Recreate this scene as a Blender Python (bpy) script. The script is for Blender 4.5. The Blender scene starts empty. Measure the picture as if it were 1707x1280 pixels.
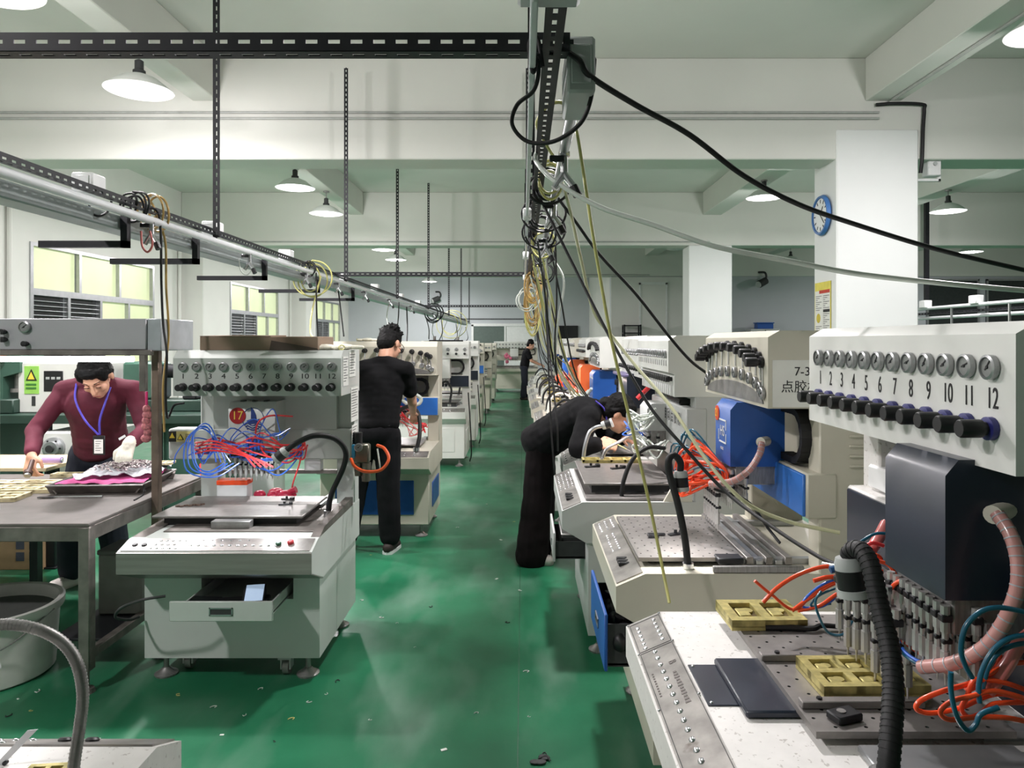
import bpy, bmesh, math, random
from mathutils import Vector, Matrix
PI = math.pi
random.seed(7)
SC = bpy.context.scene
COL = SC.collection

# ---------------------------------------------------------------- camera, world, exposure
F, CX, CY, H = 1200.0, 872.0, 568.0, 1.55      # focal length in pixels, vanishing point of the aisle, lens height
cam_d = bpy.data.cameras.new('camera')
cam_d.sensor_width = 36.0
cam_d.lens = 36.0 * F / 1707.0
cam_d.shift_x = -(CX - 853.5) / 1707.0
cam_d.shift_y = -(640.0 - CY) / 1707.0
cam_d.clip_start = 0.05
cam = bpy.data.objects.new('camera', cam_d)
cam.location = (0, 0, H)
cam.rotation_euler = (PI / 2, 0, 0)
COL.objects.link(cam)
SC.camera = cam

world = bpy.data.worlds.new('hall_air')
SC.world = world
world.use_nodes = True
wbg = world.node_tree.nodes['Background']
wbg.inputs[0].default_value = (0.93, 1.0, 0.98, 1)
wbg.inputs[1].default_value = 0.32

SC.view_settings.view_transform = 'Standard'
SC.view_settings.look = 'None'
SC.view_settings.gamma = 1.0
SC.view_settings.use_curve_mapping = False
SC.view_settings.exposure = 0.14
LAMP_W = 92.0


def area(name, loc, size, power, color=(1, 1, 1), rot=(0, 0, 0), shape='DISK'):
    d = bpy.data.lights.new(name, 'AREA')
    d.shape = shape
    d.size = size
    d.energy = power
    d.color = color
    o = bpy.data.objects.new(name, d)
    o.location = loc
    o.rotation_euler = rot
    COL.objects.link(o)
    return o


# lit high bay lamps: (x, y, z); the ones outside the frame only as lights with their lamps
LIT = [(-3.2, 0.45, 3.7), (-3.2, 4.35, 3.72), (-3.2, 6.0, 3.68), (-3.2, 10.1, 3.74), (-3.2, 11.7, 3.66),
       (-3.2, 16.5, 3.68), (-3.2, 18.1, 3.63), (3.65, 10.9, 3.76), (3.65, 5.0, 3.74), (6.85, 11.6, 3.68), (10.5, 16.9, 3.68),
       (0.36, 4.15, 3.8), (-3.2, 23.0, 3.66), (-3.2, 24.6, 3.62)]
for i, (x, y, z) in enumerate(LIT):
    area('lamp_beam', (x, y, z - 0.075), 0.22, LAMP_W, (1.0, 0.945, 0.965))
    d = bpy.data.lights.new('lamp_light', 'POINT')
    d.energy = LAMP_W * 0.62
    d.color = (1.0, 0.945, 0.965)
    d.shadow_soft_size = 0.07
    o = bpy.data.objects.new('lamp_light', d)
    o.location = (x, y, z - 0.17)
    COL.objects.link(o)


# ---------------------------------------------------------------- materials
def lin(c):
    r = []
    for v in c:
        v = v / 255.0
        r.append(v / 12.92 if v <= 0.04045 else ((v + 0.055) / 1.055) ** 2.4)
    return tuple(r)


MATS = {}


def mat(name, rgb, rough=0.5, metal=0.0, var=0.12, scale=14.0, bump=0.0, emit=None, spec=0.5, alpha=None, trans=0.0, coat=0.0, speck=None, stretch=None):
    if name in MATS:
        return MATS[name]
    m = bpy.data.materials.new(name)
    m.use_nodes = True
    nt = m.node_tree
    b = nt.nodes['Principled BSDF']
    c = lin(rgb)
    tc = nt.nodes.new('ShaderNodeTexCoord')
    mp = nt.nodes.new('ShaderNodeMapping')
    if stretch:
        mp.inputs['Scale'].default_value = stretch
    nt.links.new(tc.outputs['Object'], mp.inputs['Vector'])
    nz = nt.nodes.new('ShaderNodeTexNoise')
    nz.inputs['Scale'].default_value = scale
    nz.inputs['Detail'].default_value = 5
    nt.links.new(mp.outputs[0], nz.inputs['Vector'])
    rp = nt.nodes.new('ShaderNodeValToRGB')
    rp.color_ramp.elements[0].position = 0.3
    rp.color_ramp.elements[1].position = 0.7
    rp.color_ramp.elements[0].color = tuple(v * (1 - var) for v in c) + (1,)
    rp.color_ramp.elements[1].color = tuple(min(1, v * (1 + var * 0.6)) for v in c) + (1,)
    nt.links.new(nz.outputs['Fac'], rp.inputs['Fac'])
    out = rp.outputs['Color']
    if speck:
        n2 = nt.nodes.new('ShaderNodeTexNoise')
        n2.inputs['Scale'].default_value = speck[0]
        n2.inputs['Detail'].default_value = 6
        nt.links.new(tc.outputs['Object'], n2.inputs['Vector'])
        r2 = nt.nodes.new('ShaderNodeValToRGB')
        r2.color_ramp.elements[0].position = speck[1]
        r2.color_ramp.elements[1].position = speck[1] + 0.05
        nt.links.new(n2.outputs['Fac'], r2.inputs['Fac'])
        mx = nt.nodes.new('ShaderNodeMix')
        mx.data_type = 'RGBA'
        nt.links.new(r2.outputs['Color'], mx.inputs['Factor'])
        nt.links.new(out, mx.inputs[6])
        mx.inputs[7].default_value = lin(speck[2]) + (1,)
        out = mx.outputs[2]
    nt.links.new(out, b.inputs['Base Color'])
    b.inputs['Roughness'].default_value = rough
    b.inputs['Metallic'].default_value = metal
    b.inputs['Specular IOR Level'].default_value = spec
    if coat:
        b.inputs['Coat Weight'].default_value = coat
        b.inputs['Coat Roughness'].default_value = 0.15
    if trans:
        b.inputs['Transmission Weight'].default_value = trans
        b.inputs['IOR'].default_value = 1.3
    if bump:
        bp = nt.nodes.new('ShaderNodeBump')
        bp.inputs['Strength'].default_value = bump
        bp.inputs['Distance'].default_value = 0.004
        nt.links.new(nz.outputs['Fac'], bp.inputs['Height'])
        nt.links.new(bp.outputs[0], b.inputs['Normal'])
    if emit:
        b.inputs['Emission Color'].default_value = lin(emit[0]) + (1,)
        b.inputs['Emission Strength'].default_value = emit[1]
    if alpha is not None:
        b.inputs['Alpha'].default_value = alpha
    MATS[name] = m
    return m


WALL = mat('wall_paint', (222, 221, 216), 0.75, var=0.05, scale=1.2)
WALLB = mat('far_wall_paint', (184, 188, 192), 0.7, var=0.05, scale=1.0)
CEIL = mat('ceiling_paint', (214, 215, 208), 0.8, var=0.05, scale=0.8)
COLM = mat('column_paint', (228, 230, 228), 0.7, var=0.03, scale=1.5)
STEELD = mat('black_slotted_steel', (30, 31, 35), 0.45, 0.3, var=0.3)
ALU = mat('aluminium', (176, 178, 180), 0.35, 0.8, var=0.1)
CHROME = mat('chrome', (205, 206, 208), 0.22, 0.95, var=0.08)
STEEL = mat('worn_steel', (150, 148, 146), 0.42, 0.65, var=0.25, scale=22, stretch=(1, 7, 1))
STEELP = mat('grey_steel_plate', (138, 134, 131), 0.42, 0.5, var=0.14, scale=30)
STEELT = mat('bench_steel', (128, 122, 117), 0.45, 0.55, var=0.35, scale=12)
BLK = mat('black_plastic', (22, 22, 24), 0.45, 0, var=0.3)
BLKR = mat('black_rubber', (17, 17, 19), 0.6, 0, var=0.3)
DGREY = mat('dark_interior', (52, 54, 54), 0.7, 0, var=0.25)
WHITEP = mat('white_plastic', (226, 227, 226), 0.4, 0, var=0.05)
PAPER = mat('paper', (226, 226, 220), 0.8, 0, var=0.05)
INK = mat('black_ink', (20, 20, 22), 0.7, 0, var=0.1)
ORANGE = mat('orange_hose', (255, 84, 36), 0.32, 0, var=0.1, coat=0.3)
REDH = mat('red_hose', (236, 62, 66), 0.32, 0, var=0.1, coat=0.3)
PINKH = mat('pink_hose', (224, 128, 124), 0.35, 0, var=0.15, coat=0.3)
BLUEH = mat('blue_hose', (62, 116, 224), 0.32, 0, var=0.15, coat=0.3)
TEALH = mat('teal_hose', (22, 96, 122), 0.32, 0, var=0.15, coat=0.3)
YELH = mat('yellow_hose', (196, 192, 118), 0.35, 0, var=0.12, coat=0.3)
OCHH = mat('ochre_hose', (178, 146, 84), 0.4, 0, var=0.12)
WHITEH = mat('white_hose', (206, 212, 204), 0.35, 0, var=0.08, coat=0.3)
GLASSG = mat('dial_glass', (138, 140, 138), 0.3, 0, var=0.25, scale=60)
GOLD = mat('brass_mold', (200, 188, 122), 0.42, 0.55, var=0.35, scale=40)
GOLDD = mat('brass_mold_recess', (92, 76, 36), 0.5, 0.4, var=0.4, scale=40)
CARD = mat('cardboard', (170, 140, 106), 0.85, 0, var=0.12, scale=8)
CARDD = mat('brown_board', (138, 118, 100), 0.8, 0, var=0.1, scale=5)
SKIN = mat('skin', (202, 152, 126), 0.55, 0, var=0.08, scale=18)
HAIR = mat('black_hair', (9, 8, 8), 0.6, 0, var=0.4, scale=90, bump=0.4, stretch=(6, 6, 1), spec=0.15)
WHITELIT = mat('lamp_disc', (255, 255, 250), 0.5, emit=((255, 253, 245), 14.0))
TUBELIT = mat('tube_light', (255, 255, 255), 0.5, emit=((250, 252, 255), 9.0))
SHADE = mat('lamp_shade_white', (232, 234, 230), 0.4, 0, var=0.04)
DIALW = mat('clock_face', (228, 230, 230), 0.5, 0, var=0.03)


# ---------------------------------------------------------------- mesh helpers
class MB:
    def __init__(s):
        s.v, s.f, s.mi, s.m = [], [], [], 0

    def add(s, vs, fs):
        o = len(s.v)
        s.v.extend(tuple(p) for p in vs)
        for f in fs:
            s.f.append(tuple(i + o for i in f))
            s.mi.append(s.m)
        return s

    def use(s, i):
        s.m = i
        return s

    def box(s, x0, x1, y0, y1, z0, z1, b=0.0):
        if x0 > x1: x0, x1 = x1, x0
        if y0 > y1: y0, y1 = y1, y0
        if z0 > z1: z0, z1 = z1, z0
        b = min(b, (x1 - x0) * 0.45, (y1 - y0) * 0.45, (z1 - z0) * 0.45)
        if b <= 0:
            vs = [(x, y, z) for x in (x0, x1) for y in (y0, y1) for z in (z0, z1)]
            return s.add(vs, [(0, 1, 3, 2), (4, 6, 7, 5), (0, 4, 5, 1), (2, 3, 7, 6), (0, 2, 6, 4), (1, 5, 7, 3)])
        vs, ix = [], {}
        for sx, X in ((-1, x0), (1, x1)):
            for sy, Y in ((-1, y0), (1, y1)):
                for sz, Z in ((-1, z0), (1, z1)):
                    k = (sx, sy, sz)
                    for a, p in enumerate(((X, Y - b * sy, Z - b * sz), (X - b * sx, Y, Z - b * sz), (X - b * sx, Y - b * sy, Z))):
                        ix[k, a] = len(vs)
                        vs.append(p)
        fs = []
        ring = [(-1, -1), (1, -1), (1, 1), (-1, 1)]
        for sg in (-1, 1):
            fs.append([ix[(sg, p, q), 0] for p, q in ring])
            fs.append([ix[(p, sg, q), 1] for p, q in ring])
            fs.append([ix[(p, q, sg), 2] for p, q in ring])
        for p in (-1, 1):
            for q in (-1, 1):
                fs.append([ix[(-1, p, q), 1], ix[(1, p, q), 1], ix[(1, p, q), 2], ix[(-1, p, q), 2]])
                fs.append([ix[(p, -1, q), 0], ix[(p, 1, q), 0], ix[(p, 1, q), 2], ix[(p, -1, q), 2]])
                fs.append([ix[(p, q, -1), 0], ix[(p, q, 1), 0], ix[(p, q, 1), 1], ix[(p, q, -1), 1]])
                for r in (-1, 1):
                    fs.append([ix[(p, q, r), a] for a in range(3)])
        return s.add(vs, fs)

    def obox(s, c, ax, ay, az, hx, hy, hz):
        c = Vector(c)
        ax, ay, az = Vector(ax) * hx, Vector(ay) * hy, Vector(az) * hz
        vs = [c + ax * i + ay * j + az * k for i in (-1, 1) for j in (-1, 1) for k in (-1, 1)]
        return s.add(vs, [(0, 1, 3, 2), (4, 6, 7, 5), (0, 4, 5, 1), (2, 3, 7, 6), (0, 2, 6, 4), (1, 5, 7, 3)])

    def prism(s, poly, a0, a1, axis='x'):
        def P(a, p, q):
            return (a, p, q) if axis == 'x' else (p, a, q) if axis == 'y' else (p, q, a)
        n = len(poly)
        vs = [P(a0, *p) for p in poly] + [P(a1, *p) for p in poly]
        fs = [tuple(range(n)), tuple(range(2 * n - 1, n - 1, -1))]
        fs += [(i, (i + 1) % n, n + (i + 1) % n, n + i) for i in range(n)]
        return s.add(vs, fs)

    def cyl(s, p0, p1, r0, r1=None, n=14, cap=True):
        r1 = r0 if r1 is None else r1
        p0, p1 = Vector(p0), Vector(p1)
        d = (p1 - p0).normalized()
        a = d.orthogonal().normalized()
        b = d.cross(a)
        vs = []
        for p, r in ((p0, r0), (p1, r1)):
            for i in range(n):
                t = 2 * PI * i / n
                vs.append(p + (a * math.cos(t) + b * math.sin(t)) * r)
        fs = [(i, (i + 1) % n, n + (i + 1) % n, n + i) for i in range(n)]
        if cap:
            fs += [tuple(range(n)), tuple(range(2 * n - 1, n - 1, -1))]
        return s.add(vs, fs)

    def lathe(s, prof, c, d=(0, 0, 1), n=24):
        d = Vector(d).normalized()
        a = d.orthogonal().normalized()
        b = d.cross(a)
        c = Vector(c)
        vs, fs = [], []
        for r, z in prof:
            for i in range(n):
                t = 2 * PI * i / n
                vs.append(c + d * z + (a * math.cos(t) + b * math.sin(t)) * max(r, 1e-4))
        m = len(prof)
        for k in range(m - 1):
            for i in range(n):
                j = (i + 1) % n
                fs.append((k * n + i, k * n + j, (k + 1) * n + j, (k + 1) * n + i))
        fs.append(tuple(range(n)))
        fs.append(tuple(range(m * n - 1, (m - 1) * n - 1, -1)))
        return s.add(vs, fs)

    def tube(s, pts, r, n=8, sub=5, closed=False):
        P = [Vector(p) for p in pts]
        if sub > 1 and len(P) > 2:
            Q, m = [], len(P)
            rng = range(m) if closed else range(m - 1)
            for i in rng:
                a = P[(i - 1) % m] if (closed or i > 0) else P[0] * 2 - P[1]
                b, c = P[i], P[(i + 1) % m]
                e = P[(i + 2) % m] if (closed or i + 2 < m) else P[-1] * 2 - P[-2]
                for k in range(sub):
                    t = k / sub
                    Q.append(0.5 * ((2 * b) + (c - a) * t + (2 * a - 5 * b + 4 * c - e) * t * t + (3 * b - a - 3 * c + e) * t ** 3))
            if not closed:
                Q.append(P[-1])
            P = Q
        m = len(P)
        R = r if isinstance(r, (list, tuple)) else None
        vs, fs = [], []
        nrm = None
        for i, p in enumerate(P):
            if closed:
                t = P[(i + 1) % m] - P[(i - 1) % m]
            else:
                t = P[min(i + 1, m - 1)] - P[max(i - 1, 0)]
            if t.length < 1e-9:
                t = Vector((0, 0, 1))
            t.normalize()
            if nrm is None:
                nrm = t.orthogonal().normalized()
            else:
                nrm = nrm - t * nrm.dot(t)
                nrm = nrm.normalized() if nrm.length > 1e-6 else t.orthogonal().normalized()
            bb = t.cross(nrm)
            rr = r if R is None else R[0] + (R[1] - R[0]) * i / max(1, m - 1)
            for k in range(n):
                a = 2 * PI * k / n
                vs.append(p + (nrm * math.cos(a) + bb * math.sin(a)) * rr)
        for i in range(m if closed else m - 1):
            j = (i + 1) % m
            for k in range(n):
                l = (k + 1) % n
                fs.append((i * n + k, i * n + l, j * n + l, j * n + k))
        if not closed:
            fs.append(tuple(range(n - 1, -1, -1)))
            fs.append(tuple(range((m - 1) * n, m * n)))
        return s.add(vs, fs)

    def ball(s, c, r, n=12, m=8, rot=None):
        c = Vector(c)
        rx, ry, rz = r if isinstance(r, (tuple, list)) else (r, r, r)
        vs = [Vector((0, 0, rz))]
        for i in range(1, m):
            th = PI * i / m
            for k in range(n):
                a = 2 * PI * k / n
                vs.append(Vector((rx * math.sin(th) * math.cos(a), ry * math.sin(th) * math.sin(a), rz * math.cos(th))))
        vs.append(Vector((0, 0, -rz)))
        if rot is not None:
            vs = [rot @ v for v in vs]
        vs = [v + c for v in vs]
        fs = [(0, 1 + k, 1 + (k + 1) % n) for k in range(n)]
        for i in range(m - 2):
            for k in range(n):
                l = (k + 1) % n
                fs.append((1 + i * n + k, 1 + (i + 1) * n + k, 1 + (i + 1) * n + l, 1 + i * n + l))
        e = len(vs) - 1
        fs += [(e, 1 + (m - 2) * n + (k + 1) % n, 1 + (m - 2) * n + k) for k in range(n)]
        return s.add(vs, fs)

    def capsule(s, p0, r0, p1, r1, n=14):
        p0, p1 = Vector(p0), Vector(p1)
        d = (p1 - p0)
        L = d.length
        prof = []
        for i in range(1, 5):
            t = PI / 2 * (1 - i / 4)
            prof.append((r0 * math.cos(t), -r0 * math.sin(t)))
        for i in range(0, 4):
            t = PI / 2 * i / 4
            prof.append((r1 * math.cos(t), L + r1 * math.sin(t)))
        return s.lathe(prof, p0, d if L > 1e-6 else (0, 0, 1), n)

    def mesh(s, name, mats, smooth=40, recalc=True):
        me = bpy.data.meshes.new(name)
        me.from_pydata([tuple(p) for p in s.v], [], s.f)
        mats = mats if isinstance(mats, (list, tuple)) else [mats]
        for m in mats:
            me.materials.append(m)
        me.polygons.foreach_set('material_index', s.mi)
        if recalc:
            bm = bmesh.new()
            bm.from_mesh(me)
            bmesh.ops.recalc_face_normals(bm, faces=bm.faces)
            bm.to_mesh(me)
            bm.free()
        if smooth:
            me.polygons.foreach_set('use_smooth', [True] * len(me.polygons))
            me.set_sharp_from_angle(angle=math.radians(smooth))
        me.update()
        return me

    def build(s, name, mats, parent=None, loc=(0, 0, 0), rot=(0, 0, 0), smooth=40):
        return inst(name, s.mesh(name, mats, smooth), parent, loc, rot)


def inst(name, me, parent=None, loc=(0, 0, 0), rot=(0, 0, 0), scale=None):
    o = bpy.data.objects.new(name, me)
    o.location = loc
    o.rotation_euler = rot
    if scale:
        o.scale = scale
    COL.objects.link(o)
    if parent is not None:
        o.parent = parent
    return o


def tag(o, label, cat, group=None):
    o['label'] = label
    o['category'] = cat
    if group:
        o['group'] = group
    return o


def thing(name, label, cat, loc=(0, 0, 0), rotz=0.0, group=None):
    o = bpy.data.objects.new(name, None)
    o.empty_display_size = 0.1
    o.location = loc
    o.rotation_euler = (0, 0, rotz)
    COL.objects.link(o)
    return tag(o, label, cat, group)


def struct(name, mb, m, parent=None, smooth=30):
    o = mb.build(name, m, parent, smooth=smooth)
    o['kind'] = 'structure'
    return o


def W(px, py, y):
    """world point seen at pixel (px, py) when it stands y metres down the aisle"""
    return Vector(((px - CX) * y / F, y, H - (py - CY) * y / F))


def tolocal(root, p):
    return Matrix.Rotation(-root.rotation_euler.z, 4, 'Z') @ (Vector(p) - Vector(root.location))


_tmp = bpy.data.scenes.new('workbench')     # empty side scene, only to evaluate one shape at a time; removed at the end


def evaluated(o):
    _tmp.collection.objects.link(o)
    vl = _tmp.view_layers[0]
    vl.update()
    me = bpy.data.meshes.new_from_object(o.evaluated_get(vl.depsgraph))
    _tmp.collection.objects.unlink(o)
    return me


TXT = {}


def text_mesh(body, size, m, align='CENTER', sx=1.0):
    k = (body, size, m.name, align, sx)
    if k in TXT:
        return TXT[k]
    cu = bpy.data.curves.new('writing', 'FONT')
    cu.body = body
    cu.size = size
    cu.align_x = align
    cu.align_y = 'CENTER'
    cu.extrude = 0.0004
    o = bpy.data.objects.new('writing', cu)
    me = evaluated(o)
    bpy.data.objects.remove(o)
    if sx != 1.0:
        for v in me.vertices:
            v.co.x *= sx
    me.materials.clear()
    me.materials.append(m)
    TXT[k] = me
    return me


def write(name, body, size, m, parent, loc, rot=(PI / 2, 0, 0), align='CENTER', sx=1.0):
    return inst(name, text_mesh(body, size, m, align, sx), parent, loc, rot)


def slotted(mb, p0, p1, fa, fb, w=0.038, t=0.003, pitch=0.0466, sl=0.024, sh=0.009):
    """slotted steel angle from p0 to p1 with flanges along fa and fb"""
    p0, p1 = Vector(p0), Vector(p1)
    d = p1 - p0
    L = d.length
    d.normalize()
    for a, c in ((Vector(fa), Vector(fb)), (Vector(fb), Vector(fa))):
        mid = (p0 + p1) / 2
        e = (w - sh) / 2
        mb.obox(mid + a * (e / 2), d, a, c, L / 2, e / 2, t / 2)
        mb.obox(mid + a * (w - e / 2), d, a, c, L / 2, e / 2, t / 2)
        n = max(1, int(L / pitch))
        for i in range(n + 1):
            q = p0 + d * min(L - 0.004, i * L / n)
            mb.obox(q + a * (w / 2), d, a, c, (pitch - sl) / 2, sh / 2, t / 2)

# ---------------------------------------------------------------- room shell
def floor_material():
    m = bpy.data.materials.new('green_epoxy_floor')
    m.use_nodes = True
    nt = m.node_tree
    b = nt.nodes['Principled BSDF']
    tc = nt.nodes.new('ShaderNodeTexCoord')

    def noise(scale, stretch, det=6):
        mp = nt.nodes.new('ShaderNodeMapping')
        mp.inputs['Scale'].default_value = stretch
        nt.links.new(tc.outputs['Object'], mp.inputs[0])
        n = nt.nodes.new('ShaderNodeTexNoise')
        n.inputs['Scale'].default_value = scale
        n.inputs['Detail'].default_value = det
        nt.links.new(mp.outputs[0], n.inputs['Vector'])
        return n.outputs['Fac']

    def ramp(x, p0, p1, c0, c1):
        r = nt.nodes.new('ShaderNodeValToRGB')
        r.color_ramp.elements[0].position = p0
        r.color_ramp.elements[1].position = p1
        r.color_ramp.elements[0].color = c0
        r.color_ramp.elements[1].color = c1
        nt.links.new(x, r.inputs[0])
        return r.outputs[0]
    base = ramp(noise(1.6, (1, 1, 1)), 0.3, 0.72, lin((18, 88, 58)) + (1,), lin((42, 120, 84)) + (1,))
    worn = ramp(noise(2.4, (1, 0.35, 1), 8), 0.5, 0.78, (0, 0, 0, 1), (1, 1, 1, 1))
    mx = nt.nodes.new('ShaderNodeMix')
    mx.data_type = 'RGBA'
    mm = nt.nodes.new('ShaderNodeMath')
    mm.operation = 'MULTIPLY'
    mm.inputs[1].default_value = 0.6
    nt.links.new(worn, mm.inputs[0])
    nt.links.new(mm.outputs[0], mx.inputs['Factor'])
    nt.links.new(base, mx.inputs[6])
    mx.inputs[7].default_value = lin((136, 156, 144)) + (1,)
    nt.links.new(mx.outputs[2], b.inputs['Base Color'])
    rr = nt.nodes.new('ShaderNodeMapRange')
    rr.inputs['To Min'].default_value = 0.24
    rr.inputs['To Max'].default_value = 0.46
    nt.links.new(noise(5, (1, 1, 1)), rr.inputs[0])
    nt.links.new(rr.outputs[0], b.inputs['Roughness'])
    bp = nt.nodes.new('ShaderNodeBump')
    bp.inputs['Strength'].default_value = 0.08
    bp.inputs['Distance'].default_value = 0.01
    nt.links.new(noise(9, (1, 1, 1)), bp.inputs['Height'])
    nt.links.new(bp.outputs[0], b.inputs['Normal'])
    return m


XL, XR, YB, YF, ZC, ZB = -6.6, 16.0, -8.0, 27.2, 4.42, 3.39
FLOORM = floor_material()
struct('floor', MB().box(XL - .2, XR, YB, YF + .2, -0.1, 0), FLOORM)
struct('trim_1', MB().box(-0.022, -0.018, 1.0, 27, 0.0, 0.0012), mat('floor_joint', (52, 92, 70), 0.6))
struct('ceiling', MB().box(XL - .2, XR, YB, YF + .2, ZC, ZC + 0.15), CEIL)
n_trim = 1


def trim(mb, m, parent=None):
    global n_trim
    n_trim += 1
    return struct('trim_%d' % n_trim, mb, m, parent)


for y in (7.3, 13.9, 20.5):
    trim(MB().box(XL, XR, y, y + 0.42, ZB, ZC, 0.01), CEIL)
for x0, x1 in ((-3.35, -3.09), (3.47, 3.83), (6.75, 7.1), (10.4, 10.75)):
    for a, b2 in ((YB, 7.3), (7.72, 13.9), (14.32, 20.5), (20.92, YF)):
        trim(MB().box(x0, x1, a, b2, 3.98, ZC, 0.008), CEIL)
# conduits along the cross beams
for y, z in ((7.28, 3.86), (7.28, 3.80), (13.88, 3.46), (20.48, 3.43)):
    trim(MB().cyl((XL, y, z), (3.6, y, z), 0.013, n=8), mat('conduit_grey', (170, 172, 168), 0.5))
# conduit under the right long beam
trim(MB().cyl((3.7, -2, 3.965), (3.7, 7.2, 3.965), 0.016, n=8), MATS['conduit_grey'])
# columns and wall piers
colobj = []
for y, x in ((7.3, 3.17), (13.9, 3.2)):
    trim(MB().box(x, x + 0.83, y - 0.02, y + 0.54, 0, ZB + 0.3 if y < 10 else ZB, 0.012), COLM)
for y in (0.7, 7.3, 13.9, 20.5):
    trim(MB().box(XL, XL + 0.42, y, y + 0.8, 0, ZB, 0.01), WALL)
for y in (9.2, 13.75, 15.3, 20.3):
    trim(MB().cyl((XL + 0.04, y, 0.1), (XL + 0.04, y, ZB), 0.035, n=10), WALL)
# left wall with window openings
wins = [(9.62, 12.85), (16.2, 19.4), (22.9, 25.9)]
ZW0, ZW1 = 1.15, 2.88
mb = MB()
prev = YB
for a, b2 in wins:
    mb.box(XL - 0.2, XL, prev, a, 0, ZC)
    mb.box(XL - 0.2, XL, a, b2, 0, ZW0)
    mb.box(XL - 0.2, XL, a, b2, ZW1, ZC)
    prev = b2
mb.box(XL - 0.2, XL, prev, YF + .2, 0, ZC)
struct('wall_left', mb, WALL)
struct('wall_far', MB().box(XL, 2.5, YF, YF + 0.2, 0, ZC), WALLB)
struct('wall_right', MB().box(XR, XR + 0.2, YB, YF + .2, 0, ZC), WALL)
struct('wall_back', MB().box(XL - .2, XR + .2, YB - 0.2, YB, 0, ZC), WALL)
struct('wall_partition', MB().box(2.5, XR, 20.55, 20.75, 0, ZB), WALLB)
struct('wall_return', MB().box(2.5, 2.62, 20.75, YF, 0, ZC), WALL)
trim(MB().box(2.5, 4.6, 20.5, 20.55, 0, ZB - 0.02, 0.01), WALL)
PANE = mat('frosted_pane', (196, 204, 164), 0.35, var=0.08, scale=2.5, emit=((204, 214, 168), 0.42))
PANED = mat('dark_pane', (26, 28, 30), 0.2, var=0.2)
for k, (a, b2) in enumerate(wins):
    wn = bpy.data.objects.new('window_%d' % (k + 1), None)
    COL.objects.link(wn)
    wn.location = (XL, a, ZW0)
    wn['kind'] = 'structure'
    L, Hh = b2 - a, ZW1 - ZW0
    zt = 1.02
    fr = MB()
    for z0, z1 in ((0, 0.05), (zt, zt + 0.09), (Hh - 0.05, Hh)):
        fr.box(-0.08, 0.02, 0, L, z0, z1)
    for j in range(4):
        yy = (L - 0.06) * j / 3
        fr.box(-0.08, 0.02, yy, yy + 0.06, zt + 0.09, Hh - 0.05)
    for j in range(5):
        yy = (L - 0.06) * j / 4
        fr.box(-0.08, 0.02, yy, yy + 0.06, 0.05, zt)
    fr.build('window_frame', ALU, wn)
    for j in range(3):
        w3 = L / 3
        MB().box(-0.05, -0.04, j * w3 + 0.04, (j + 1) * w3 - 0.04, zt + 0.08, Hh - 0.04).build('pane', PANE, wn)
    for j in range(4):
        w4 = L / 4
        MB().box(-0.05, -0.04, j * w4 + 0.04, (j + 1) * w4 - 0.04, 0.04, zt).build('pane', PANED if j < 2 else PANE, wn)
    for j in range(14):
        MB().cyl((0.0, 0.05, 0.1 + j * 0.065), (0.0, L / 2 - 0.03, 0.1 + j * 0.065), 0.006, n=6).build('window_bar', ALU, wn)
# dark glazed openings in the partition on the far right
for k, (x0, x1) in enumerate(((9.6, 11.2), (11.5, 13.0), (13.2, 14.8))):
    wn = bpy.data.objects.new('window_%d' % (k + 4), None)
    COL.objects.link(wn)
    wn.location = (x0, 20.52, 1.5)
    wn['kind'] = 'structure'
    MB().box(0, x1 - x0, 0, 0.03, 0, 1.8).build('pane', mat('dark_glass', (44, 50, 50), 0.25, var=0.15), wn)
    fr = MB()
    for z0 in (0, 1.76):
        fr.box(0, x1 - x0, -0.03, 0.03, z0, z0 + 0.05)
    for u in (0, x1 - x0 - 0.05):
        fr.box(u, u + 0.05, -0.03, 0.03, 0, 1.8)
    fr.build('window_frame', ALU, wn)
# the opening at the end of the aisle and a flush door in the partition
dr = bpy.data.objects.new('door_1', None)
COL.objects.link(dr)
dr.location = (-1.95, YF, 0)
dr['kind'] = 'structure'
fr = MB().box(0, 0.08, -0.06, 0, 0, 2.16).box(2.3, 2.38, -0.06, 0, 0, 2.16).box(0, 2.38, -0.06, 0, 2.1, 2.2).box(1.24, 1.3, -0.06, 0, 0, 2.1)
fr.build('door_frame', WHITEP, dr)
MB().box(0.08, 1.24, -0.03, -0.005, 0, 2.1).build('door_leaf', mat('grey_green_panel', (84, 98, 92), 0.5), dr)
MB().box(1.3, 2.3, -0.03, -0.005, 0, 2.1).build('door_leaf', WHITEP, dr)
dr = bpy.data.objects.new('door_2', None)
COL.objects.link(dr)
dr.location = (3.3, 20.5, 0)
dr['kind'] = 'structure'
MB().box(0, 0.05, -0.04, 0, 0, 3.2).box(0.75, 0.8, -0.04, 0, 0, 3.2).box(0, 0.8, -0.04, 0, 3.15, 3.22).build('door_frame', WHITEP, dr)
MB().box(0.05, 0.75, -0.02, 0, 0, 3.15).build('door_leaf', WALL, dr)
struct('baseboard_left', MB().box(XL, XL + 0.02, YB, YF, 0, 0.12), mat('baseboard_grey', (120, 128, 122), 0.6))

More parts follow.
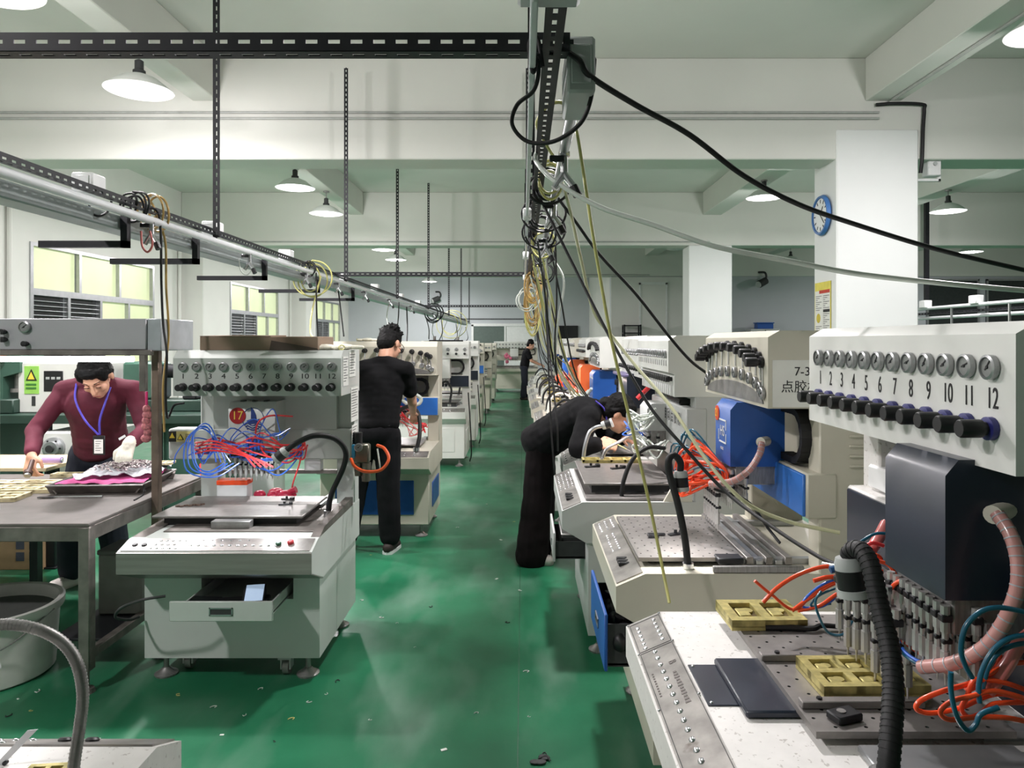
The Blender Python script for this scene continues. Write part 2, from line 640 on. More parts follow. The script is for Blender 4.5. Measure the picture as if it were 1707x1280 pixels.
# ---------------------------------------------------------------- lamps
def lamp(x, y, z, lit, label, group=None):
    t = thing('high_bay_lamp', label, 'lamp', (x, y, z), 0, group)
    MB().lathe([(0.262, -0.05), (0.27, -0.045), (0.25, -0.03), (0.15, 0.05), (0.07, 0.085), (0.065, 0.083), (0.14, 0.045), (0.245, -0.033)], (0, 0, 0), n=32).build('lamp_shade', SHADE, t)
    MB().lathe([(0.0, -0.035), (0.16, -0.035), (0.2, -0.05), (0.16, -0.06), (0.0, -0.06)], (0, 0, 0), n=28).build('lamp_disc', WHITELIT if lit else WHITEP, t)
    MB().lathe([(0.03, 0.08), (0.05, 0.085), (0.05, 0.12), (0.035, 0.13), (0.035, 0.2), (0.02, 0.21)], (0, 0, 0), n=14).build('socket', DGREY, t)
    MB().cyl((0, 0, 0.2), (0, 0, 3.985 - z), 0.009, n=8).cyl((0, 0, 3.96 - z), (0, 0, 3.985 - z), 0.05, n=14).build('hanger', STEEL, t)
    return t


lamp_labels = ['lit lamp above the left bench, outside the top of the view',
               'lit lamp just beyond the top left corner of the view', 'large lit high bay lamp nearest on the left, under the slotted cross beam',
               'nearer lamp of the hanging pair beyond the first cross beam', 'farther lamp of the hanging pair beyond the first cross beam',
               'far left lamp, nearer of the two flat looking shades', 'far left lamp, lower and farther of the two flat looking shades',
               'bright glowing lamp left of the wall clock on the column', 'lit lamp beyond the top right corner of the view',
               'lit lamp hanging to the right of the big white column', 'small far lamp at the right edge above the rack',
               'lit lamp over the aisle above the grey junction box', 'far left lamp hanging before the far wall', 'farthest left lamp hanging right at the far wall']
for i, (x, y, z) in enumerate(LIT):
    lamp(x, y, z, True, lamp_labels[i])
lamp(3.55, 16.5, 3.7, False, 'unlit lamp left of the second white column')
lamp(6.95, 18.7, 3.66, False, 'unlit lamp seen between the two white columns')

# ---------------------------------------------------------------- overhead rack
RZ = 2.15
RL, RR = -1.76, 0.078
rack = thing('overhead_rack', 'black slotted steel angle rack hanging over both machine rows with cross bars and hangers', 'rack', (0, 1.5, RZ))


def rpart(name, *seg):
    mb = MB()
    for s_ in seg:
        slotted(mb, Vector(s_[0]) - rack.location, Vector(s_[1]) - rack.location, s_[2], s_[3])
    return mb.build(name, STEELD, rack, smooth=0)


rpart('rail', ((RL, 0.6, RZ), (RL, 23.5, RZ), (1, 0, 0), (0, 0, 1)))
rpart('rail', ((RR, 1.1, RZ), (RR, 23.5, RZ), (-1, 0, 0), (0, 0, 1)))
for y in (1.5, 6.72, 12.9, 20.6):
    rpart('cross_bar', ((-3.6 if y < 2 else RL, y, RZ + 0.004), (RR + 0.02, y, RZ + 0.004), (0, 0, 1), (0, 1, 0)))
HANG = [4.04, 7.0, 9.86, 13.1, 16.7, 20.0, 23.0]
for y in HANG:
    top = 4.2 if abs(y - 7.0) < 0.1 else ZC
    rpart('hanger', ((RL + 0.02, y, RZ - 0.02), (RL + 0.02, y, top), (1, 0, 0), (0, 1, 0)))
    rpart('hanger', ((RR - 0.05, y, RZ - 0.02), (RR - 0.05, y, top), (1, 0, 0), (0, 1, 0)))
for y, L in ((2.05, 0.45), (3.25, 0.42), (3.95, 0.5), (5.0, 0.5), (6.3, 0.55), (7.6, 0.6)):
    mb = MB().box(RL - L, RL - 0.02, y - 0.015, y + 0.015, RZ - 0.18, RZ - 0.15).box(RL - 0.05, RL - 0.02, y - 0.015, y + 0.015, RZ - 0.18, RZ)
    mb.v = [tuple(Vector(p) - rack.location) for p in mb.v]
    mb.build('bracket_arm', STEELD, rack)

PVC = mat('white_pipe', (214, 216, 218), 0.35, 0, var=0.05, coat=0.3)
TRAY = mat('grey_duct', (150, 158, 156), 0.45, 0.1, var=0.08)
tag(MB().cyl((RL + 0.03, 0.6, RZ - 0.04), (RL + 0.03, 23.4, RZ - 0.04), 0.019, n=12).build('air_pipe', PVC), 'white air pipe clipped under the left overhead rail', 'pipe')
tag(MB().box(RL - 0.17, RL - 0.055, 0.6, 23.2, RZ - 0.1, RZ - 0.035, 0.006).build('cable_duct', TRAY), 'grey cable duct running along the left overhead rail', 'duct')
tag(MB().cyl((RR + 0.045, 1.66, RZ - 0.03), (RR + 0.045, 23.4, RZ - 0.03), 0.015, n=12).build('air_pipe', ALU), 'grey metal air pipe along the right overhead rail', 'pipe')
tag(MB().box(RR - 0.066, RR - 0.052, 1.2, 23.4, RZ - 0.034, RZ - 0.002, 0.003).build('cable_duct', PVC), 'narrow white cable trunking on the left side of the right overhead rail', 'duct')


def socket_box(x, y, z, label, sx=0.05, sy=0.08, sz=0.05, group=None, m=None):
    t = thing('socket_box', label, 'socket', (x, y, z), 0, group)
    MB().box(-sx, sx, -sy, sy, -sz, sz, 0.006).build('housing', m or WHITEP, t)
    MB().box(-sx * 0.7, sx * 0.7, -sy - 0.004, -sy + 0.002, -sz * 0.7, sz * 0.7, 0.002).build('cover', m or WHITEP, t)
    return t


for k, (px, y) in enumerate(((170, 3.0), (385, 4.2), (497, 5.5), (585, 7.3), (628, 8.8), (662, 10.6), (682, 12.4))):
    x = RL + 0.055
    socket_box(RL - 0.05, y, RZ + 0.05, ['white socket box nearest on the left overhead rail', 'white socket box on the left rail beside the first hanger',
               'white socket box on the left rail between the first two hangers', 'white socket box on the left rail just past the second hanger',
               'fifth white socket box along the left rail', 'sixth white socket box along the left rail', 'seventh and farthest white socket box on the left rail'][k], 0.045, 0.05, 0.042)
GREYP = mat('grey_plastic', (176, 180, 178), 0.45, 0, var=0.05)
socket_box(0.045, 1.22, 2.19, 'big grey junction box at the near end of the right rail', 0.055, 0.06, 0.05, m=GREYP)
socket_box(RR + 0.045, 1.62, 2.135, 'grey socket box with a black plug on the right rail', 0.03, 0.1, 0.06, m=GREYP)
for k, y in enumerate((3.3, 4.9, 6.6)):
    socket_box(RR - 0.06, y, RZ - 0.02, ['white socket at the right rail above the leaning worker', 'second white socket along the right rail', 'third white socket along the right rail'][k], 0.02, 0.03, 0.025)


def valve(x, y, z, label):
    t = thing('air_valve', label, 'valve', (x, y, z))
    MB().cyl((0, 0, 0.03), (0, 0, -0.035), 0.011).cyl((0, 0, 0.035), (0, 0, 0.02), 0.017, n=6).build('tee', CHROME, t)
    MB().cyl((0, 0, -0.03), (0.03, -0.01, -0.075), 0.011).cyl((0, 0, -0.03), (-0.03, 0, -0.075), 0.011).build('outlet', CHROME, t)
    MB().cyl((0.026, -0.008, -0.07), (0.04, -0.012, -0.1), 0.014, n=8).build('coupling', BLK, t)
    MB().box(-0.045, 0.0, -0.02, -0.012, 0.0, 0.02, 0.003).build('lever', BLK, t)


for k, (y, l) in enumerate(((3.35, 'chrome air valve hanging from the left rail beside a coiled ochre hose'), (4.55, 'air valve on the left rail past the first hanger'),
                            (5.75, 'air valve on the left rail with a coiled yellow hose'), (6.75, 'fourth air valve along the left pipe'), (7.9, 'fifth air valve along the left pipe'),
                            (9.4, 'sixth air valve along the left pipe'), (11.2, 'seventh air valve along the left pipe'), (14.0, 'eighth air valve along the left pipe'))):
    valve(RL + 0.03, y, RZ - 0.075, l)
for k, (y, l) in enumerate(((2.15, 'nearest air valve under the right rail, with black grips'), (2.9, 'second air valve under the right rail'), (3.9, 'third air valve under the right rail'),
                            (5.2, 'fourth air valve under the right rail'), (6.6, 'fifth air valve under the right rail'), (8.2, 'sixth air valve under the right rail'))):
    valve(RR + 0.045, y, RZ - 0.07, l)


def cable(name, pts, r, m, label, cat='cable', group=None, n=8, sub=8, closed=False):
    return tag(MB().tube(pts, r, n, sub, closed).build(name, m, smooth=60), label, cat, group)


def coil(c, axis, R, turns, r, m, label, name='hose_coil', cat='hose', seed=0, tall=1.0):
    """hanging loops of hose round a point"""
    rd = random.Random(seed)
    c = Vector(c)
    a = Vector(axis).normalized()
    u = Vector((0, 0, 1)) - a * a.z
    u.normalize()
    v = a.cross(u)
    pts = []
    N = 12
    ph = rd.uniform(0, 6)
    for i in range(turns * N + 1):
        t = 2 * PI * i / N
        k = i // N
        rr = R * (1 + 0.2 * math.sin(t * 0.37 + ph))
        pts.append(c + (u * math.cos(t) * tall + v * math.sin(t) * (1 + 0.25 * math.sin(k * 2.3 + ph))) * rr + a * (0.02 * math.sin(1.3 * t / 3 + ph) + 0.012 * k - 0.006 * turns))
    return cable(name, pts, r, m, label, cat, n=6, sub=3)


coil(W(225, 345, 3.32) + Vector((0, 0, 0)), (0.5, 1, 0), 0.06, 4, 0.005, BLKR, 'black cable coiled round the left rail by the nearest valve', 'cable_coil', 'cable', 1)
coil(W(255, 355, 3.48), (0.7, 1, 0.2), 0.075, 4, 0.0055, OCHH, 'ochre hose coiled round the left rail', seed=2)
coil(W(520, 465, 6.0), (0.3, 1, 0), 0.13, 3, 0.006, YELH, 'yellow hose coiled on the left rail past the second socket', seed=3)
coil(W(512, 448, 5.9), (0.3, 1, 0), 0.055, 3, 0.006, BLKR, 'small black cable coil on the left rail past the second socket', 'cable_coil', 'cable', 4)
coil(W(722, 522, 14), (0.3, 1, 0), 0.16, 3, 0.012, BLKR, 'far black cable coil on the left rail', 'cable_coil', 'cable', 5)
coil(W(752, 540, 18), (0.3, 1, 0), 0.3, 3, 0.009, YELH, 'far pale hose coil hanging from the left rail', seed=6)
cable('power_cable', [W(150, 328, 3.05), W(150, 352, 3.05), W(165, 360, 3.05), W(180, 352, 3.1), W(186, 335, 3.1)], 0.005, BLKR, 'short black cable looping under the nearest left socket box')
cable('power_cable', [W(240, 345, 3.35), W(262, 352, 3.4), W(268, 390, 3.42), W(269, 470, 3.42), W(272, 540, 3.42), W(278, 590, 3.4), W(276, 650, 3.42), W(279, 696, 3.5), W(290, 676, 3.6), W(306, 672, 3.7)], 0.006, BLKR, 'black cable dropping from the left rail past the steel hood to the numbered machine')
cable('air_hose', [W(258, 360, 3.5), W(275, 400, 3.55), W(277, 480, 3.6), W(281, 560, 3.65), W(272, 640, 3.6), W(274, 720, 3.6)], 0.006, OCHH, 'ochre hose dropping from the left rail to the steel hood post', 'hose')
cable('air_hose', [W(235, 385, 3.3), W(237, 410, 3.3), W(246, 420, 3.3), W(254, 408, 3.3), W(250, 385, 3.3)], 0.005, PINKH, 'short pink hose loop under the nearest left valve', 'hose')
cable('air_hose', [W(398, 432, 4.6), W(402, 452, 4.6), W(412, 458, 4.6), W(420, 448, 4.6), W(416, 432, 4.6)], 0.004, WHITEH, 'short white hose loop under the second left valve', 'hose')
cable('air_hose', [W(535, 460, 6.0), W(520, 520, 5.9), W(518, 555, 5.6), W(530, 568, 5.0)], 0.007, YELH, 'yellow hose dropping behind the brown board', 'hose')
cable('power_cable', [W(527, 455, 5.9), W(528, 520, 5.7), W(530, 560, 5.3), W(531, 568, 4.9)], 0.006, BLKR, 'black cable dropping behind the brown board')
cable('power_cable', [W(562, 470, 7.3), W(566, 500, 7.2), W(573, 560, 6.6)], 0.007, BLKR, 'thin black cable dropping left of the man in the t-shirt')
cable('power_cable', [W(665, 500, 10.2), W(664, 530, 10), W(660, 560, 9.4)], 0.008, BLKR, 'thin black cable dropping right of the dark haired man')
cable('power_cable', [W(678, 512, 11), W(679, 545, 10.6), W(678, 572, 9.9)], 0.01, BLKR, 'straight black cable right of the dark haired man')
for k, (px, py, y, qx, qy, qy2) in enumerate(((706, 518, 13.5, 715, 565, 10.8), (724, 528, 15, 725, 566, 11.2), (735, 528, 15.5, 732, 568, 11.4), (745, 535, 17, 738, 568, 12.2), (760, 540, 19, 757, 568, 12.6), (770, 545, 20.5, 768, 569, 12.9), (776, 545, 21, 776, 570, 13), (650, 500, 9.6, 648, 545, 9))):
    cable('air_hose', [W(px, py, y), W((px + qx) / 2 + 4 * (-1) ** k, (py + qy) / 2 + 4, (y + qy2) / 2), W(qx, qy, qy2)], 0.008, WHITEH if k % 2 else BLKR,
          'thin drop line from the far left rail down to the white machines', 'hose', 'far drop lines of the left rail')

# ---- right rail: cables and hoses
BK = 'black cable'
cable('power_cable', [W(930, 78, 1.55), W(965, 100, 1.5), W(985, 128, 1.52), W(1060, 175, 1.6), W(1150, 225, 1.68), W(1240, 293, 1.75), W(1330, 340, 1.8), W(1420, 372, 1.85), W(1560, 415, 1.9), W(1707, 450, 1.95), W(1840, 480, 2.0), (1.78, 1.95, 1.3), (1.8, 1.9, 0.4), (1.75, 1.8, 0.01)], 0.0065, BLKR, 'thick black cable swinging from the right rail plug out to the right edge')
t = thing('power_plug', 'angled black power plug in the grey socket box of the right rail', 'plug', W(978, 112, 1.55))
MB().prism([(-0.016, 0.02), (0.012, 0.026), (0.02, 0.012), (0.018, -0.02), (0.004, -0.034), (-0.004, -0.03), (-0.004, -0.006), (-0.016, 0.0)], -0.013, 0.013, 'y').build('plug_body', BLK, t)
MB().box(-0.028, -0.014, -0.009, 0.009, 0.003, 0.016, 0.002).build('plug_pin', BLK, t)
cable('power_cable', [W(984, 130, 1.55), W(986, 160, 1.55), W(968, 205, 1.56), W(925, 235, 1.58), W(880, 236, 1.6), W(854, 208, 1.6), W(862, 175, 1.6), W(890, 150, 1.58), W(898, 110, 1.55), W(886, 66, 1.52), W(893, 100, 1.5), W(888, 120, 1.5), W(882, 75, 1.49), W(895, 62, 1.49), W(905, 112, 1.49)], 0.0048, BLKR, 'black cable looping in a wide ring below the cross bar end')
cable('air_hose', [W(905, 245, 2.5), W(893, 258, 2.3), W(898, 275, 2.2), W(930, 305, 2.15), W(1000, 345, 2.1), W(1090, 375, 2.05), W(1190, 410, 2.0), W(1300, 432, 2.0), W(1420, 455, 2.0), W(1550, 470, 2.0), W(1707, 484, 2.05), W(1830, 492, 2.1), (1.9, 2.1, 1.3), (1.92, 2.05, 0.4), (1.88, 2.0, 0.01)], 0.0075, WHITEH, 'pale translucent hose sagging from the right rail to the right edge', 'hose')
cable('air_hose', [W(922, 260, 2.2), W(905, 230, 2.15), W(895, 205, 2.1), W(912, 178, 2.05), W(938, 172, 2.05), W(958, 205, 2.1), W(970, 270, 2.15), W(985, 370, 2.2), W(1000, 460, 2.25), W(1022, 580, 2.3), W(1055, 720, 2.33), W(1085, 850, 2.34), W(1105, 950, 2.34), W(1116, 1005, 2.28)], 0.0052, YELH, 'yellow hose falling from the right rail to the nearest white machine, frontmost', 'hose')
cable('air_hose', [W(905, 320, 2.9), W(900, 300, 2.8), W(915, 285, 2.8), W(935, 300, 2.8), W(950, 350, 2.85), W(968, 430, 2.9), W(990, 520, 3.0), W(1020, 560, 3.0), W(1060, 610, 2.9), W(1120, 680, 2.7), W(1180, 770, 2.5), W(1240, 835, 2.4), W(1310, 868, 2.36), W(1400, 888, 2.3)], 0.0065, mat('pale_yellow_hose', (196, 196, 158), 0.35, coat=0.3), 'pale yellow hose curving from the right rail across the beige machine head', 'hose')
cable('power_cable', [W(900, 330, 2.9), W(925, 380, 2.85), W(960, 450, 2.8), W(1000, 530, 2.7), W(1040, 605, 2.6), W(1085, 680, 2.5), W(1140, 745, 2.4), W(1210, 820, 2.3), W(1290, 880, 2.1), W(1360, 925, 1.95), W(1400, 944, 1.86)], 0.006, BLKR, 'black cable slanting from the right rail to the blue fittings on the nearest machine')
cable('power_cable', [W(930, 330, 3.2), W(960, 370, 3.2), W(1000, 425, 3.2), W(1060, 490, 3.2), W(1115, 560, 3.25), W(1150, 600, 3.3), W(1178, 622, 3.4)], 0.007, BLKR, 'black cable slanting from the right rail to the back of the arched gauge head')
cable('power_cable', [W(985, 640, 2.6), W(1190, 815, 2.5), W(1245, 835, 2.5), W(1280, 880, 2.5), W(1300, 905, 2.45)][1:], 0.005, BLKR, 'thin black cable hanging below the blue beam cover')
for k, (px, py, y) in enumerate(((912, 312, 2.85), (905, 355, 3.4), (903, 385, 3.9), (903, 425, 4.8), (905, 455, 5.9))):
    coil(W(px, py, y), (0.15, 1, 0.2), 0.06 + 0.015 * (k % 3), 3, 0.006, BLKR, ['nearest black cable coil tied under the right rail', 'second black cable coil under the right rail', 'third black cable coil under the right rail, with a low loop', 'fourth black cable coil under the right rail', 'fifth black cable coil under the right rail'][k], 'cable_coil', 'cable', 20 + k)
for k, (px, py, y, m2) in enumerate(((918, 300, 2.7, YELH), (905, 405, 4.1, YELH), (888, 478, 6.3, OCHH), (887, 505, 6.6, OCHH), (887, 525, 6.9, YELH), (878, 500, 6.5, WHITEH))):
    coil(W(px, py, y), (0.2, 1, 0.1), (0.05, 0.055, 0.055, 0.06, 0.055, 0.08)[k], (2, 2, 6, 6, 5, 3)[k], 0.0055, m2, ['nearest yellow hose coil under the right rail', 'second yellow hose coil under the right rail', 'ochre hose coil bunched under the right rail', 'farther ochre hose coil bunched under the right rail', 'farthest yellow hose coil under the right rail', 'white hose coil among the ochre ones under the right rail'][k], seed=30 + k, tall=(1.3, 1.3, 2.2, 3.0, 3.2, 1.2)[k])
rd = random.Random(11)
ends = []
for k in range(26):
    y0 = rd.uniform(3.6, 11)
    p0 = Vector((RR + rd.uniform(-0.03, 0.07), y0, RZ - 0.08))
    y1 = min(y0 + rd.uniform(0.0, 2.6), 12)
    pe = Vector((0.42 + rd.uniform(0, 0.35), max(5.9, y1), rd.uniform(0.86, 1.12)))
    mid = (p0 + pe) / 2 + Vector((-0.04, 0, -0.1 - rd.uniform(0, 0.12)))
    mm = [BLKR, YELH, WHITEH, BLKR, YELH][k % 5]
    cable('drop_line', [p0, (p0 * 2 + mid) / 3, mid, pe], 0.0055, mm, ['black', 'yellow', 'white', 'black', 'yellow'][k % 5] + ' drop line in the thick bundle from the right rail to the far machines', 'cable',
          ['black drop lines of the right rail', 'yellow drop lines of the right rail', 'white drop lines of the right rail'][[0, 1, 2, 0, 1][k % 5]], n=6, sub=6)
for k, (a, b2, c, d) in enumerate((((905, 420, 4.6), (912, 560, 4.55), (922, 760, 4.5), (938, 860, 4.6)), ((912, 430, 4.7), (914, 560, 4.6), (928, 700, 4.4), (930, 752, 4.45)), ((926, 400, 4.2), (928, 500, 4.3), (925, 580, 4.4), (930, 640, 4.7)), ((922, 430, 4.3), (940, 470, 4.3), (930, 540, 4.4), (924, 620, 4.9)))):
    cable('power_cable', [W(*a), W(*b2), W(*c), W(*d)], 0.0055 if k < 3 else 0.006, BLKR if k < 3 else WHITEH, ['black cable hanging in front of the leaning worker, leftmost', 'second black cable hanging in front of the leaning worker', 'black cable bowing beside the drop bundle', 'white hose bowing beside the drop bundle'][k])
# rack with sockets over the next row, beyond the big column
t = thing('far_rail', 'white pipes and sockets of the next rack, right of the big column', 'rack', (7.5, 12, 2.1))
MB().cyl((0, -3.5, 0.05), (0, 6, 0.05), 0.03, n=8).build('pipe', PVC, t)
MB().cyl((0.2, -3.5, -0.12), (0.2, 6, -0.12), 0.03, n=8).build('pipe', PVC, t)
mb = MB()
slotted(mb, (0.1, -3.5, -0.06), (0.1, 6, -0.06), (1, 0, 0), (0, 0, 1), 0.04, pitch=0.1, sl=0.05)
mb.build('rail', STEELD, t, smooth=0)
for k in range(6):
    MB().box(-0.08, 0.06, -3.2 + 1.5 * k, -3.0 + 1.5 * k, 0.06, 0.2, 0.01).build('socket', WHITEP, t)
    MB().cyl((0.0, -2.4 + 1.5 * k, 0.04), (0.0, -2.4 + 1.5 * k, -0.25), 0.02, n=6).build('hanger', CHROME, t)
MB().box(0.05, 0.12, -2.2, -2.13, 0.05, ZC - 2.1).build('post', STEELD, t)
MB().box(0.05, 0.12, 1.5, 1.57, 0.05, ZC - 2.1).build('post', STEELD, t)

# ---------------------------------------------------------------- things on the walls
t = thing('wall_clock', 'round blue rimmed wall clock on the side of the big white column', 'clock', (3.165, 7.58, 2.87), PI / 2 * 3)
MB().lathe([(0.0, 0), (0.2, 0), (0.215, 0.02), (0.2, 0.05), (0.18, 0.05), (0.175, 0.03), (0.0, 0.03)], (0, 0, 0), (0, -1, 0), 36).build('rim', mat('clock_blue', (64, 110, 170), 0.35), t)
MB().lathe([(0.0, 0.03), (0.176, 0.03), (0.176, 0.034), (0, 0.034)], (0, 0, 0), (0, -1, 0), 36).build('dial', DIALW, t)
for k in range(12):
    a = PI * k / 6
    MB().obox((0.145 * math.sin(a), -0.036, 0.145 * math.cos(a)), (math.cos(a), 0, -math.sin(a)), (0, 1, 0), (math.sin(a), 0, math.cos(a)), 0.006, 0.001, 0.018).build('hour_mark', INK, t)
MB().obox((0.03, -0.038, 0.04), (0.8, 0, -0.6), (0, 1, 0), (0.6, 0, 0.8), 0.006, 0.001, 0.055).build('hand', INK, t)
MB().obox((0.045, -0.04, -0.04), (0.7, 0, 0.7), (0, 1, 0), (0.7, 0, -0.7), 0.004, 0.001, 0.08).build('hand', INK, t)
t = thing('notice_poster', 'yellow edged notice poster on the big white column below the clock', 'poster', (3.166, 7.6, 1.9), PI / 2 * 3)
MB().box(-0.2, 0.2, -0.004, 0, -0.27, 0.27).build('sheet', mat('poster_yellow', (222, 208, 90), 0.7), t)
MB().box(-0.185, 0.185, -0.006, -0.003, -0.255, 0.18).build('white_field', PAPER, t)
MB().box(-0.08, 0.18, -0.0075, -0.005, 0.15, 0.185).build('red_bar', mat('poster_red', (190, 60, 40), 0.7), t)
MB().box(0.02, 0.18, -0.0075, -0.005, -0.05, -0.02).build('black_bar', INK, t)
for x0, x1, z0, n2 in ((-0.17, -0.02, 0.12, 8), (0.02, 0.17, 0.12, 8), (0.02, 0.17, -0.07, 8), (-0.17, -0.02, -0.2, 3)):
    mb = MB()
    for k in range(n2):
        mb.box(x0, x1 - 0.05 * (k % 3), -0.0072, -0.005, z0 - k * 0.021, z0 - k * 0.021 + 0.006)
    mb.build('print_lines', mat('print_grey', (90, 90, 88), 0.7), t)['kind'] = 'stuff'
MB().lathe([(0.0, 0), (0.05, 0), (0.05, 0.002), (0, 0.002)], (-0.1, -0.006, -0.11), (0, -1, 0), 20).build('round_mark', mat('poster_gold', (200, 180, 60), 0.7), t)
t = thing('television', 'dark television hanging on the far wall right of the door', 'television', (1.65, 27.185, 1.78))
MB().box(-0.42, 0.42, -0.06, 0.02, -0.36, 0.34, 0.01).build('frame', BLK, t)
MB().box(-0.39, 0.39, -0.064, -0.055, -0.32, 0.31).build('screen', mat('dark_screen', (14, 18, 20), 0.15), t)
for (x, y, z), l in (((-3.25, 27.1, 3.1), 'dark security camera on a curved arm at the far wall'), ((6.75, 20.4, 3.2), 'security camera on a curved arm on the grey partition between the columns')):
    t = thing('security_camera', l, 'camera', (x, y, z))
    MB().tube([(-0.05, 0.1, 0.3), (0.1, 0, 0.28), (0.14, 0, 0.14), (0.05, -0.02, 0.05)], 0.03, 8).build('arm', BLK, t)
    MB().cyl((0.1, -0.1, 0.05), (-0.12, -0.18, -0.06), 0.1, 0.11).build('housing', DGREY, t)
    MB().cyl((-0.11, -0.176, -0.055), (-0.16, -0.2, -0.08), 0.09).build('lens', GREYP, t)
t = thing('bracket_light', 'small white bracket fitting on the right side of the big column', 'fixture', (4.02, 7.42, 3.22))
MB().box(0, 0.28, -0.015, 0.015, -0.03, 0.0, 0.004).box(0.25, 0.28, -0.015, 0.015, -0.03, 0.12, 0.004).build('arm', WHITEP, t)
MB().box(0.12, 0.26, -0.06, 0.06, 0.02, 0.2, 0.01).build('housing', WHITEP, t)
MB().cyl((0.19, -0.062, 0.14), (0.19, -0.075, 0.14), 0.02).build('knob', GREYP, t)
cable('power_cable', [(3.56, 7.26, 3.93), (3.75, 7.25, 3.94), (4.02, 7.25, 3.93), (4.045, 7.26, 3.88), (4.04, 7.27, 3.7), (4.03, 7.27, 3.4), (4.03, 7.3, 3.25)], 0.018, BLKR, 'black cable bent round the top of the big white column')

# ---------------------------------------------------------------- dispensing machines
PAINT = {
    'greywhite': mat('paint_grey_white', (192, 197, 192), 0.4, 0, var=0.06, scale=4, coat=0.1),
    'white': mat('paint_white', (218, 219, 214), 0.4, 0, var=0.05, scale=5, coat=0.1),
    'speck': mat('paint_speckled_white', (216, 214, 210), 0.55, 0, var=0.05, scale=30, speck=(85, 0.63, (176, 172, 166))),
    'beige': mat('paint_beige', (196, 192, 176), 0.42, 0, var=0.06, scale=4, coat=0.1),
    'cream': mat('paint_cream', (206, 202, 188), 0.42, 0, var=0.06, scale=4),
    'lightgrey': mat('paint_light_grey', (190, 192, 190), 0.4, 0, var=0.05, scale=4),
    'blue': mat('paint_blue', (30, 82, 158), 0.4, 0, var=0.12, scale=5),
    'midblue': mat('paint_mid_blue', (46, 112, 196), 0.4, 0, var=0.12, scale=5),
    'navy': mat('paint_navy', (28, 36, 52), 0.35, 0, var=0.15, scale=6, coat=0.15),
    'orange': mat('paint_orange', (206, 94, 44), 0.45, 0, var=0.1, scale=5),
}
PANELM = mat('brushed_control_panel', (168, 164, 160), 0.36, 0.7, var=0.3, scale=16, speck=(9, 0.62, (120, 112, 106)))

gm = MB()
gm.lathe([(0.0175, 0), (0.0225, 0.002), (0.0225, 0.012), (0.018, 0.014), (0.0175, 0.009), (0.0, 0.009)], (0, 0, 0), (0, -1, 0), 20)
gm.use(1).lathe([(0.0, 0.0095), (0.0174, 0.0095), (0.0174, 0.0102), (0, 0.0102)], (0, 0, 0), (0, -1, 0), 20)
gm.use(2).obox((0.002, -0.0112, 0.003), (0.8, 0, 0.6), (0, 1, 0), (-0.6, 0, 0.8), 0.011, 0.0004, 0.0012)
gm.cyl((0, -0.0102, 0), (0, -0.0122, 0), 0.003, n=8)
GAUGE = gm.mesh('gauge', [mat('bezel_metal', (160, 161, 162), 0.32, 0.7), GLASSG, INK])
KM = {}


def knob_mesh(ring):
    if ring not in KM:
        k = MB()
        k.lathe([(0.0125, 0), (0.0125, 0.02), (0.0165, 0.022), (0.0165, 0.058), (0.0145, 0.061), (0.0, 0.061)], (0, 0, 0), (0, -1, 0), 14)
        k.use(1).lathe([(0.012, 0.001), (0.021, 0.001), (0.021, 0.012), (0.012, 0.014)], (0, 0, 0), (0, -1, 0), 16)
        KM[ring] = k.mesh('knob', [BLK, ring and MATS['paint_' + ring] or BLK])
    return KM[ring]


mat('paint_knobblue', (40, 42, 110), 0.4)
KNOBS = MB().lathe([(0.011, 0), (0.011, 0.012), (0.0155, 0.014), (0.0155, 0.034), (0.0, 0.036)], (0, 0, 0), (0, -1, 0), 12).mesh('knob', BLK)
BTN = MB().ball((0, 0, 0), (0.0095, 0.0075, 0.0045), 10, 6).mesh('button', CHROME)
BTND = MB().lathe([(0.0, -.001), (0.011, -.001), (0.012, 0.003), (0.009, 0.006), (0, 0.0065)], (0, 0, 0), n=12).mesh('button', BLK)
BTNR = MB().lathe([(0.0, -.001), (0.013, -.001), (0.013, 0.008), (0.009, 0.012), (0, 0.012)], (0, 0, 0), n=12).mesh('button', mat('button_red', (196, 44, 52), 0.4))
BTNG = MB().lathe([(0.0, -.001), (0.013, -.001), (0.013, 0.008), (0.009, 0.012), (0, 0.012)], (0, 0, 0), n=12).mesh('button', mat('button_green', (40, 92, 66), 0.4))
FOOT = MB().cyl((0, 0, 0.1), (0, 0, 0.03), 0.012, n=10).lathe([(0.05, 0), (0.052, 0.008), (0.03, 0.02), (0.016, 0.034), (0.0, 0.035)], (0, 0, 0), n=18).mesh('levelling_foot', STEEL)
cm = MB().cyl((-0.014, 0.02, 0.036), (0.014, 0.02, 0.036), 0.036, n=18)
cm.use(1).box(-0.024, -0.017, -0.01, 0.04, 0.03, 0.085).box(0.017, 0.024, -0.01, 0.04, 0.03, 0.085).box(-0.03, 0.03, -0.025, 0.045, 0.08, 0.1)
CASTER = cm.mesh('caster', [STEEL, GREYP])
vm = MB()
vm.cyl((0, 0, 0), (0, 0, -0.05), 0.0085, n=8).cyl((0, 0, -0.05), (0, 0, -0.085), 0.006, n=8).cyl((0, 0, -0.085), (0, 0, -0.125), 0.0085, n=8).cyl((0, 0, -0.125), (0, 0, -0.15), 0.003, 0.0012, n=6)
vm.use(1).box(-0.0095, 0.0095, -0.01, 0.01, -0.03, -0.016, 0.002).box(-0.006, 0.006, -0.007, 0.012, -0.072, -0.062, 0.002)
VALVE = vm.mesh('dispensing_valve', [mat('valve_steel', (186, 184, 182), 0.35, 0.5, var=0.2), STEELD])


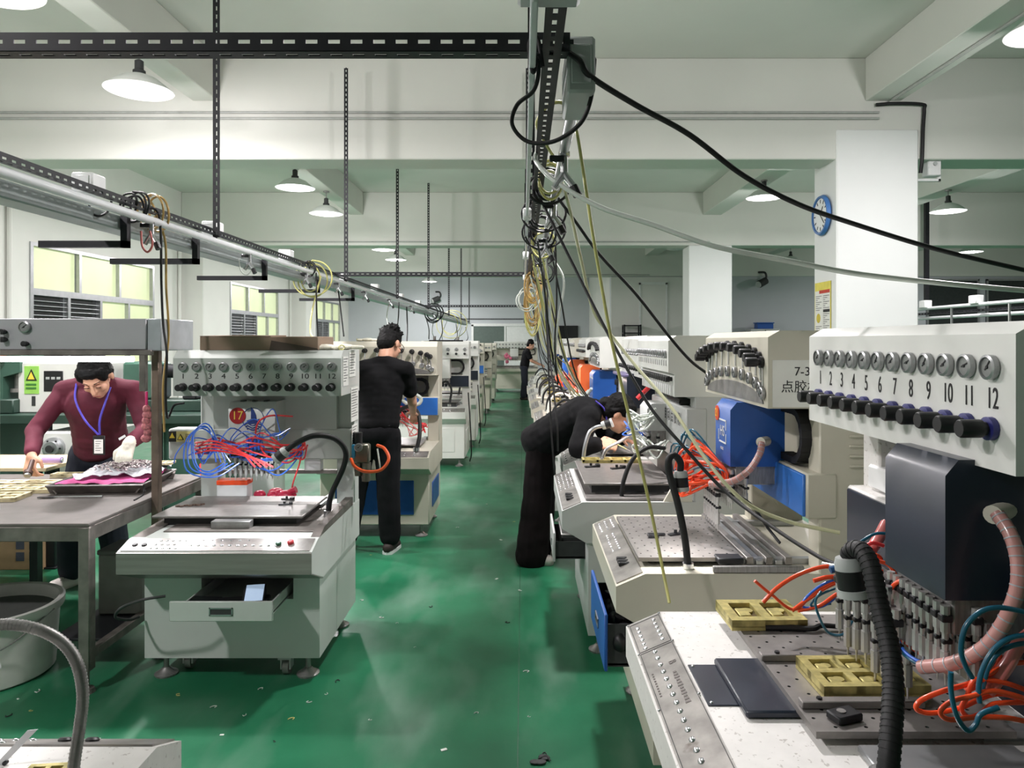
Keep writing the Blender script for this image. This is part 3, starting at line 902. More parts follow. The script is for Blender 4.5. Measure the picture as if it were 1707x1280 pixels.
def perforated(x0, x1, y0, y1, z, t, nx, ny, r=0.004):
    """steel plate with real peg holes"""
    mb = MB()
    dx, dy = (x1 - x0) / nx, (y1 - y0) / ny
    for i in range(nx):
        for j in range(ny):
            cx, cy = x0 + (i + .5) * dx, y0 + (j + .5) * dy
            if (i * 7 + j * 3) % 2:
                mb.add([(cx + sx * dx / 2, cy + sy * dy / 2, z) for sx, sy in ((-1, -1), (1, -1), (1, 1), (-1, 1))], [(0, 1, 2, 3)])
                continue
            ou = [(cx + a * dx / 2, cy + b * dy / 2, z) for a, b in ((1, 0), (1, 1), (0, 1), (-1, 1), (-1, 0), (-1, -1), (0, -1), (1, -1))]
            inn = [(cx + r * math.cos(k * PI / 4), cy + r * math.sin(k * PI / 4), z) for k in range(8)]
            bot = [(p[0], p[1], z - t * 0.8) for p in inn]
            fs = [(k, (k + 1) % 8, 8 + (k + 1) % 8, 8 + k) for k in range(8)] + [(8 + k, 8 + (k + 1) % 8, 16 + (k + 1) % 8, 16 + k) for k in range(8)]
            mb.add(ou + inn, fs[:8])
            mb.use(1).add(inn + bot, [(k, (k + 1) % 8, 8 + (k + 1) % 8, 8 + k) for k in range(8)] + [tuple(range(8, 16))]).use(0)
    c = [(x0, y0), (x1, y0), (x1, y1), (x0, y1)]
    for k in range(4):
        a, b = c[k], c[(k + 1) % 4]
        mb.add([(a[0], a[1], z), (b[0], b[1], z), (b[0], b[1], z - t), (a[0], a[1], z - t)], [(0, 1, 2, 3)])
    mb.add([(p[0], p[1], z - t) for p in c], [(0, 1, 2, 3)])
    return mb


def chain(ua, ub, zl, zh, v, w=0.025, t=0.013):
    mb = MB()
    path = []
    n = 10
    for i in range(n):
        path.append((ua + (ub - ua) * i / n, zl))
    R = (zh - zl) / 2
    for i in range(13):
        a = -PI / 2 + PI * i / 12
        path.append((ub + R * 0.95 * math.cos(a), zl + R + R * math.sin(a)))
    for i in range(1, n + 1):
        path.append((ub + (ua - ub) * i / n, zh))
    for i in range(len(path) - 1):
        p, q = Vector((path[i][0], v, path[i][1])), Vector((path[i + 1][0], v, path[i + 1][1]))
        d = (q - p)
        L = d.length
        d.normalize()
        mb.obox((p + q) / 2, d, (0, 1, 0), d.cross(Vector((0, 1, 0))), L * 0.56, w, t * (1 if i % 2 else 0.86))
    return mb


DEF = dict(W=0.85, D=0.92, zd=0.76, zf=0.717, zc=0.63, vb=0.13, zh0=1.32, zh1=1.562, zh2=1.585, vh=0.52, head='row', n=12, detail=1,
           body='beige', headp='beige', box='blue', beam='midblue', u_box=(0.42, 0.62), v_box=0.47, z_box=(1.07, 1.315), z_beam=(0.945, 1.10), v_beam=0.64,
           beam_u=(-0.003, None), pw=0.1, numbers=False, ring='', holes=None, plate=(0.05, 0.1, 0.26, 0.62), plate_z=0.79, drawer=None, lampside=None, steelchin=False, cabp=None, beam_solid=False)


class Machine:
    pass


def machine(label, X0, Y0, side, group=None, **kw):
    s = dict(DEF)
    s.update(kw)
    Wd, D, zd, zf, zc, vb = s['W'], s['D'], s['zd'], s['zf'], s['zc'], s['vb']
    M = Machine()
    M.s = s
    root = thing('dispensing_machine', label, 'machine', (X0, Y0, 0), 0 if side == 'L' else -PI / 2, group)
    M.root = root
    M.lp = lambda px, py, y: tolocal(root, W(px, py, y))
    body, headp = PAINT[s['body']], PAINT[s['headp']]
    det = s['detail']
    zlow = zc - 0.07
    # cabinet under the table
    mb = MB()
    cab = PAINT[s['cabp'] or s['body']]
    d = s['drawer']
    if d:
        u0, u1, z0, z1 = d['hole']
        vi = vb + 0.3
        mb.box(0.02, Wd - 0.02, vi, D, 0.1, zlow + 0.02, 0.006)
        mb.box(0.02, u0, vb, vi, 0.1, zlow + 0.02).box(u1, Wd - 0.02, vb, vi, 0.1, zlow + 0.02).box(u0, u1, vb, vi, 0.1, z0).box(u0, u1, vb, vi, z1, zlow + 0.02)
    else:
        mb.box(0.02, Wd - 0.02, vb, D, 0.1, zlow + 0.02, 0.006)
    mb.build('cabinet', cab, root)
    if d:
        dm = PAINT[d['paint']]
        v0 = d['v']
        dr = MB().box(u0 - 0.03, u1 - 0.012, v0, v0 + 0.012, z0 - 0.01, z1 - d.get('gap', 0.03), 0.003).build('drawer', dm, root)
        MB().box(u0 + 0.01, u1 - 0.03, v0 + 0.012, vb + 0.25, z0 + 0.005, z0 + 0.012).box(u0 + 0.01, u0 + 0.017, v0 + 0.012, vb + 0.25, z0, z1 - 0.05).box(u1 - 0.037, u1 - 0.03, v0 + 0.012, vb + 0.25, z0, z1 - 0.05).build('drawer_tray', dm if d.get('light') else DGREY, dr)
        um = (u0 + u1) / 2 - 0.02
        zm = (z0 + z1) / 2 - 0.02
        hm = MB().box(um - 0.05, um + 0.05, v0 - 0.004, v0 + 0.002, zm - 0.017, zm - 0.012).box(um - 0.05, um + 0.05, v0 - 0.004, v0 + 0.002, zm + 0.012, zm + 0.017)
        hm.box(um - 0.05, um - 0.045, v0 - 0.004, v0 + 0.002, zm - 0.017, zm + 0.017).box(um + 0.045, um + 0.05, v0 - 0.004, v0 + 0.002, zm - 0.017, zm + 0.017)
        hm.use(1).box(um - 0.045, um + 0.045, v0 - 0.001, v0 + 0.002, zm - 0.012, zm + 0.012)
        hm.build('handle', [ALU, DGREY], dr)
    elif det:
        MB().box(0.14, Wd - 0.14, vb - 0.006, vb + 0.004, 0.18, zlow - 0.05, 0.004).build('cabinet_door', PAINT['blue'] if s['box'] == 'blue' else cab, root)
        MB().box(Wd - 0.03, Wd - 0.014, vb + 0.18, D - 0.14, 0.2, zlow - 0.1, 0.004).build('side_door', PAINT['blue'] if s['box'] == 'blue' else cab, root)
    # table with its sloped console
    console = [(0, zf), (0.1, zd), (D, zd), (D, zlow), (vb - 0.01, zlow), (0.0, zc)]
    MB().prism(console, 0, Wd).build('table_body', body, root)
    if s['steelchin']:
        MB().prism([(-0.006, zc), (-0.006, zf - 0.004), (0.0, zf - 0.002), (0.0, zc)], 0.0, Wd).prism([(-0.006, zc), (0, zc + 0.002), (vb - 0.012, zlow), (vb - 0.012, zlow - 0.006)], 0, Wd).build('console_front', mat('stainless_front', (150, 146, 142), 0.38, 0.55, var=0.2, scale=7, stretch=(0.3, 1, 6)), root)
    ang = math.atan2(zd - zf, 0.1)
    sl = math.hypot(zd - zf, 0.1)

    def onpanel(u, t, h=0.0):
        return (u, t * math.cos(ang) - h * math.sin(ang), zf + t * math.sin(ang) + h * math.cos(ang))
    M.onpanel, M.ang, M.sl = onpanel, ang, sl
    pm = MB()
    a, b2 = s.get('panel_u', (0.012, Wd - 0.012))
    pp = [onpanel(0, 0.006, 0.0), onpanel(0, sl - 0.006, 0.0), onpanel(0, sl - 0.006, 0.004), onpanel(0, 0.006, 0.004)]
    pm.prism([(p[1], p[2]) for p in pp], a, b2)
    pn = pm.build('control_panel', PANELM, root)
    M.panel = pn

    def btn(me, u, t, sc=1.0, h=0.004):
        return inst('button', me, pn, onpanel(u, t, h), (ang, 0, 0), (sc, sc, sc))
    M.btn = btn
    if s.get('buttons') == 'rows':
        for k in range(15):
            btn(BTN, 0.2 + k * (Wd - 0.4) / 14, sl * 0.5, 0.9)
        for k in range(9):
            for j in (0.25, 0.75):
                btn(BTN, 0.10 + k * 0.022 + (0.0 if j < .5 else 0.01), sl * j, 0.7)
    elif s.get('buttons') == 'few':
        for k in range(10):
            for j in (0.3, 0.65):
                btn(BTN, 0.1 + k * (Wd - 0.22) / 9, sl * j, 0.95)
    elif det == 0:
        mb = MB()
        for k in range(10):
            mb.ball(onpanel(0.1 + k * (Wd - 0.2) / 9, sl * .5, 0.004), 0.012, 6, 4)
        mb.build('buttons', CHROME, pn)['kind'] = 'stuff'
    # feet
    for u in (0.09, Wd - 0.09):
        for v in (vb + 0.06, D - 0.08):
            inst('levelling_foot', FOOT, root, (u, v, 0))
    # pillars, back and beam
    pw, vbm = s['pw'], s['v_beam']
    vp = vbm + 0.05
    MB().box(0.002, pw, vp, D - 0.003, zd - 0.01, s['zh0'] + 0.01, 0.006).build('pillar', body, root)
    MB().box(Wd - pw, Wd - 0.002, vp, D - 0.003, zd - 0.01, s['zh0'] + 0.01, 0.006).build('pillar', body, root)
    bz0, bz1 = s['z_beam']
    ba, bb = s['beam_u']
    bb = Wd + 0.003 if bb is None else bb
    bmpart = MB().box(ba, bb, vbm + 0.006, vp + 0.06, bz0, bz1, 0.006).build('beam', body, root)
    if s['beam'] != s['body']:
        MB().box(ba + 0.02, bb - 0.012, vbm - 0.004, vbm + 0.008, bz0 + 0.006, bz1 - 0.006, 0.003).build('beam_cover', PAINT[s['beam']], bmpart)
    MB().box(pw - 0.01, Wd - pw + 0.01, D - 0.14, D - 0.04, bz1 - 0.02, s['zh0'] + 0.01).build('back_plate', PAINT[s.get('backp') or s['body']], root)
    # head
    z0, z1, z2, vh = s['zh0'], s['zh1'], s['zh2'], s['vh']
    if s['head'] == 'step':
        prof = [(vh, z0 + 0.06), (vh, z1), (vh + 0.04, z2), (D, z2), (D, z0 - 0.06), (vh + 0.03, z0 - 0.06), (vh + 0.03, z0 + 0.05)]
    else:
        prof = [(vh, z0), (vh, z1), (vh + 0.04, z2), (D, z2), (D, z0)]
    hd = MB().prism(prof, 0, Wd).build('gauge_head', headp, root)
    M.head = hd
    n = s['n']
    NU = [Wd * 0.06 + (Wd * 0.88) * i / (n - 1) for i in range(n)]
    NU = [s['gu0'] + s['gp'] * i for i in range(n)] if 'gu0' in s else NU
    if s['head'] == 'row':
        zg, zk = s.get('zg', z1 - 0.06), s.get('zk', z0 + 0.063)
        gs = s.get('gs', 1.0)
        for i, u in enumerate(NU):
            inst('gauge', GAUGE, hd, (u, vh, zg), (0, 0.3 * math.sin(i * 2.1), 0), (gs, 1, gs))
            if det > 0:
                inst('knob', knob_mesh(s['ring']) if det == 2 else KNOBS, hd, (u, vh, zk))
            if s['numbers']:
                write('number', str(i + 1), s['numsize'], INK, hd, (u, vh - 0.0008, s['zn']), sx=s.get('numsx', 1))
    elif s['head'] == 'arc':
        mid = Wd / 2
        mb = MB()
        poly = [(mid + (Wd * 0.45) * math.cos(PI * k / 24), z0 + 0.012 + 0.062 * math.sin(PI * k / 24)) for k in range(25)]
        mb.prism(poly, vh - 0.004, vh + 0.004, 'y').build('arc_plate', STEEL, hd)
        for i in range(n):
            th = PI * (1 - (i + 0.5) / n)
            c, q = math.cos(th), math.sin(th)
            inst('gauge', GAUGE, hd, (mid + Wd * 0.455 * c, vh, z0 + 0.04 + 0.068 * q), scale=(0.95, 1, 0.95))
            inst('knob', knob_mesh('') if det == 2 else KNOBS, hd, (mid + Wd * 0.44 * c, vh, z0 + 0.148 + 0.062 * q))
            if det == 2:
                MB().cyl((mid + Wd * 0.448 * c, vh - 0.002, z0 + 0.065 + 0.068 * q), (mid + Wd * 0.442 * c, vh - 0.002, z0 + 0.13 + 0.062 * q), 0.004, n=6).build('pointer_line', CHROME, hd)
    elif s['head'] == 'step':
        for i, u in enumerate(NU):
            inst('gauge', GAUGE, hd, (u, vh, z0 + 0.15), scale=(0.7, 1, 0.95))
            MB().box(u - 0.004, u + 0.004, vh - 0.002, vh + 0.002, z0 + 0.09, z0 + 0.118).build('number', mat('soft_grey_ink', (120, 120, 120), 0.7), hd)
            inst('knob', KNOBS, hd, (u, vh + 0.03, z0 + 0.025))
            MB().box(u - 0.011, u + 0.011, vh + 0.018, vh + 0.032, z0 - 0.058, z0 - 0.005, 0.003).build('tag_plate', WHITEP, hd)
    # print carriage
    u0, u1 = s['u_box']
    vz = s['v_box']
    q0, q1 = s['z_box']
    bx = MB().prism([(vz, q0), (vz, q1 - 0.03), (vz + 0.025, q1), (vbm + 0.03, q1), (vbm + 0.03, q0)], u0, u1).build('print_carriage', PAINT[s['box']], root)
    M.box = bx
    MB().box(u0 + 0.01, u1 - 0.01, vz + 0.02, vbm + 0.01, q0 - 0.07, q0 + 0.005, 0.004).build('valve_block', STEEL, bx)
    nv = 9 if det == 2 else (5 if det == 1 else 0)
    for k in range(nv):
        for r in ((0, 1) if det == 2 else (0,)):
            u = u0 + 0.005 + (u1 - u0 - 0.01) * (k + 0.5 * r) / (nv - 0.5)
            inst('dispensing_valve', VALVE, bx, (u, vz + 0.01 + 0.05 * r, q0 - 0.015 - s.get('vdrop', 0.0)))
    zmid = min(q1 - 0.05, z0 - 0.04)
    ch = chain(u1 - 0.02, Wd - pw - 0.06, bz1 + 0.02, zmid + 0.03, vbm + 0.04)
    ch.build('cable_chain', BLKR, root)
    # work plate
    a, b2, v0, v1 = s['plate']
    if s['holes']:
        wp = perforated(a, Wd - b2, v0, v1, s['plate_z'], 0.014, *s['holes']).build('work_plate', [STEELP, DGREY], root, smooth=0)
    else:
        wp = MB().box(a, Wd - b2, v0, v1, s['plate_z'] - 0.012, s['plate_z'], 0.003).build('work_plate', STEELP, root)
    M.plate = wp
    MB().box(a + 0.04, Wd - b2 - 0.04, v0 + 0.04, v1 - 0.02, zd - 0.003, s['plate_z'] - 0.012).build('plate_carriage', DGREY, root)
    if det:
        MB().box(a + 0.02, a + 0.05, v1 - 0.05, vp + 0.15, zd, zd + 0.02).build('guide_rail', ALU, root)
        MB().box(Wd - b2 - 0.05, Wd - b2 - 0.02, v1 - 0.05, vp + 0.15, zd, zd + 0.02).build('guide_rail', ALU, root)
    return M


def gooseneck(M, pts, r, head_dir, m=BLKR, name='gooseneck_lamp', head=True, hs=1.0, ribs=False):
    P = [Vector(p) for p in pts]
    g = MB().tube(P, r, 12, 10)
    if ribs:
        Q = MB()
        Q.tube(P, r, 8, 12)
        n = len(Q.v) // 8
        cs = [sum((Vector(v) for v in Q.v[i * 8:i * 8 + 8]), Vector()) / 8 for i in range(n)]
        run = 0.0
        for i in range(n - 1):
            d = cs[i + 1] - cs[i]
            L, at = d.length, 0.0
            while run + (L - at) >= r * 0.62:
                at += r * 0.62 - run
                run = 0.0
                q = cs[i] + d * (at / L)
                g.cyl(q, q + d.normalized() * r * 0.3, r * 1.065, n=12)
            run += L - at
    o = g.build(name, m, M.root, smooth=60)
    MB().cyl(P[0] + Vector((0, 0, -0.008)), P[0] + Vector((0, 0, 0.02)), r * 1.6, n=14).build('lamp_base', CHROME, o)
    if head:
        d = Vector(head_dir).normalized()
        e = P[-1]
        L = MB().lathe([(0.0, 0), (0.022 * hs, 0.0), (0.026 * hs, 0.012), (0.026 * hs, 0.022 * hs), (0, 0.022 * hs)], e, d, 20)
        L.use(1).lathe([(0.0265 * hs, 0.022 * hs), (0.0265 * hs, 0.058 * hs), (0.0, 0.058 * hs)], e, d, 20)
        L.use(0).lathe([(0.0, 0.056 * hs), (0.028 * hs, 0.056 * hs), (0.028 * hs, 0.07 * hs), (0.023 * hs, 0.071 * hs), (0.02 * hs, 0.066 * hs), (0, 0.066 * hs)], e, d, 20)
        h = L.build('lamp_head', [GREYP, BLK], o)
        if hs != 1.0:
            pass
    return o


def hoses(M, starts, bundle, m, r, n, seed, rise=0.12, out=0.14, name='hose', parent=None):
    rd = random.Random(seed)
    for k in range(n):
        s0 = Vector(starts[k % len(starts)])
        b = Vector(bundle) + Vector((rd.uniform(-.02, .02), rd.uniform(-.02, .02), rd.uniform(-.03, .03)))
        h = rise * rd.uniform(0.5, 1.4)
        o = -out * rd.uniform(0.3, 1.0)
        a = s0 + Vector((rd.uniform(-.03, .03), o * 0.5, h * 0.7))
        c = s0.lerp(b, 0.45) + Vector((rd.uniform(-.05, .05), o, h + rd.uniform(-.06, .05)))
        e = s0.lerp(b, 0.85) + Vector((rd.uniform(-.06, .06), o * 0.6, h * 0.35 - rd.uniform(0, .08)))
        MB().tube([s0, a, c, e, b], r, 6, 6).build(name, m, parent or M.root, smooth=60)


# ---- the numbered grey white machine on the left
A = machine('grey white dispensing machine with red number 17 badge, open drawer below its steel console', -1.75, 3.1, 'L', W=0.84, D=0.9, zd=0.672, zf=0.64, zc=0.545, vb=0.19,
            zh0=1.274, zh1=1.463, zh2=1.502, vh=0.5, gu0=0.05, gp=0.0675, zg=1.42, zk=1.318, zn=1.372, numbers=True, numsize=0.036, numsx=1.25, body='greywhite', headp='greywhite', box='greywhite', beam='greywhite',
            u_box=(0.235, 0.475), v_box=0.6, z_box=(1.0, 1.235), z_beam=(0.915, 1.078), v_beam=0.75, beam_u=(-0.15, 0.83), pw=0.1, plate=(0.0, 0.13, 0.29, 0.73), plate_z=0.725, detail=2,
            drawer=dict(hole=(0.28, 0.70, 0.37, 0.475), v=-0.05, paint='greywhite', light=True), steelchin=True, D2=0, vdrop=0.005, backp='greywhite')
r = A.root
MB().box(0.1, 0.8, 0.2, 0.75, 0.668, 0.678, 0.002).build('deck_plate', STEELT, r)
MB().prism([(0.12, 0.672), (0.75, 0.672), (0.75, 0.715), (0.2, 0.7)], 0.8, 0.84).build('side_rim', STEELT, r)
MB().prism([(0.12, 0.672), (0.5, 0.672), (0.5, 0.69)], 0.0, 0.06).build('side_rim', STEELT, r)
MB().box(0.3, 0.48, 0.24, 0.3, 0.67, 0.712, 0.003).build('carriage_block', STEEL, r)
for k in range(12):
    A.btn(BTN, 0.30 + k * 0.034, A.sl * 0.42, 0.95)
for j in range(3):
    for k in range(5 - (j == 1)):
        A.btn(BTN, 0.135 + k * 0.027 + 0.01 * j, A.sl * (0.2 + 0.28 * j), 0.8)
for k in range(6):
    A.btn(BTN, 0.34 + k * 0.04, A.sl * 0.78, 0.6)
A.btn(BTND, 0.055, A.sl * 0.45)
A.btn(BTND, 0.095, A.sl * 0.45)
A.btn(BTNG, 0.68, A.sl * 0.5)
A.btn(BTNR, 0.73, A.sl * 0.6, 1.1)
inst('caster', CASTER, r, (0.65, 0.24, 0))
inst('caster', CASTER, r, (0.17, 0.3, 0))
inst('levelling_foot', FOOT, r, (-0.02, 0.45, 0))
dr = [o for o in r.children if o.name.startswith('drawer')][0]
# things lying in the open drawer
t = thing('tablet_controller', 'small black controller with a pale lit screen lying in the open drawer', 'controller', (-1.22, 3.13, 0.392), 0.2)
MB().box(-0.11, 0.11, -0.05, 0.06, -0.008, 0.03, 0.006).build('case', BLK, t)
MB().prism([(-0.02, 0.03), (0.05, 0.03), (0.06, 0.075), (0.05, 0.078)], 0.0, 0.09).build('stand', BLK, t)
MB().prism([(-0.021, 0.031), (-0.024, 0.033), (0.046, 0.08), (0.049, 0.078)], 0.01, 0.085).build('screen', mat('pale_screen', (170, 190, 215), 0.3, emit=((170, 190, 215), 0.6)), t)
t = thing('metal_case', 'flat dark metal case at the left of the open drawer', 'case', (-1.40, 3.14, 0.385), -0.1)
MB().box(-0.07, 0.07, -0.05, 0.05, 0, 0.035, 0.004).build('case_body', STEELD, t)
MB().box(-0.06, 0.06, -0.052, -0.048, 0.01, 0.024, 0.001).build('case_label', STEEL, t)
cable('power_cable', [(-1.52, 3.06, 0.465), (-1.6, 3.03, 0.46), (-1.70, 3.05, 0.42), (-1.755, 3.1, 0.36), (-1.75, 3.2, 0.31), (-1.74, 3.26, 0.3)], 0.006, DGREY, 'dark grey cable hanging from the open drawer of the numbered machine')
# badges on the carriage
bx = A.box
MB().lathe([(0, 0), (0.042, 0), (0.042, 0.003), (0, 0.003)], (0.283, 0.6, 1.165), (0, -1, 0), 28).build('badge', mat('badge_red', (168, 34, 36), 0.4), bx)
write('badge_number', '17', 0.062, mat('badge_yellow', (236, 208, 84), 0.5), bx, (0.283, 0.5955, 1.165), sx=0.95)
LOGOB = mat('logo_blue', (36, 62, 132), 0.5)
lg = MB().prism([(0.352, 1.15), (0.352, 1.21), (0.366, 1.195), (0.378, 1.168), (0.38, 1.148)], 0.597, 0.6, 'y').prism([(0.33, 1.14), (0.352, 1.148), (0.38, 1.142), (0.395, 1.15), (0.385, 1.125), (0.34, 1.122)], 0.597, 0.6, 'y')
for k in range(3):
    lg.tube([(0.315 + 0.01 * k, 0.598, 1.118 - 0.012 * k), (0.335, 0.598, 1.126 - 0.012 * k), (0.36, 0.598, 1.114 - 0.012 * k), (0.385, 0.598, 1.124 - 0.012 * k), (0.41 - 0.01 * k, 0.598, 1.118 - 0.012 * k)], 0.003, 5, 4)
lg.tube([(0.362 + 0.055 * math.cos(2 * PI * k / 20), 0.598, 1.15 + 0.055 * math.sin(2 * PI * k / 20)) for k in range(20)], 0.0016, 5, 2, True)
lg.build('ship_emblem', LOGOB, bx)
for k in range(3):
    MB().box(0.29 + k * 0.06, 0.312 + k * 0.06, 0.612, 0.65, 1.236, 1.242, 0.002).build('vent', DGREY, bx)
# warning plates on the beam
bp = [o for o in r.children if o.name.startswith('beam')][0]
YEL = mat('warning_yellow', (232, 208, 70), 0.5)
MB().box(-0.145, -0.108, 0.75, 0.757, 1.01, 1.065).build('warning_plate', BLK, bp)
MB().prism([(-0.141, 1.03), (-0.112, 1.03), (-0.1265, 1.058)], 0.748, 0.751, 'y').build('warning_triangle', YEL, bp)
MB().box(-0.105, -0.01, 0.75, 0.757, 1.01, 1.065).build('warning_plate', mat('plate_cream', (206, 196, 128), 0.5), bp)
MB().prism([(-0.1, 1.02), (-0.064, 1.02), (-0.082, 1.052)], 0.748, 0.751, 'y').build('warning_triangle', INK, bp)
MB().prism([(-0.094, 1.0235), (-0.07, 1.0235), (-0.082, 1.046)], 0.746, 0.749, 'y').build('warning_triangle', YEL, bp)
mb = MB()
for k in range(4):
    mb.box(-0.057, -0.018, 0.7485, 0.751, 1.048 - k * 0.009, 1.0505 - k * 0.009)
mb.build('print_lines', INK, bp)
# papers pasted on the right side
for k, (v0, v1, z0, z1) in enumerate(((0.53, 0.64, 1.32, 1.47), (0.66, 0.8, 1.36, 1.49), (0.7, 0.86, 1.12, 1.3), (0.72, 0.84, 0.95, 1.1))):
    MB().box(0.84, 0.8425, v0, v1, z0, z1).build('pasted_paper', PAPER, r)
    mb = MB()
    for j in range(int((z1 - z0) / 0.014) - 1):
        mb.box(0.842, 0.843, v0 + 0.012, v1 - 0.012 - 0.02 * (j % 3), z1 - 0.015 - j * 0.014, z1 - 0.011 - j * 0.014)
    mb.build('print_lines', MATS['print_grey'], r)['kind'] = 'stuff'
# hoses of the carriage
st = [(0.25 + 0.026 * k, 0.61 + 0.05 * (k % 2), 0.985) for k in range(9)]
hoses(A, st, A.lp(326, 752, 3.6), BLUEH, 0.0034, 6, 3, 0.05, 0.16)
for k in range(4):
    q = (3, 22, 9, 34)[k]
    MB().tube([A.lp(360 + 8 * k, 770, 3.58), A.lp(350 - q * .2, 716 - 4 * (k % 3), 3.52), A.lp(325 - q * .4, 722 + q * .3, 3.5), A.lp(328 - q * .5, 770 + q * .4, 3.5), A.lp(345 + q * .4, 786 + 3 * k, 3.52), A.lp(372 + q * .8, 772, 3.55)], 0.0036, 6, 6).build('hose', BLUEH, r)
MB().tube([A.lp(330, 745, 3.6), A.lp(310, 738, 3.58), A.lp(294, 756, 3.58), A.lp(290, 772, 3.6)], 0.003, 6, 6).build('hose', BLUEH, r)
for k in range(4):
    MB().tube([A.lp(326, 738 + 6 * k, 3.58), A.lp(360, 736 + 5 * k, 3.52), A.lp(400 + 8 * k, 752 + 4 * k, 3.5), A.lp(425 + 10 * k, 778, 3.55)], 0.0048, 6, 6).build('hose', REDH, r)
hoses(A, st, A.lp(330, 745, 3.6), REDH, 0.0044, 3, 4, 0.04, 0.12)
hoses(A, st, A.lp(505, 738, 3.68), REDH, 0.0044, 7, 5, 0.03, 0.14)
hoses(A, st, A.lp(500, 745, 3.68), BLUEH, 0.0036, 6, 6, -0.06, 0.16)
hoses(A, [(0.28, 0.6, 1.0), (0.42, 0.6, 1.0)], A.lp(480, 720, 3.62), BLUEH, 0.003, 4, 7, 0.1, 0.1)
MB().tube([A.lp(425, 730, 3.65), A.lp(430, 705, 3.6), A.lp(450, 693, 3.6), A.lp(488, 694, 3.66)], 0.0045, 6, 6).build('hose', REDH, r)
MB().tube([A.lp(505, 738, 3.68), A.lp(500, 770, 3.66), A.lp(490, 800, 3.7), A.lp(487, 812, 3.75)], 0.0045, 6, 6).build('hose', REDH, r)
for k in range(4):
    MB().box(0.33 + k * 0.02, 0.342 + k * 0.02, 0.585, 0.62, 0.99, 1.06, 0.003).build('manifold', BLUEH, r)
gooseneck(A, [A.lp(547, 857, 3.62), A.lp(552, 825, 3.6), A.lp(572, 780, 3.58), A.lp(576, 752, 3.56), A.lp(558, 731, 3.52), A.lp(525, 726, 3.48), A.lp(495, 738, 3.46), A.lp(478, 750, 3.45)], 0.0135, (-0.4, -0.05, -0.35))
area('worklight', W(455, 775, 3.42), 0.05, 2.2, (0.92, 0.96, 1.0), (0.0, 0.5, 0))
# back rail seen under the beam, with its small box
MB().box(0.1, 0.74, 0.8, 0.83, 0.83, 0.85).build('back_rail', STEELT, r)
MB().box(0.57, 0.66, 0.78, 0.83, 0.85, 0.915, 0.004).build('switch_box', WHITEP, r)
for (u0, v0, du, dv, dz, m2, m3, l) in ((0.12, 0.86, 0.16, 0.06, 0.11, WHITEP, ORANGE, 'white carton with an orange lid behind the nozzles of machine 17'),):
    t = thing('small_carton', l, 'box', (-1.75 + u0 + 0.08, 3.1 + v0 - 0.1, 0.672))
    MB().box(-0.08, 0.08, -0.03, 0.05, 0.006, dz, 0.003).build('carton', m2, t)
    MB().box(-0.082, 0.082, -0.032, 0.052, dz, dz + 0.025, 0.003).build('lid', m3, t)
t = thing('red_bag', 'crumpled red plastic bag lying behind the work plate of machine 17', 'bag', (-1.36, 3.9, 0.675))
mb = MB()
rd = random.Random(5)
for k in range(7):
    mb.ball((rd.uniform(-.08, .08), rd.uniform(-.02, .03), 0.03 + rd.uniform(0, .02)), (rd.uniform(.03, .05), 0.03, rd.uniform(.02, .035)), 8, 6)
mb.build('bag_body', mat('pink_red_plastic', (214, 52, 84), 0.35), t)
MB().cyl((0.08, 0, 0.05), (0.13, 0, 0.07), 0.012, 0.02, 8).build('bag_neck', MATS['pink_red_plastic'], t)
# two little clamps on the plate
def clamp(x, y, z, rz, label, s=1.0, m=BLK):
    t = thing('mold_clamp', label, 'clamp', (x, y, z), rz)
    MB().box(-0.028 * s, 0.028 * s, -0.01 * s, 0.01 * s, 0.0, 0.007 * s, 0.002).cyl((0, 0, 0.006 * s), (0, 0, 0.018 * s), 0.006 * s, n=8).build('clamp_bar', m, t)
    MB().box(0.022 * s, 0.04 * s, -0.012 * s, 0.012 * s, 0.0, 0.014 * s, 0.002).build('clamp_jaw', m, t)
    return t


clamp(W(474, 838, 3.62).x, 3.62, 0.725, 0.3, 'front one of two black clamps at the right of machine 17 plate')
clamp(W(478, 831, 3.74).x, 3.74, 0.725, -0.2, 'rear one of two black clamps at the right of machine 17 plate')
t = thing('metal_chain', 'small rusty chain lying at the left of machine 17 plate', 'chain', (W(318, 840, 3.6).x, 3.6, 0.725), 0.35)
for k in range(7):
    MB().lathe([(0.004, 0.001), (0.011, 0.001), (0.011, 0.006), (0.004, 0.006)], (-0.06 + k * 0.019, 0.006 * (-1) ** k, 0), n=10).build('link', mat('rusty_metal', (112, 92, 80), 0.6, 0.5), t)
# air regulator on the right side wall
ar = MB().box(0.845, 0.93, 0.72, 0.78, 0.9, 1.0, 0.008).cyl((0.865, 0.75, 0.9), (0.865, 0.75, 0.83), 0.022).cyl((0.91, 0.75, 0.9), (0.91, 0.75, 0.8), 0.026, 0.022).build('air_regulator', mat('smoked_metal', (112, 108, 96), 0.3, 0.6, var=0.3), r)
MB().cyl((0.866, 0.75, 1.0), (0.866, 0.75, 1.06), 0.024).build('regulator_knob', BLK, ar)
inst('pressure_gauge', GAUGE, ar, (0.878, 0.72, 0.985))
MB().box(0.842, 0.86, 0.71, 0.73, 0.93, 1.0, 0.003).build('blue_fitting', mat('fitting_cyan', (40, 150, 200), 0.4), ar)
MB().tube([A.lp(585, 765, 3.78), A.lp(592, 778, 3.72), A.lp(610, 786, 3.68), A.lp(635, 783, 3.68), A.lp(648, 765, 3.7), A.lp(641, 748, 3.74), A.lp(629, 742, 3.78)], 0.0085, 10, 8).build('orange_loop', mat('regulator_orange', (240, 96, 44), 0.35), ar)
MB().tube([A.lp(588, 770, 3.82), A.lp(590, 800, 3.8), A.lp(586, 815, 3.84)], 0.005, 6, 5).build('white_hose', WHITEH, ar)
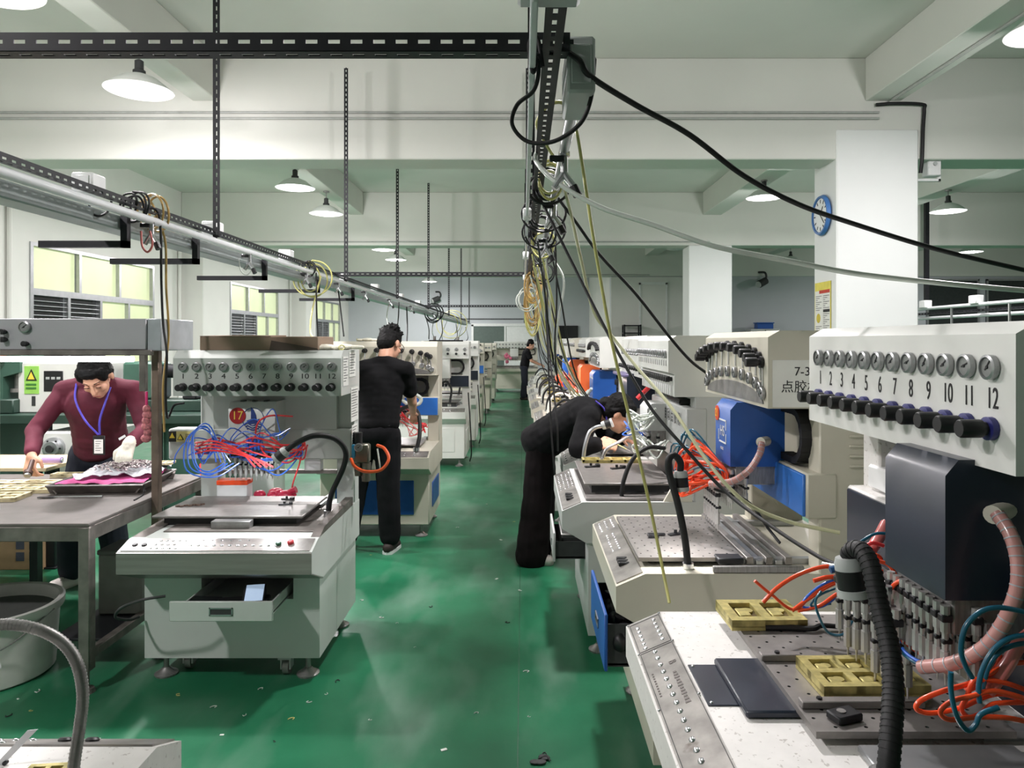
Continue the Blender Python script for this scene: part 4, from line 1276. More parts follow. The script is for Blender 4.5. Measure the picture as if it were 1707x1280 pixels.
MB().tube([A.lp(629, 748, 3.82), A.lp(633, 775, 3.8), A.lp(634, 783, 3.84)], 0.005, 6, 5).build('white_hose', WHITEH, ar)

# ---------------------------------------------------------------- nearest machine on the right: white, twelve knobs
R1 = machine('nearest white dispensing machine with twelve numbered gauges, long black knobs and navy carriage', 0.30, 2.10, 'R', W=0.88, vh=0.535, z1=1.562, gu0=0.08, gp=0.0673, zg=1.503, zk=1.394, zn=1.446,
            numbers=True, numsize=0.054, numsx=0.62, body='speck', headp='white', box='navy', beam='navy', u_box=(0.55, 0.77), v_box=0.48, z_box=(1.07, 1.33), z_beam=(0.945, 1.13), detail=2, ring='knobblue',
            plate=(0.1, 0.18, 0.27, 0.66), holes=(18, 13), plate_z=0.79, backp='lightgrey')
r1 = R1.root
MB().box(0.1, 0.8, 0.74, 0.76, 0.77, 1.12).build('inner_wall', PAINT['navy'], r1)
# console buttons and engraved borders
for k in range(6):
    for t_ in (0.27, 0.74):
        R1.btn(BTN, 0.055 + k * 0.026 - (0.012 if t_ > .5 else 0), R1.sl * t_, 0.85)
for k in range(17):
    R1.btn(BTN, 0.225 + k * 0.0375, R1.sl * 0.45, 1.0)
for u0, u1 in ((0.022, 0.2), (0.21, 0.8)):
    mb = MB()
    for t_ in (0.1, 0.92):
        c = R1.onpanel(0, R1.sl * t_, 0.004)
        mb.obox(((u0 + u1) / 2, c[1], c[2]), (1, 0, 0), (0, math.cos(R1.ang), math.sin(R1.ang)), (0, -math.sin(R1.ang), math.cos(R1.ang)), (u1 - u0) / 2, 0.0008, 0.0008)
    for u in (u0, u1):
        c = R1.onpanel(0, R1.sl * 0.51, 0.004)
        mb.obox((u, c[1], c[2]), (1, 0, 0), (0, math.cos(R1.ang), math.sin(R1.ang)), (0, -math.sin(R1.ang), math.cos(R1.ang)), 0.0008, R1.sl * 0.41, 0.0008)
    mb.build('engraved_border', DGREY, R1.panel)
mb = MB()
for k in range(12):
    c = R1.onpanel(0.36 + k * 0.013, R1.sl * 0.68, 0.0045)
    mb.obox(c, (1, 0, 0), (0, math.cos(R1.ang), math.sin(R1.ang)), (0, -math.sin(R1.ang), math.cos(R1.ang)), 0.0035, 0.0045 + 0.001 * (k % 3), 0.0005)
for k in range(10):
    c = R1.onpanel(0.33 + k * 0.012, R1.sl * 0.2, 0.0045)
    mb.obox(c, (1, 0, 0), (0, math.cos(R1.ang), math.sin(R1.ang)), (0, -math.sin(R1.ang), math.cos(R1.ang)), 0.0025, 0.0025, 0.0005)
mb.build('printed_text', mat('faded_ink', (110, 104, 100), 0.7), R1.panel)['kind'] = 'stuff'
inst('printed_letter', text_mesh('B', 0.028, MATS['faded_ink']), R1.panel, R1.onpanel(0.31, R1.sl * 0.72, 0.0048), (R1.ang, 0, 0))
for u in (0.014, 0.205, 0.49, 0.805):
    for t_ in (0.06, 0.95):
        inst('screw', BTN, R1.panel, R1.onpanel(u, R1.sl * t_, 0.004), (R1.ang, 0, 0), (0.4, 0.5, 0.7))
# dark stepped covers between console and plate
MB().box(0.35, 0.545, 0.1, 0.22, 0.76, 0.7635, 0.001).build('flat_cover', PAINT['navy'], r1)
MB().box(0.345, 0.6, 0.165, 0.36, 0.762, 0.778, 0.004).build('raised_cover', PAINT['navy'], r1)
for u, v in ((0.36, 0.11), (0.535, 0.11)):
    inst('screw', BTN, r1, (u, v, 0.764), (0, 0, 0), (0.5, 0.6, 0.6))
MB().box(0.72, 0.86, 0.34, 0.64, 0.763, 0.777, 0.003).build('guide_rail', ALU, r1)
for k in range(13):
    inst('dispensing_valve', VALVE, r1, (0.36 + 0.022 * k, 0.465 + 0.035 * (k % 2), 1.0 - 0.012 * (k % 3)), (0, 0, 0), (1.15, 1.15, 1.15))
MB().box(0.35, 0.62, 0.485, 0.53, 0.985, 1.03, 0.003).build('valve_bar', STEEL, r1)
for k in range(2):
    MB().cyl((0.585 + k * 0.03, 0.45, 1.03), (0.585 + k * 0.03, 0.45, 0.96), 0.008, n=12).cyl((0.585 + k * 0.03, 0.45, 1.045), (0.585 + k * 0.03, 0.45, 1.03), 0.011, n=6).cyl((0.585 + k * 0.03, 0.45, 0.96), (0.585 + k * 0.03, 0.45, 0.945), 0.011, n=6).build('syringe_barrel', CHROME, r1)
MB().box(0.6, 0.78, 0.55, 0.56, 0.9, 1.03).build('nozzle_shield', STEEL, r1)
MB().box(0.05, 0.33, 0.68, 0.8, 1.135, 1.2, 0.006).build('motor_cover', WHITEP, r1)
gooseneck(R1, [tolocal(r1, p) for p in (W(1478, 1310, 1.13), W(1484, 1240, 1.15), W(1489, 1150, 1.2), W(1483, 1080, 1.24), W(1466, 1010, 1.28), W(1452, 945, 1.31), W(1436, 918, 1.34), W(1421, 918, 1.36), W(1414, 928, 1.37))], 0.0165, (0.1, 0.12, -1), ribs=True, hs=1.05)
# spiral wrapped hose from the carriage side
def spiral_hose(M, pts, r, m, name='spiral_hose'):
    o = MB().tube(pts, r, 12, 8).build(name, m, M.root, smooth=60)
    P = MB()
    P.tube(pts, r, 4, 6)
    n = len(P.v) // 4
    w = MB()
    cs = [sum((Vector(v) for v in P.v[i * 4:i * 4 + 4]), Vector()) / 4 for i in range(n)]
    for i in range(1, n - 1, 2):
        d = (cs[i + 1] - cs[i - 1]).normalized()
        w.cyl(cs[i] - d * 0.0012, cs[i] + d * 0.0012, r * 1.06, n=12)
    w.build('wrap', mat('clear_wrap', (176, 180, 186), 0.2), o)
    return o


WRAPM = mat('wrapped_hose', (196, 142, 136), 0.3, 0, var=0.3, scale=5, coat=0.4)
L1 = lambda px, py, y: R1.lp(px, py, y)
MB().cyl(L1(1690, 845, 1.36), L1(1655, 858, 1.31), 0.017, n=16).build('hose_port', PAINT['cream'], r1)
spiral_hose(R1, [L1(1662, 856, 1.31), L1(1684, 890, 1.28), L1(1697, 935, 1.26), L1(1695, 985, 1.25), L1(1672, 1040, 1.26), L1(1640, 1080, 1.28), L1(1590, 1105, 1.32), L1(1535, 1112, 1.38)], 0.0125, WRAPM)
QX = lambda x, y, d: L1(1380 + x / 3.657, 870 + y / 3.657, d)


def qtube(pts, d, m, r=0.0045, name='hose'):
    ds = d if isinstance(d, (list, tuple)) else [d] * len(pts)
    MB().tube([QX(x, y, e) for (x, y), e in zip(pts, ds)], r, 8, 7).build(name, m, r1, smooth=60)


qtube([(1260, 850), (1100, 870), (980, 930), (860, 985), (700, 1030), (570, 1085), (540, 1140), (630, 1165), (800, 1135), (960, 1065), (1080, 1050), (1260, 1110)], 1.28, ORANGE)
qtube([(1300, 1240), (1100, 1195), (900, 1190), (740, 1205), (685, 1155), (760, 1090), (880, 1060), (1000, 1030), (1150, 1060), (1300, 1120)], 1.25, ORANGE)
qtube([(1300, 1100), (1160, 1100), (1010, 1110), (930, 1170), (860, 1190), (815, 1140), (850, 1060), (880, 980), (920, 960), (1080, 980), (1300, 1060)], 1.27, ORANGE)
qtube([(1055, 810), (1030, 880), (960, 960), (870, 1020), (840, 1010)], 1.3, ORANGE)
qtube([(1300, 590), (1180, 545), (1040, 522), (930, 548), (840, 640), (812, 780), (840, 880), (880, 950)], 1.22, TEALH)
qtube([(750, 915), (752, 1040), (785, 1180), (850, 1270), (900, 1235), (935, 1170), (1040, 1130)], 1.22, TEALH)
qtube([(1300, 690), (1130, 700), (1020, 770), (950, 880), (920, 1000), (925, 1100)], 1.25, TEALH)
qtube([(1300, 740), (1160, 745), (1050, 790), (980, 880), (940, 1020)], 1.27, TEALH)
qtube([(1290, 640), (1170, 740), (1100, 860), (1030, 960), (970, 1040)], 1.28, PINKH, 0.012, 'thick_hose')
qtube([(325, 290), (345, 410), (385, 600), (460, 720), (560, 800)], [1.62, 1.6, 1.55, 1.5, 1.48], ORANGE)
qtube([(505, 395), (440, 362), (375, 420), (360, 510), (400, 650), (470, 740)], [1.5, 1.5, 1.52, 1.54, 1.52, 1.5], ORANGE)
qtube([(300, 235), (370, 262), (415, 330), (410, 400)], 1.6, ORANGE)
qtube([(240, 225), (290, 205), (320, 230), (270, 250), (235, 235)], 1.62, ORANGE, 0.006)
qtube([(355, 10), (290, 130), (225, 215)], [1.72, 1.68, 1.66], PINKH, 0.013, 'thick_hose')
qtube([(340, 145), (270, 128), (215, 165), (190, 210)], 1.65, REDH)
qtube([(420, 700), (470, 790), (560, 850), (650, 850)], [1.5, 1.46, 1.42, 1.4], BLUEH, 0.0035)
qtube([(420, 750), (480, 820), (570, 870), (660, 860)], [1.5, 1.46, 1.42, 1.4], TEALH, 0.0035)
qtube([(395, 75), (290, 72), (190, 130), (130, 200), (80, 270)], 1.6, TEALH, 0.0035)
qtube([(170, 500), (150, 600), (90, 685), (0, 670), (-60, 560), (-75, 480), (-40, 420)], 1.72, TEALH, 0.0032)
# orange and blue hoses to the left of the lamp
for pts, m2, rr in ((((1402, 945), (1370, 945), (1330, 958), (1295, 980), (1272, 1004)), ORANGE, 0.0055), (((1258, 968), (1285, 990), (1324, 1016), (1360, 985), (1405, 962)), ORANGE, 0.004),
                    (((1320, 1018), (1345, 1000), (1385, 975), (1420, 965)), ORANGE, 0.005), (((1330, 1018), (1365, 1010), (1395, 990), (1425, 975)), ORANGE, 0.005),
                    (((1356, 968), (1380, 962), (1410, 962)), ORANGE, 0.006), (((1424, 965), (1380, 970), (1345, 995), (1340, 1012), (1372, 1010), (1400, 990)), BLUEH, 0.0035),
                    (((1424, 970), (1370, 990), (1352, 1010), (1385, 1006)), TEALH, 0.003)):
    MB().tube([L1(px, py, 1.84) for px, py in pts], rr, 8, 7).build('hose', m2, r1, smooth=60)
for k in range(3):
    MB().cyl(L1(1384 + k * 14, 950 - 3 * k, 1.8), L1(1408 + k * 12, 944 + 3 * k, 1.8), 0.009, n=10).build('blue_fitting', mat('fitting_blue', (30, 80, 130), 0.4), r1)
MB().cyl(L1(1372, 941, 1.86), L1(1392, 945, 1.83), 0.008, n=10).build('quick_coupling', CHROME, r1)


def mold(loc, rz, nx, ny, sx, sy, label, h=0.024, group=None, m=GOLD, seed=0, detail=True):
    """milled brass mold plate with a grid of cavities"""
    t = thing('brass_mold', label, 'mold', loc, rz, group)
    rd = random.Random(seed)
    mb = MB().use(1).box(-sx / 2 + .002, sx / 2 - .002, -sy / 2 + .002, sy / 2 - .002, 0, h * 0.55)
    mb.use(0)
    mb.box(-sx / 2, sx / 2, -sy / 2, sy / 2, 0, h * 0.4)
    wl = min(sx / nx, sy / ny) * 0.13
    for i in range(nx + 1):
        x = -sx / 2 + wl + (sx - 2 * wl) * i / nx
        w2 = wl * (1.0 if 0 < i < nx else 1.0)
        mb.box(x - w2, x + w2, -sy / 2, sy / 2, h * 0.3, h - 0.0004 * (i % 2))
    for j in range(ny + 1):
        y = -sy / 2 + wl + (sy - 2 * wl) * j / ny
        mb.box(-sx / 2, sx / 2, y - wl, y + wl, h * 0.3, h - 0.0002)
    mb.build('mold_block', [m, GOLDD], t, smooth=0)
    if detail:
        for i in range(nx):
            for j in range(ny):
                cx, cy = -sx / 2 + wl + (sx - 2 * wl) * (i + .5) / nx, -sy / 2 + wl + (sy - 2 * wl) * (j + .5) / ny
                c = MB().box(cx - sx / nx * 0.2, cx + sx / nx * 0.12, cy - sy / ny * 0.2, cy + sy / ny * 0.15, h * 0.4, h * 0.85, 0.002)
                c.cyl((cx + sx / nx * .12, cy + sy / ny * .1, h * .4), (cx + sx / nx * .12, cy + sy / ny * .1, h * .75), min(sx / nx, sy / ny) * 0.16, n=10)
                c.build('cavity_core', m, t)
    return t


mold((0.645, 1.96, 0.791), 0.02, 2, 1, 0.2, 0.15, 'brass mold overhanging the far corner of the nearest perforated plate', 0.028, seed=1)
mold((0.75, 1.60, 0.791), 0.02, 3, 2, 0.23, 0.15, 'brass mold clamped in the middle of the nearest perforated plate', 0.028, seed=2)
for (x0, x1, y, l) in ((0.565, 0.66, 1.715, 'grey steel clamp bar behind the middle brass mold'), (0.575, 0.83, 1.495, 'long grey steel clamp bar in front of the middle brass mold')):
    t = thing('clamp_strip', l, 'bar', ((x0 + x1) / 2, y, 0.7905))
    hw = (x1 - x0) / 2
    MB().box(-hw, hw, -0.012, 0.012, 0, 0.016, 0.002).build('bar_body', STEELP, t)
    MB().cyl((-hw + 0.04, 0, 0.016), (-hw + 0.04, 0, 0.02), 0.006, n=6).build('bolt', STEELD, t)
t = thing('steel_block', 'small dark steel block with a drilled hole near the front of the nearest plate', 'block', (0.645, 1.445, 0.7905), 0.35)
MB().box(-0.03, 0.03, -0.02, 0.02, 0, 0.016, 0.003).build('block_body', STEELD, t)
MB().lathe([(0.005, 0.0162), (0.009, 0.0162), (0.009, 0.018), (0.005, 0.018)], (-0.006, 0.002, 0), n=12).build('bush', STEEL, t)
t = thing('scraper', 'long black handled tool lying across the nearest perforated plate', 'tool', (0.755, 1.885, 0.7905), -0.03)
MB().tube([(-0.12, 0, 0.008), (-0.06, 0, 0.008), (0.0, -0.008, 0.009), (0.03, 0.006, 0.012), (0.1, 0.004, 0.008)], [0.009, 0.006], 8, 6).build('handle', BLK, t)
MB().box(0.09, 0.14, 0.0, 0.01, 0.004, 0.007).build('blade', STEEL, t)
MB().cyl((0.19, 0.17, 0.76), (0.19, 0.17, 0.77), 0.0).build('screw', CHROME, r1) if False else None
cable('power_cable', [(0.33, 1.62, 0.6), (0.29, 1.60, 0.5), (0.26, 1.52, 0.42), (0.25, 1.45, 0.3), (0.28, 1.4, 0.15), (0.3, 1.3, 0.01)], 0.005, WHITEH, 'thin pale cable hanging in front of the nearest white machine cabinet')

# ---------------------------------------------------------------- second machine on the right: beige with the arch of gauges
R2 = machine('beige dispensing machine with arched gauges, blue carriage numbered 21 and paper notice', 0.315, 3.27, 'R', W=0.83, vh=0.515, head='arc', body='beige', headp='beige', box='blue', beam='midblue',
             u_box=(0.355, 0.56), v_box=0.465, z_box=(1.076, 1.318), z_beam=(0.945, 1.10), detail=2, plate=(0.15, 0.085, 0.09, 0.46), holes=(18, 12), plate_z=0.79, panel_u=(0.02, 0.81),
             drawer=dict(hole=(0.28, 0.76, 0.40, 0.6), v=-0.03, paint='blue', gap=0.01))
r2 = R2.root
for k in range(5):
    for j in (0.25, 0.5, 0.75):
        R2.btn(BTN, 0.06 + k * 0.03, R2.sl * j, 0.7)
for k in range(8):
    for j in (0.35, 0.6):
        R2.btn(BTN, 0.27 + k * 0.03, R2.sl * j, 0.7)
for k in range(3):
    MB().box(0.6 + k * 0.03, 0.618 + k * 0.03, 0.03, 0.07, R2.onpanel(0, .05)[2] + 0.0, R2.onpanel(0, .05)[2] + 0.014, 0.002).build('rocker_switch', BLK, R2.panel)
for k in range(5):
    MB().box(0.1 + k * 0.0, 0.74, 0.47 + k * 0.034, 0.495 + k * 0.034, 0.762, 0.79 - 0.012 * (k % 2), 0.002).build('guide_rail', ALU if k % 2 else STEELP, r2)
MB().box(0.72, 0.78, 0.36, 0.45, 0.775, 0.797, 0.004).build('rail_stop', STEELD, r2)
MB().box(0.815, 0.829, 0.33, 0.64, 0.762, 0.785, 0.003).build('side_rail', STEEL, r2)
bx = R2.box
MB().lathe([(0, 0), (0.03, 0), (0.03, 0.003), (0, 0.003)], (0.382, 0.465, 1.262), (0, -1, 0), 24).build('badge', mat('badge_orange', (214, 74, 36), 0.4), bx)
write('badge_number', '21', 0.044, MATS['badge_yellow'], bx, (0.382, 0.4605, 1.262), sx=0.9)
lm = MB()
for (a, b2, c, d) in ((0.41, 0.505, 1.238, 1.244), (0.41, 0.505, 1.152, 1.158), (0.4, 0.406, 1.16, 1.2), (0.5, 0.506, 1.16, 1.19), (0.5, 0.506, 1.205, 1.24)):
    lm.box(a, b2, 0.4635, 0.466, c, d)
lm.build('logo_frame', WHITEP, bx)
write('logo_letters', 'HS', 0.058, WHITEP, bx, (0.455, 0.4635, 1.197), sx=0.9)
write('logo_caption', 'HS-02', 0.016, WHITEP, bx, (0.45, 0.4635, 1.13))
# paper notice on the near side
pp = MB().box(0.8305, 0.8325, 0.53, 0.78, 1.325, 1.485).build('paper_notice', PAPER, r2)
write('notice_number', '7-3', 0.042, INK, pp, (0.8330, tolocal(r2, W(1337, 620, 2.44)).y, 1.445), (PI / 2, 0, PI / 2))
write('notice_text', '点胶机', 0.0445, INK, pp, (0.8330, tolocal(r2, W(1334, 646, 2.44)).y, 1.392), (PI / 2, 0, PI / 2))
for k in range(5):
    MB().box(0.829, 0.836, 0.79, 0.86, 1.12 + k * 0.034, 1.128 + k * 0.034, 0.002).build('vent_slot', PAINT['beige'], r2)
MB().cyl(R2.lp(1278, 735, 2.7), R2.lp(1268, 737, 2.66), 0.018, n=16).build('hose_port', PAINT['cream'], r2)
spiral_hose(R2, [R2.lp(1270, 738, 2.66), R2.lp(1266, 757, 2.64), R2.lp(1250, 782, 2.64), R2.lp(1226, 800, 2.66), R2.lp(1200, 806, 2.7), R2.lp(1184, 806, 2.74)], 0.0125, WRAPM)
gooseneck(R2, [R2.lp(1147, 948, 2.5), R2.lp(1142, 900, 2.52), R2.lp(1130, 840, 2.54), R2.lp(1116, 790, 2.56), R2.lp(1115, 766, 2.56), R2.lp(1124, 759, 2.57), R2.lp(1134, 770, 2.58), R2.lp(1134, 785, 2.58)], 0.0125, (0.05, 0.05, -1))
area('worklight', W(1128, 838, 2.58), 0.05, 1.6, (1.0, 0.98, 0.96))
st = [(0.36 + 0.02 * k, 0.47, 1.02) for k in range(9)]
hoses(R2, st, R2.lp(1138, 775, 2.95), ORANGE, 0.0055, 12, 41, 0.06, 0.1)
hoses(R2, st, R2.lp(1150, 795, 2.85), ORANGE, 0.0055, 8, 42, -0.02, 0.12)
hoses(R2, st, R2.lp(1140, 752, 3.0), TEALH, 0.0035, 8, 43, 0.09, 0.12)
for k in range(7):
    inst('dispensing_valve', VALVE, r2, (0.33 + 0.03 * k, 0.43, 0.985), (0, 0, 0), (1.1, 1.1, 1.1))
t = thing('blue_cable_bundle', 'black clamp bits on the perforated plate beside the yellow hose', 'clamp', W(1088, 887, 2.8) * 1.0)
t.location.z = 0.79
MB().box(-0.02, 0.02, -0.03, 0.01, 0, 0.012, 0.002).box(0.0, 0.05, 0.0, 0.016, 0.002, 0.01, 0.002).build('clamp_jaw', STEELD, t)
t.name = 'mold_clamp'
clamp(W(1126, 886, 2.82).x, 2.82, 0.79, 0.4, 'black clamp on the perforated plate behind the thick black lamp arm', 1.1, STEELD)
rd = random.Random(9)
for k, (x, y, z) in enumerate(((0.33, 2.85, 0.435), (0.36, 2.72, 0.43), (0.34, 2.6, 0.432))):
    t = thing('black_part_bag', ['black bag at the far end of the open blue drawer', 'black bag in the middle of the open blue drawer', 'black bag at the near end of the open blue drawer'][k], 'bag', (x, y, z - 0.01))
    mb = MB()
    for j in range(5):
        mb.ball((rd.uniform(-.02, .03), rd.uniform(-.04, .04), 0.045 + rd.uniform(0, .04)), (0.035, 0.045, 0.04), 8, 6)
    mb.build('bag_body', BLK, t)
    MB().cyl((0, 0, 0.1), (0.01, 0, 0.13), 0.01, 0.018, 8).build('bag_neck', BLK, t)

# ---------------------------------------------------------------- third: stepped head, worker leaning behind it
R3 = machine('off white dispensing machine with stepped gauge head and black writing, third on the right', 0.19, 4.45, 'R', W=0.93, vh=0.52, head='step', body='lightgrey', headp='white', box='lightgrey', beam='lightgrey',
             n=16, u_box=(0.2, 0.45), v_box=0.5, z_box=(1.05, 1.2), z_beam=(1.0, 1.22), v_beam=0.6, detail=2, plate=(0.12, 0.12, 0.12, 0.58), plate_z=0.83, zh0=1.335, zh1=1.55, zh2=1.575,
             drawer=dict(hole=(0.35, 0.75, 0.42, 0.56), v=-0.035, paint='lightgrey', gap=0.0))
for k, ch in enumerate('自动点胶机'):
    write('beam_letter', ch, 0.075, INK, R3.root, (0.47 + k * 0.085, 0.5975, 1.15), sx=0.7)
for k in range(9):
    for j in (0.2, 0.42, 0.64, 0.84):
        R3.btn(BTN, 0.1 + k * 0.05, R3.sl * j, 0.75)
for k in range(3):
    MB().box(0.66 + k * 0.05, 0.69 + k * 0.05, 0.03, 0.07, R3.onpanel(0, .05)[2], R3.onpanel(0, .05)[2] + 0.014, 0.002).build('rocker_switch', BLK, R3.panel)
MB().box(0.06, 0.9, 0.12, 0.6, 0.762, 0.775, 0.002).build('slide_plate', STEELP, R3.root)
MB().box(0.2, 0.7, 0.6, 0.612, 0.78, 0.93, 0.003).build('side_bracket', STEELP, R3.root)
gooseneck(R3, [R3.lp(1035, 836, 3.6), R3.lp(1040, 800, 3.6), R3.lp(1055, 765, 3.62), R3.lp(1080, 746, 3.66), R3.lp(1108, 747, 3.7)], 0.011, (1, 0, -0.3), head=False)
gooseneck(R3, [R3.lp(972, 770, 4.35), R3.lp(975, 745, 4.35), R3.lp(982, 722, 4.36), R3.lp(992, 713, 4.36), R3.lp(1003, 710, 4.37)], 0.012, (0.1, 1, 0.35), ALU)
gooseneck(R3, [R3.lp(1003, 768, 4.25), R3.lp(1012, 748, 4.25), R3.lp(1035, 735, 4.3), R3.lp(1055, 722, 4.3)], 0.01, (1, 0, 0), STEEL, head=False)
st = [(0.22 + 0.025 * k, 0.5, 1.0) for k in range(9)]
hoses(R3, st, R3.lp(1090, 690, 3.9), WHITEH, 0.005, 14, 51, 0.05, 0.12)
hoses(R3, [(0.25 + 0.05 * k, 0.5, 0.93) for k in range(6)], R3.lp(1110, 740, 3.8), WHITEH, 0.005, 8, 52, 0.02, 0.1)
hoses(R3, st, R3.lp(1062, 715, 4.1), BLUEH, 0.004, 5, 53, 0.04, 0.1)
MB().cyl((0.1, 0.58, 1.28), (0.1, 0.5, 1.2), 0.014, n=10).build('thick_hose', REDH, R3.root)
area('worklight', tolocal(R3.root, Vector((0, 0, 0))) * 0 + W(1066, 700, 4.25), 0.08, 3.0, (1.0, 0.82, 0.78))
mold((0.52, 4.28, 0.831), 0.0, 4, 2, 0.34, 0.1, 'brass mold strip on the plate beside the leaning worker', 0.02, seed=3)
for k, (px, py, y) in enumerate(((985, 773, 4.1), (1028, 774, 4.05))):
    p = W(px, py, y)
    clamp(p.x, y, 0.83, 0.2 + 0.2 * k, ['left black clamp on the plate below the leaning worker', 'right black clamp on the plate below the leaning worker'][k], 1.3)
t = thing('metal_toolbox', 'dark box of trays in the drawer beside the leaning worker', 'box', (0.25, 3.9, 0.428))
MB().box(-0.05, 0.08, -0.14, 0.14, 0, 0.1, 0.006).build('box_body', DGREY, t)
MB().box(-0.052, 0.082, -0.142, 0.142, 0.1, 0.115, 0.006).build('lid', STEEL, t)
# wedge shaped side plate beside the beam
MB().prism([(0.5, 0.76), (0.64, 0.76), (0.64, 1.0)], 0.9, 0.92).build('side_gusset', PAINT['cream'], R3.root)

# ---------------------------------------------------------------- the rest of the right row
specs = [
    ('plain white dispensing machine with a purple tray under its head, fourth on the right', 0.27, 5.75, dict(W=0.95, head='row', n=10, body='white', headp='white', box='navy', beam='white', zg=1.47, zk=1.36, zh0=1.30)),
    ('fifth right machine, white with a dark arch of knobs over a blue carriage', 0.13, 7.0, dict(W=0.9, head='arc', body='white', headp='white', box='blue', beam='blue', u_box=(0.5, 0.82), z_box=(1.0, 1.29))),
    ('white dispensing machine with bright orange panels, sixth on the right', 0.12, 8.25, dict(W=0.9, head='row', body='cream', headp='white', box='orange', beam='orange', u_box=(0.45, 0.85), z_box=(1.02, 1.3), zh0=1.38)),
    ('seventh machine on the right, orange carriage half hidden by drop lines', 0.10, 9.5, dict(head='row', body='cream', headp='cream', box='orange', beam='blue', zh0=1.36)),
    ('eighth machine on the right behind the drop lines, blue carriage', 0.09, 10.75, dict(head='row', body='cream', headp='white', box='blue', beam='blue')),
    ('ninth machine on the right, white with navy carriage', 0.08, 12.0, dict(head='row', body='white', headp='white', box='navy', beam='navy')),
    ('tenth machine on the right, nearest in front of the far worker', 0.07, 13.3, dict(head='row', body='cream', headp='cream', box='blue', beam='blue', drawer=None)),
    ('eleventh machine on the right, before the far worker', 0.10, 14.7, dict(head='row', body='white', headp='white', box='navy', beam='white')),
    ('twelfth machine on the right, beside the far worker', 0.16, 16.2, dict(head='row', body='white', headp='white', box='navy', beam='white')),
    ('last machine on the right, where the far worker stands', 0.42, 19.3, dict(head='row', body='cream', headp='white', box='navy', beam='white')),
]
RM = [R1, R2, R3]
for k, (l, x0, y0, kw) in enumerate(specs):
    kw = dict(kw)
    kw.setdefault('detail', 1 if k < 3 else 0)
    if k < 3:
        kw['buttons'] = 'few'
    RM.append(machine(l, x0, y0, 'R', **kw))
R4, R5, R6 = RM[3], RM[4], RM[5]
MB().box(0.05, 0.6, 0.44, 0.55, 1.29, 1.31, 0.004).build('purple_tray', mat('purple_grey', (112, 104, 140), 0.4), R4.root)
for k in range(4):
    MB().box(0.56 + k * 0.07, 0.6 + k * 0.07, 0.468, 0.472, 1.22, 1.235).build('label_strip', WHITEP, R5.root)
MB().tube([(0.52, 0.46, 1.1), (0.6, 0.42, 1.07), (0.72, 0.42, 1.07), (0.8, 0.46, 1.14)], 0.014, 8, 6).build('pale_hose', WHITEH, R5.root)
coil((0.65, 6.35, 0.93), (-1, -0.5, 0), 0.08, 6, 0.006, WHITEH, 'white hose coil hanging under the blue carriage', seed=60)
# working clutter on the far beds: clamps, black hooks of lamps, molds
for k, M in enumerate(RM[3:11]):
    s = M.s
    for j in range(2 if k < 5 else 1):
        u = 0.2 + 0.4 * j
        gooseneck(M, [(u, 0.14, 0.76), (u, 0.16, 0.9), (u + 0.03, 0.25, 0.99), (u + 0.06, 0.36, 0.97), (u + 0.05, 0.38, 0.9)], 0.012, (0.1, 0.3, -1), BLKR if (k + j) % 3 else WHITEH)
    if k < 5:
        st = [(s['u_box'][0] + 0.03 * q, s['v_box'], s['z_box'][0] - 0.03) for q in range(6)]
        hoses(M, st, (0.1, 0.5, 1.0), [REDH, WHITEH, ORANGE, REDH, WHITEH][k], 0.006, 8, 70 + k, 0.08, 0.12)
        hoses(M, st, (0.75, 0.5, 0.98), [WHITEH, BLUEH, WHITEH, BLUEH, ORANGE][k], 0.006, 6, 80 + k, 0.05, 0.12)
    p = M.root.matrix_basis @ Vector((0.42, 0.34, 0))
    mold((p.x, p.y, 0.791), PI / 2, 3, 2, 0.3, 0.16, 'brass mold on the bed of ' + ['the plain white machine behind the leaning worker', 'the blue carriage machine with the arch', 'the orange panelled machine', 'the seventh right hand machine', 'the eighth right hand machine', 'the ninth right hand machine', 'the tenth right hand machine', 'the eleventh right hand machine'][k], 0.03, seed=k, detail=k < 2)
area('worklight', (0.42, 7.4, 1.35), 0.1, 5.0, (1.0, 0.72, 0.68))
area('worklight', (0.40, 10.0, 1.35), 0.1, 5.0, (1.0, 0.8, 0.76))

# ---------------------------------------------------------------- the rest of the left row
LM = []
lspecs = [
    ('beige dispensing machine with blue panels where the man in the black t-shirt works', -1.62, 5.5, dict(W=0.9, head='arc', zd=0.69, zf=0.655, zc=0.57, vb=0.17, zh0=1.262, zh1=1.50, zh2=1.545, body='beige', headp='beige', box='blue', beam='midblue', u_box=(0.46, 0.66),
                                                                                                  z_box=(1.0, 1.24), z_beam=(0.91, 1.07), plate_z=0.72, detail=2, buttons='few')),
    ('white dispensing machine with navy beam, third on the left', -1.56, 8.75, dict(W=0.86, zd=0.72, zf=0.68, zc=0.6, body='white', headp='white', box='white', beam='navy', detail=1, zh1=1.5, zh2=1.54, vb=0.1, n=8, buttons='few')),
    ('narrow white dispensing machine, fourth on the left', -1.54, 10.35, dict(W=0.86, body='white', headp='white', box='navy', beam='navy', zh1=1.51, zh2=1.55)),
    ('beige dispensing machine with a blue cover, fifth on the left', -1.58, 12.6, dict(W=0.86, head='arc', body='beige', headp='beige', box='blue', beam='midblue', zh1=1.49, zh2=1.51)),
    ('sixth machine on the left, beige with dark cover', -1.55, 15.2, dict(W=0.86, body='beige', headp='cream', box='navy', beam='cream', zh1=1.46, zh2=1.49)),
    ('seventh machine on the left, last before the far wall machine', -1.55, 17.9, dict(W=0.86, body='cream', headp='cream', box='navy', beam='cream', zh1=1.46, zh2=1.49)),
]
for l, x0, y0, kw in lspecs:
    kw = dict(kw)
    kw.setdefault('detail', 0)
    LM.append(machine(l, x0, y0, 'L', **kw))
L2, L3, L4, L5 = LM[:4]
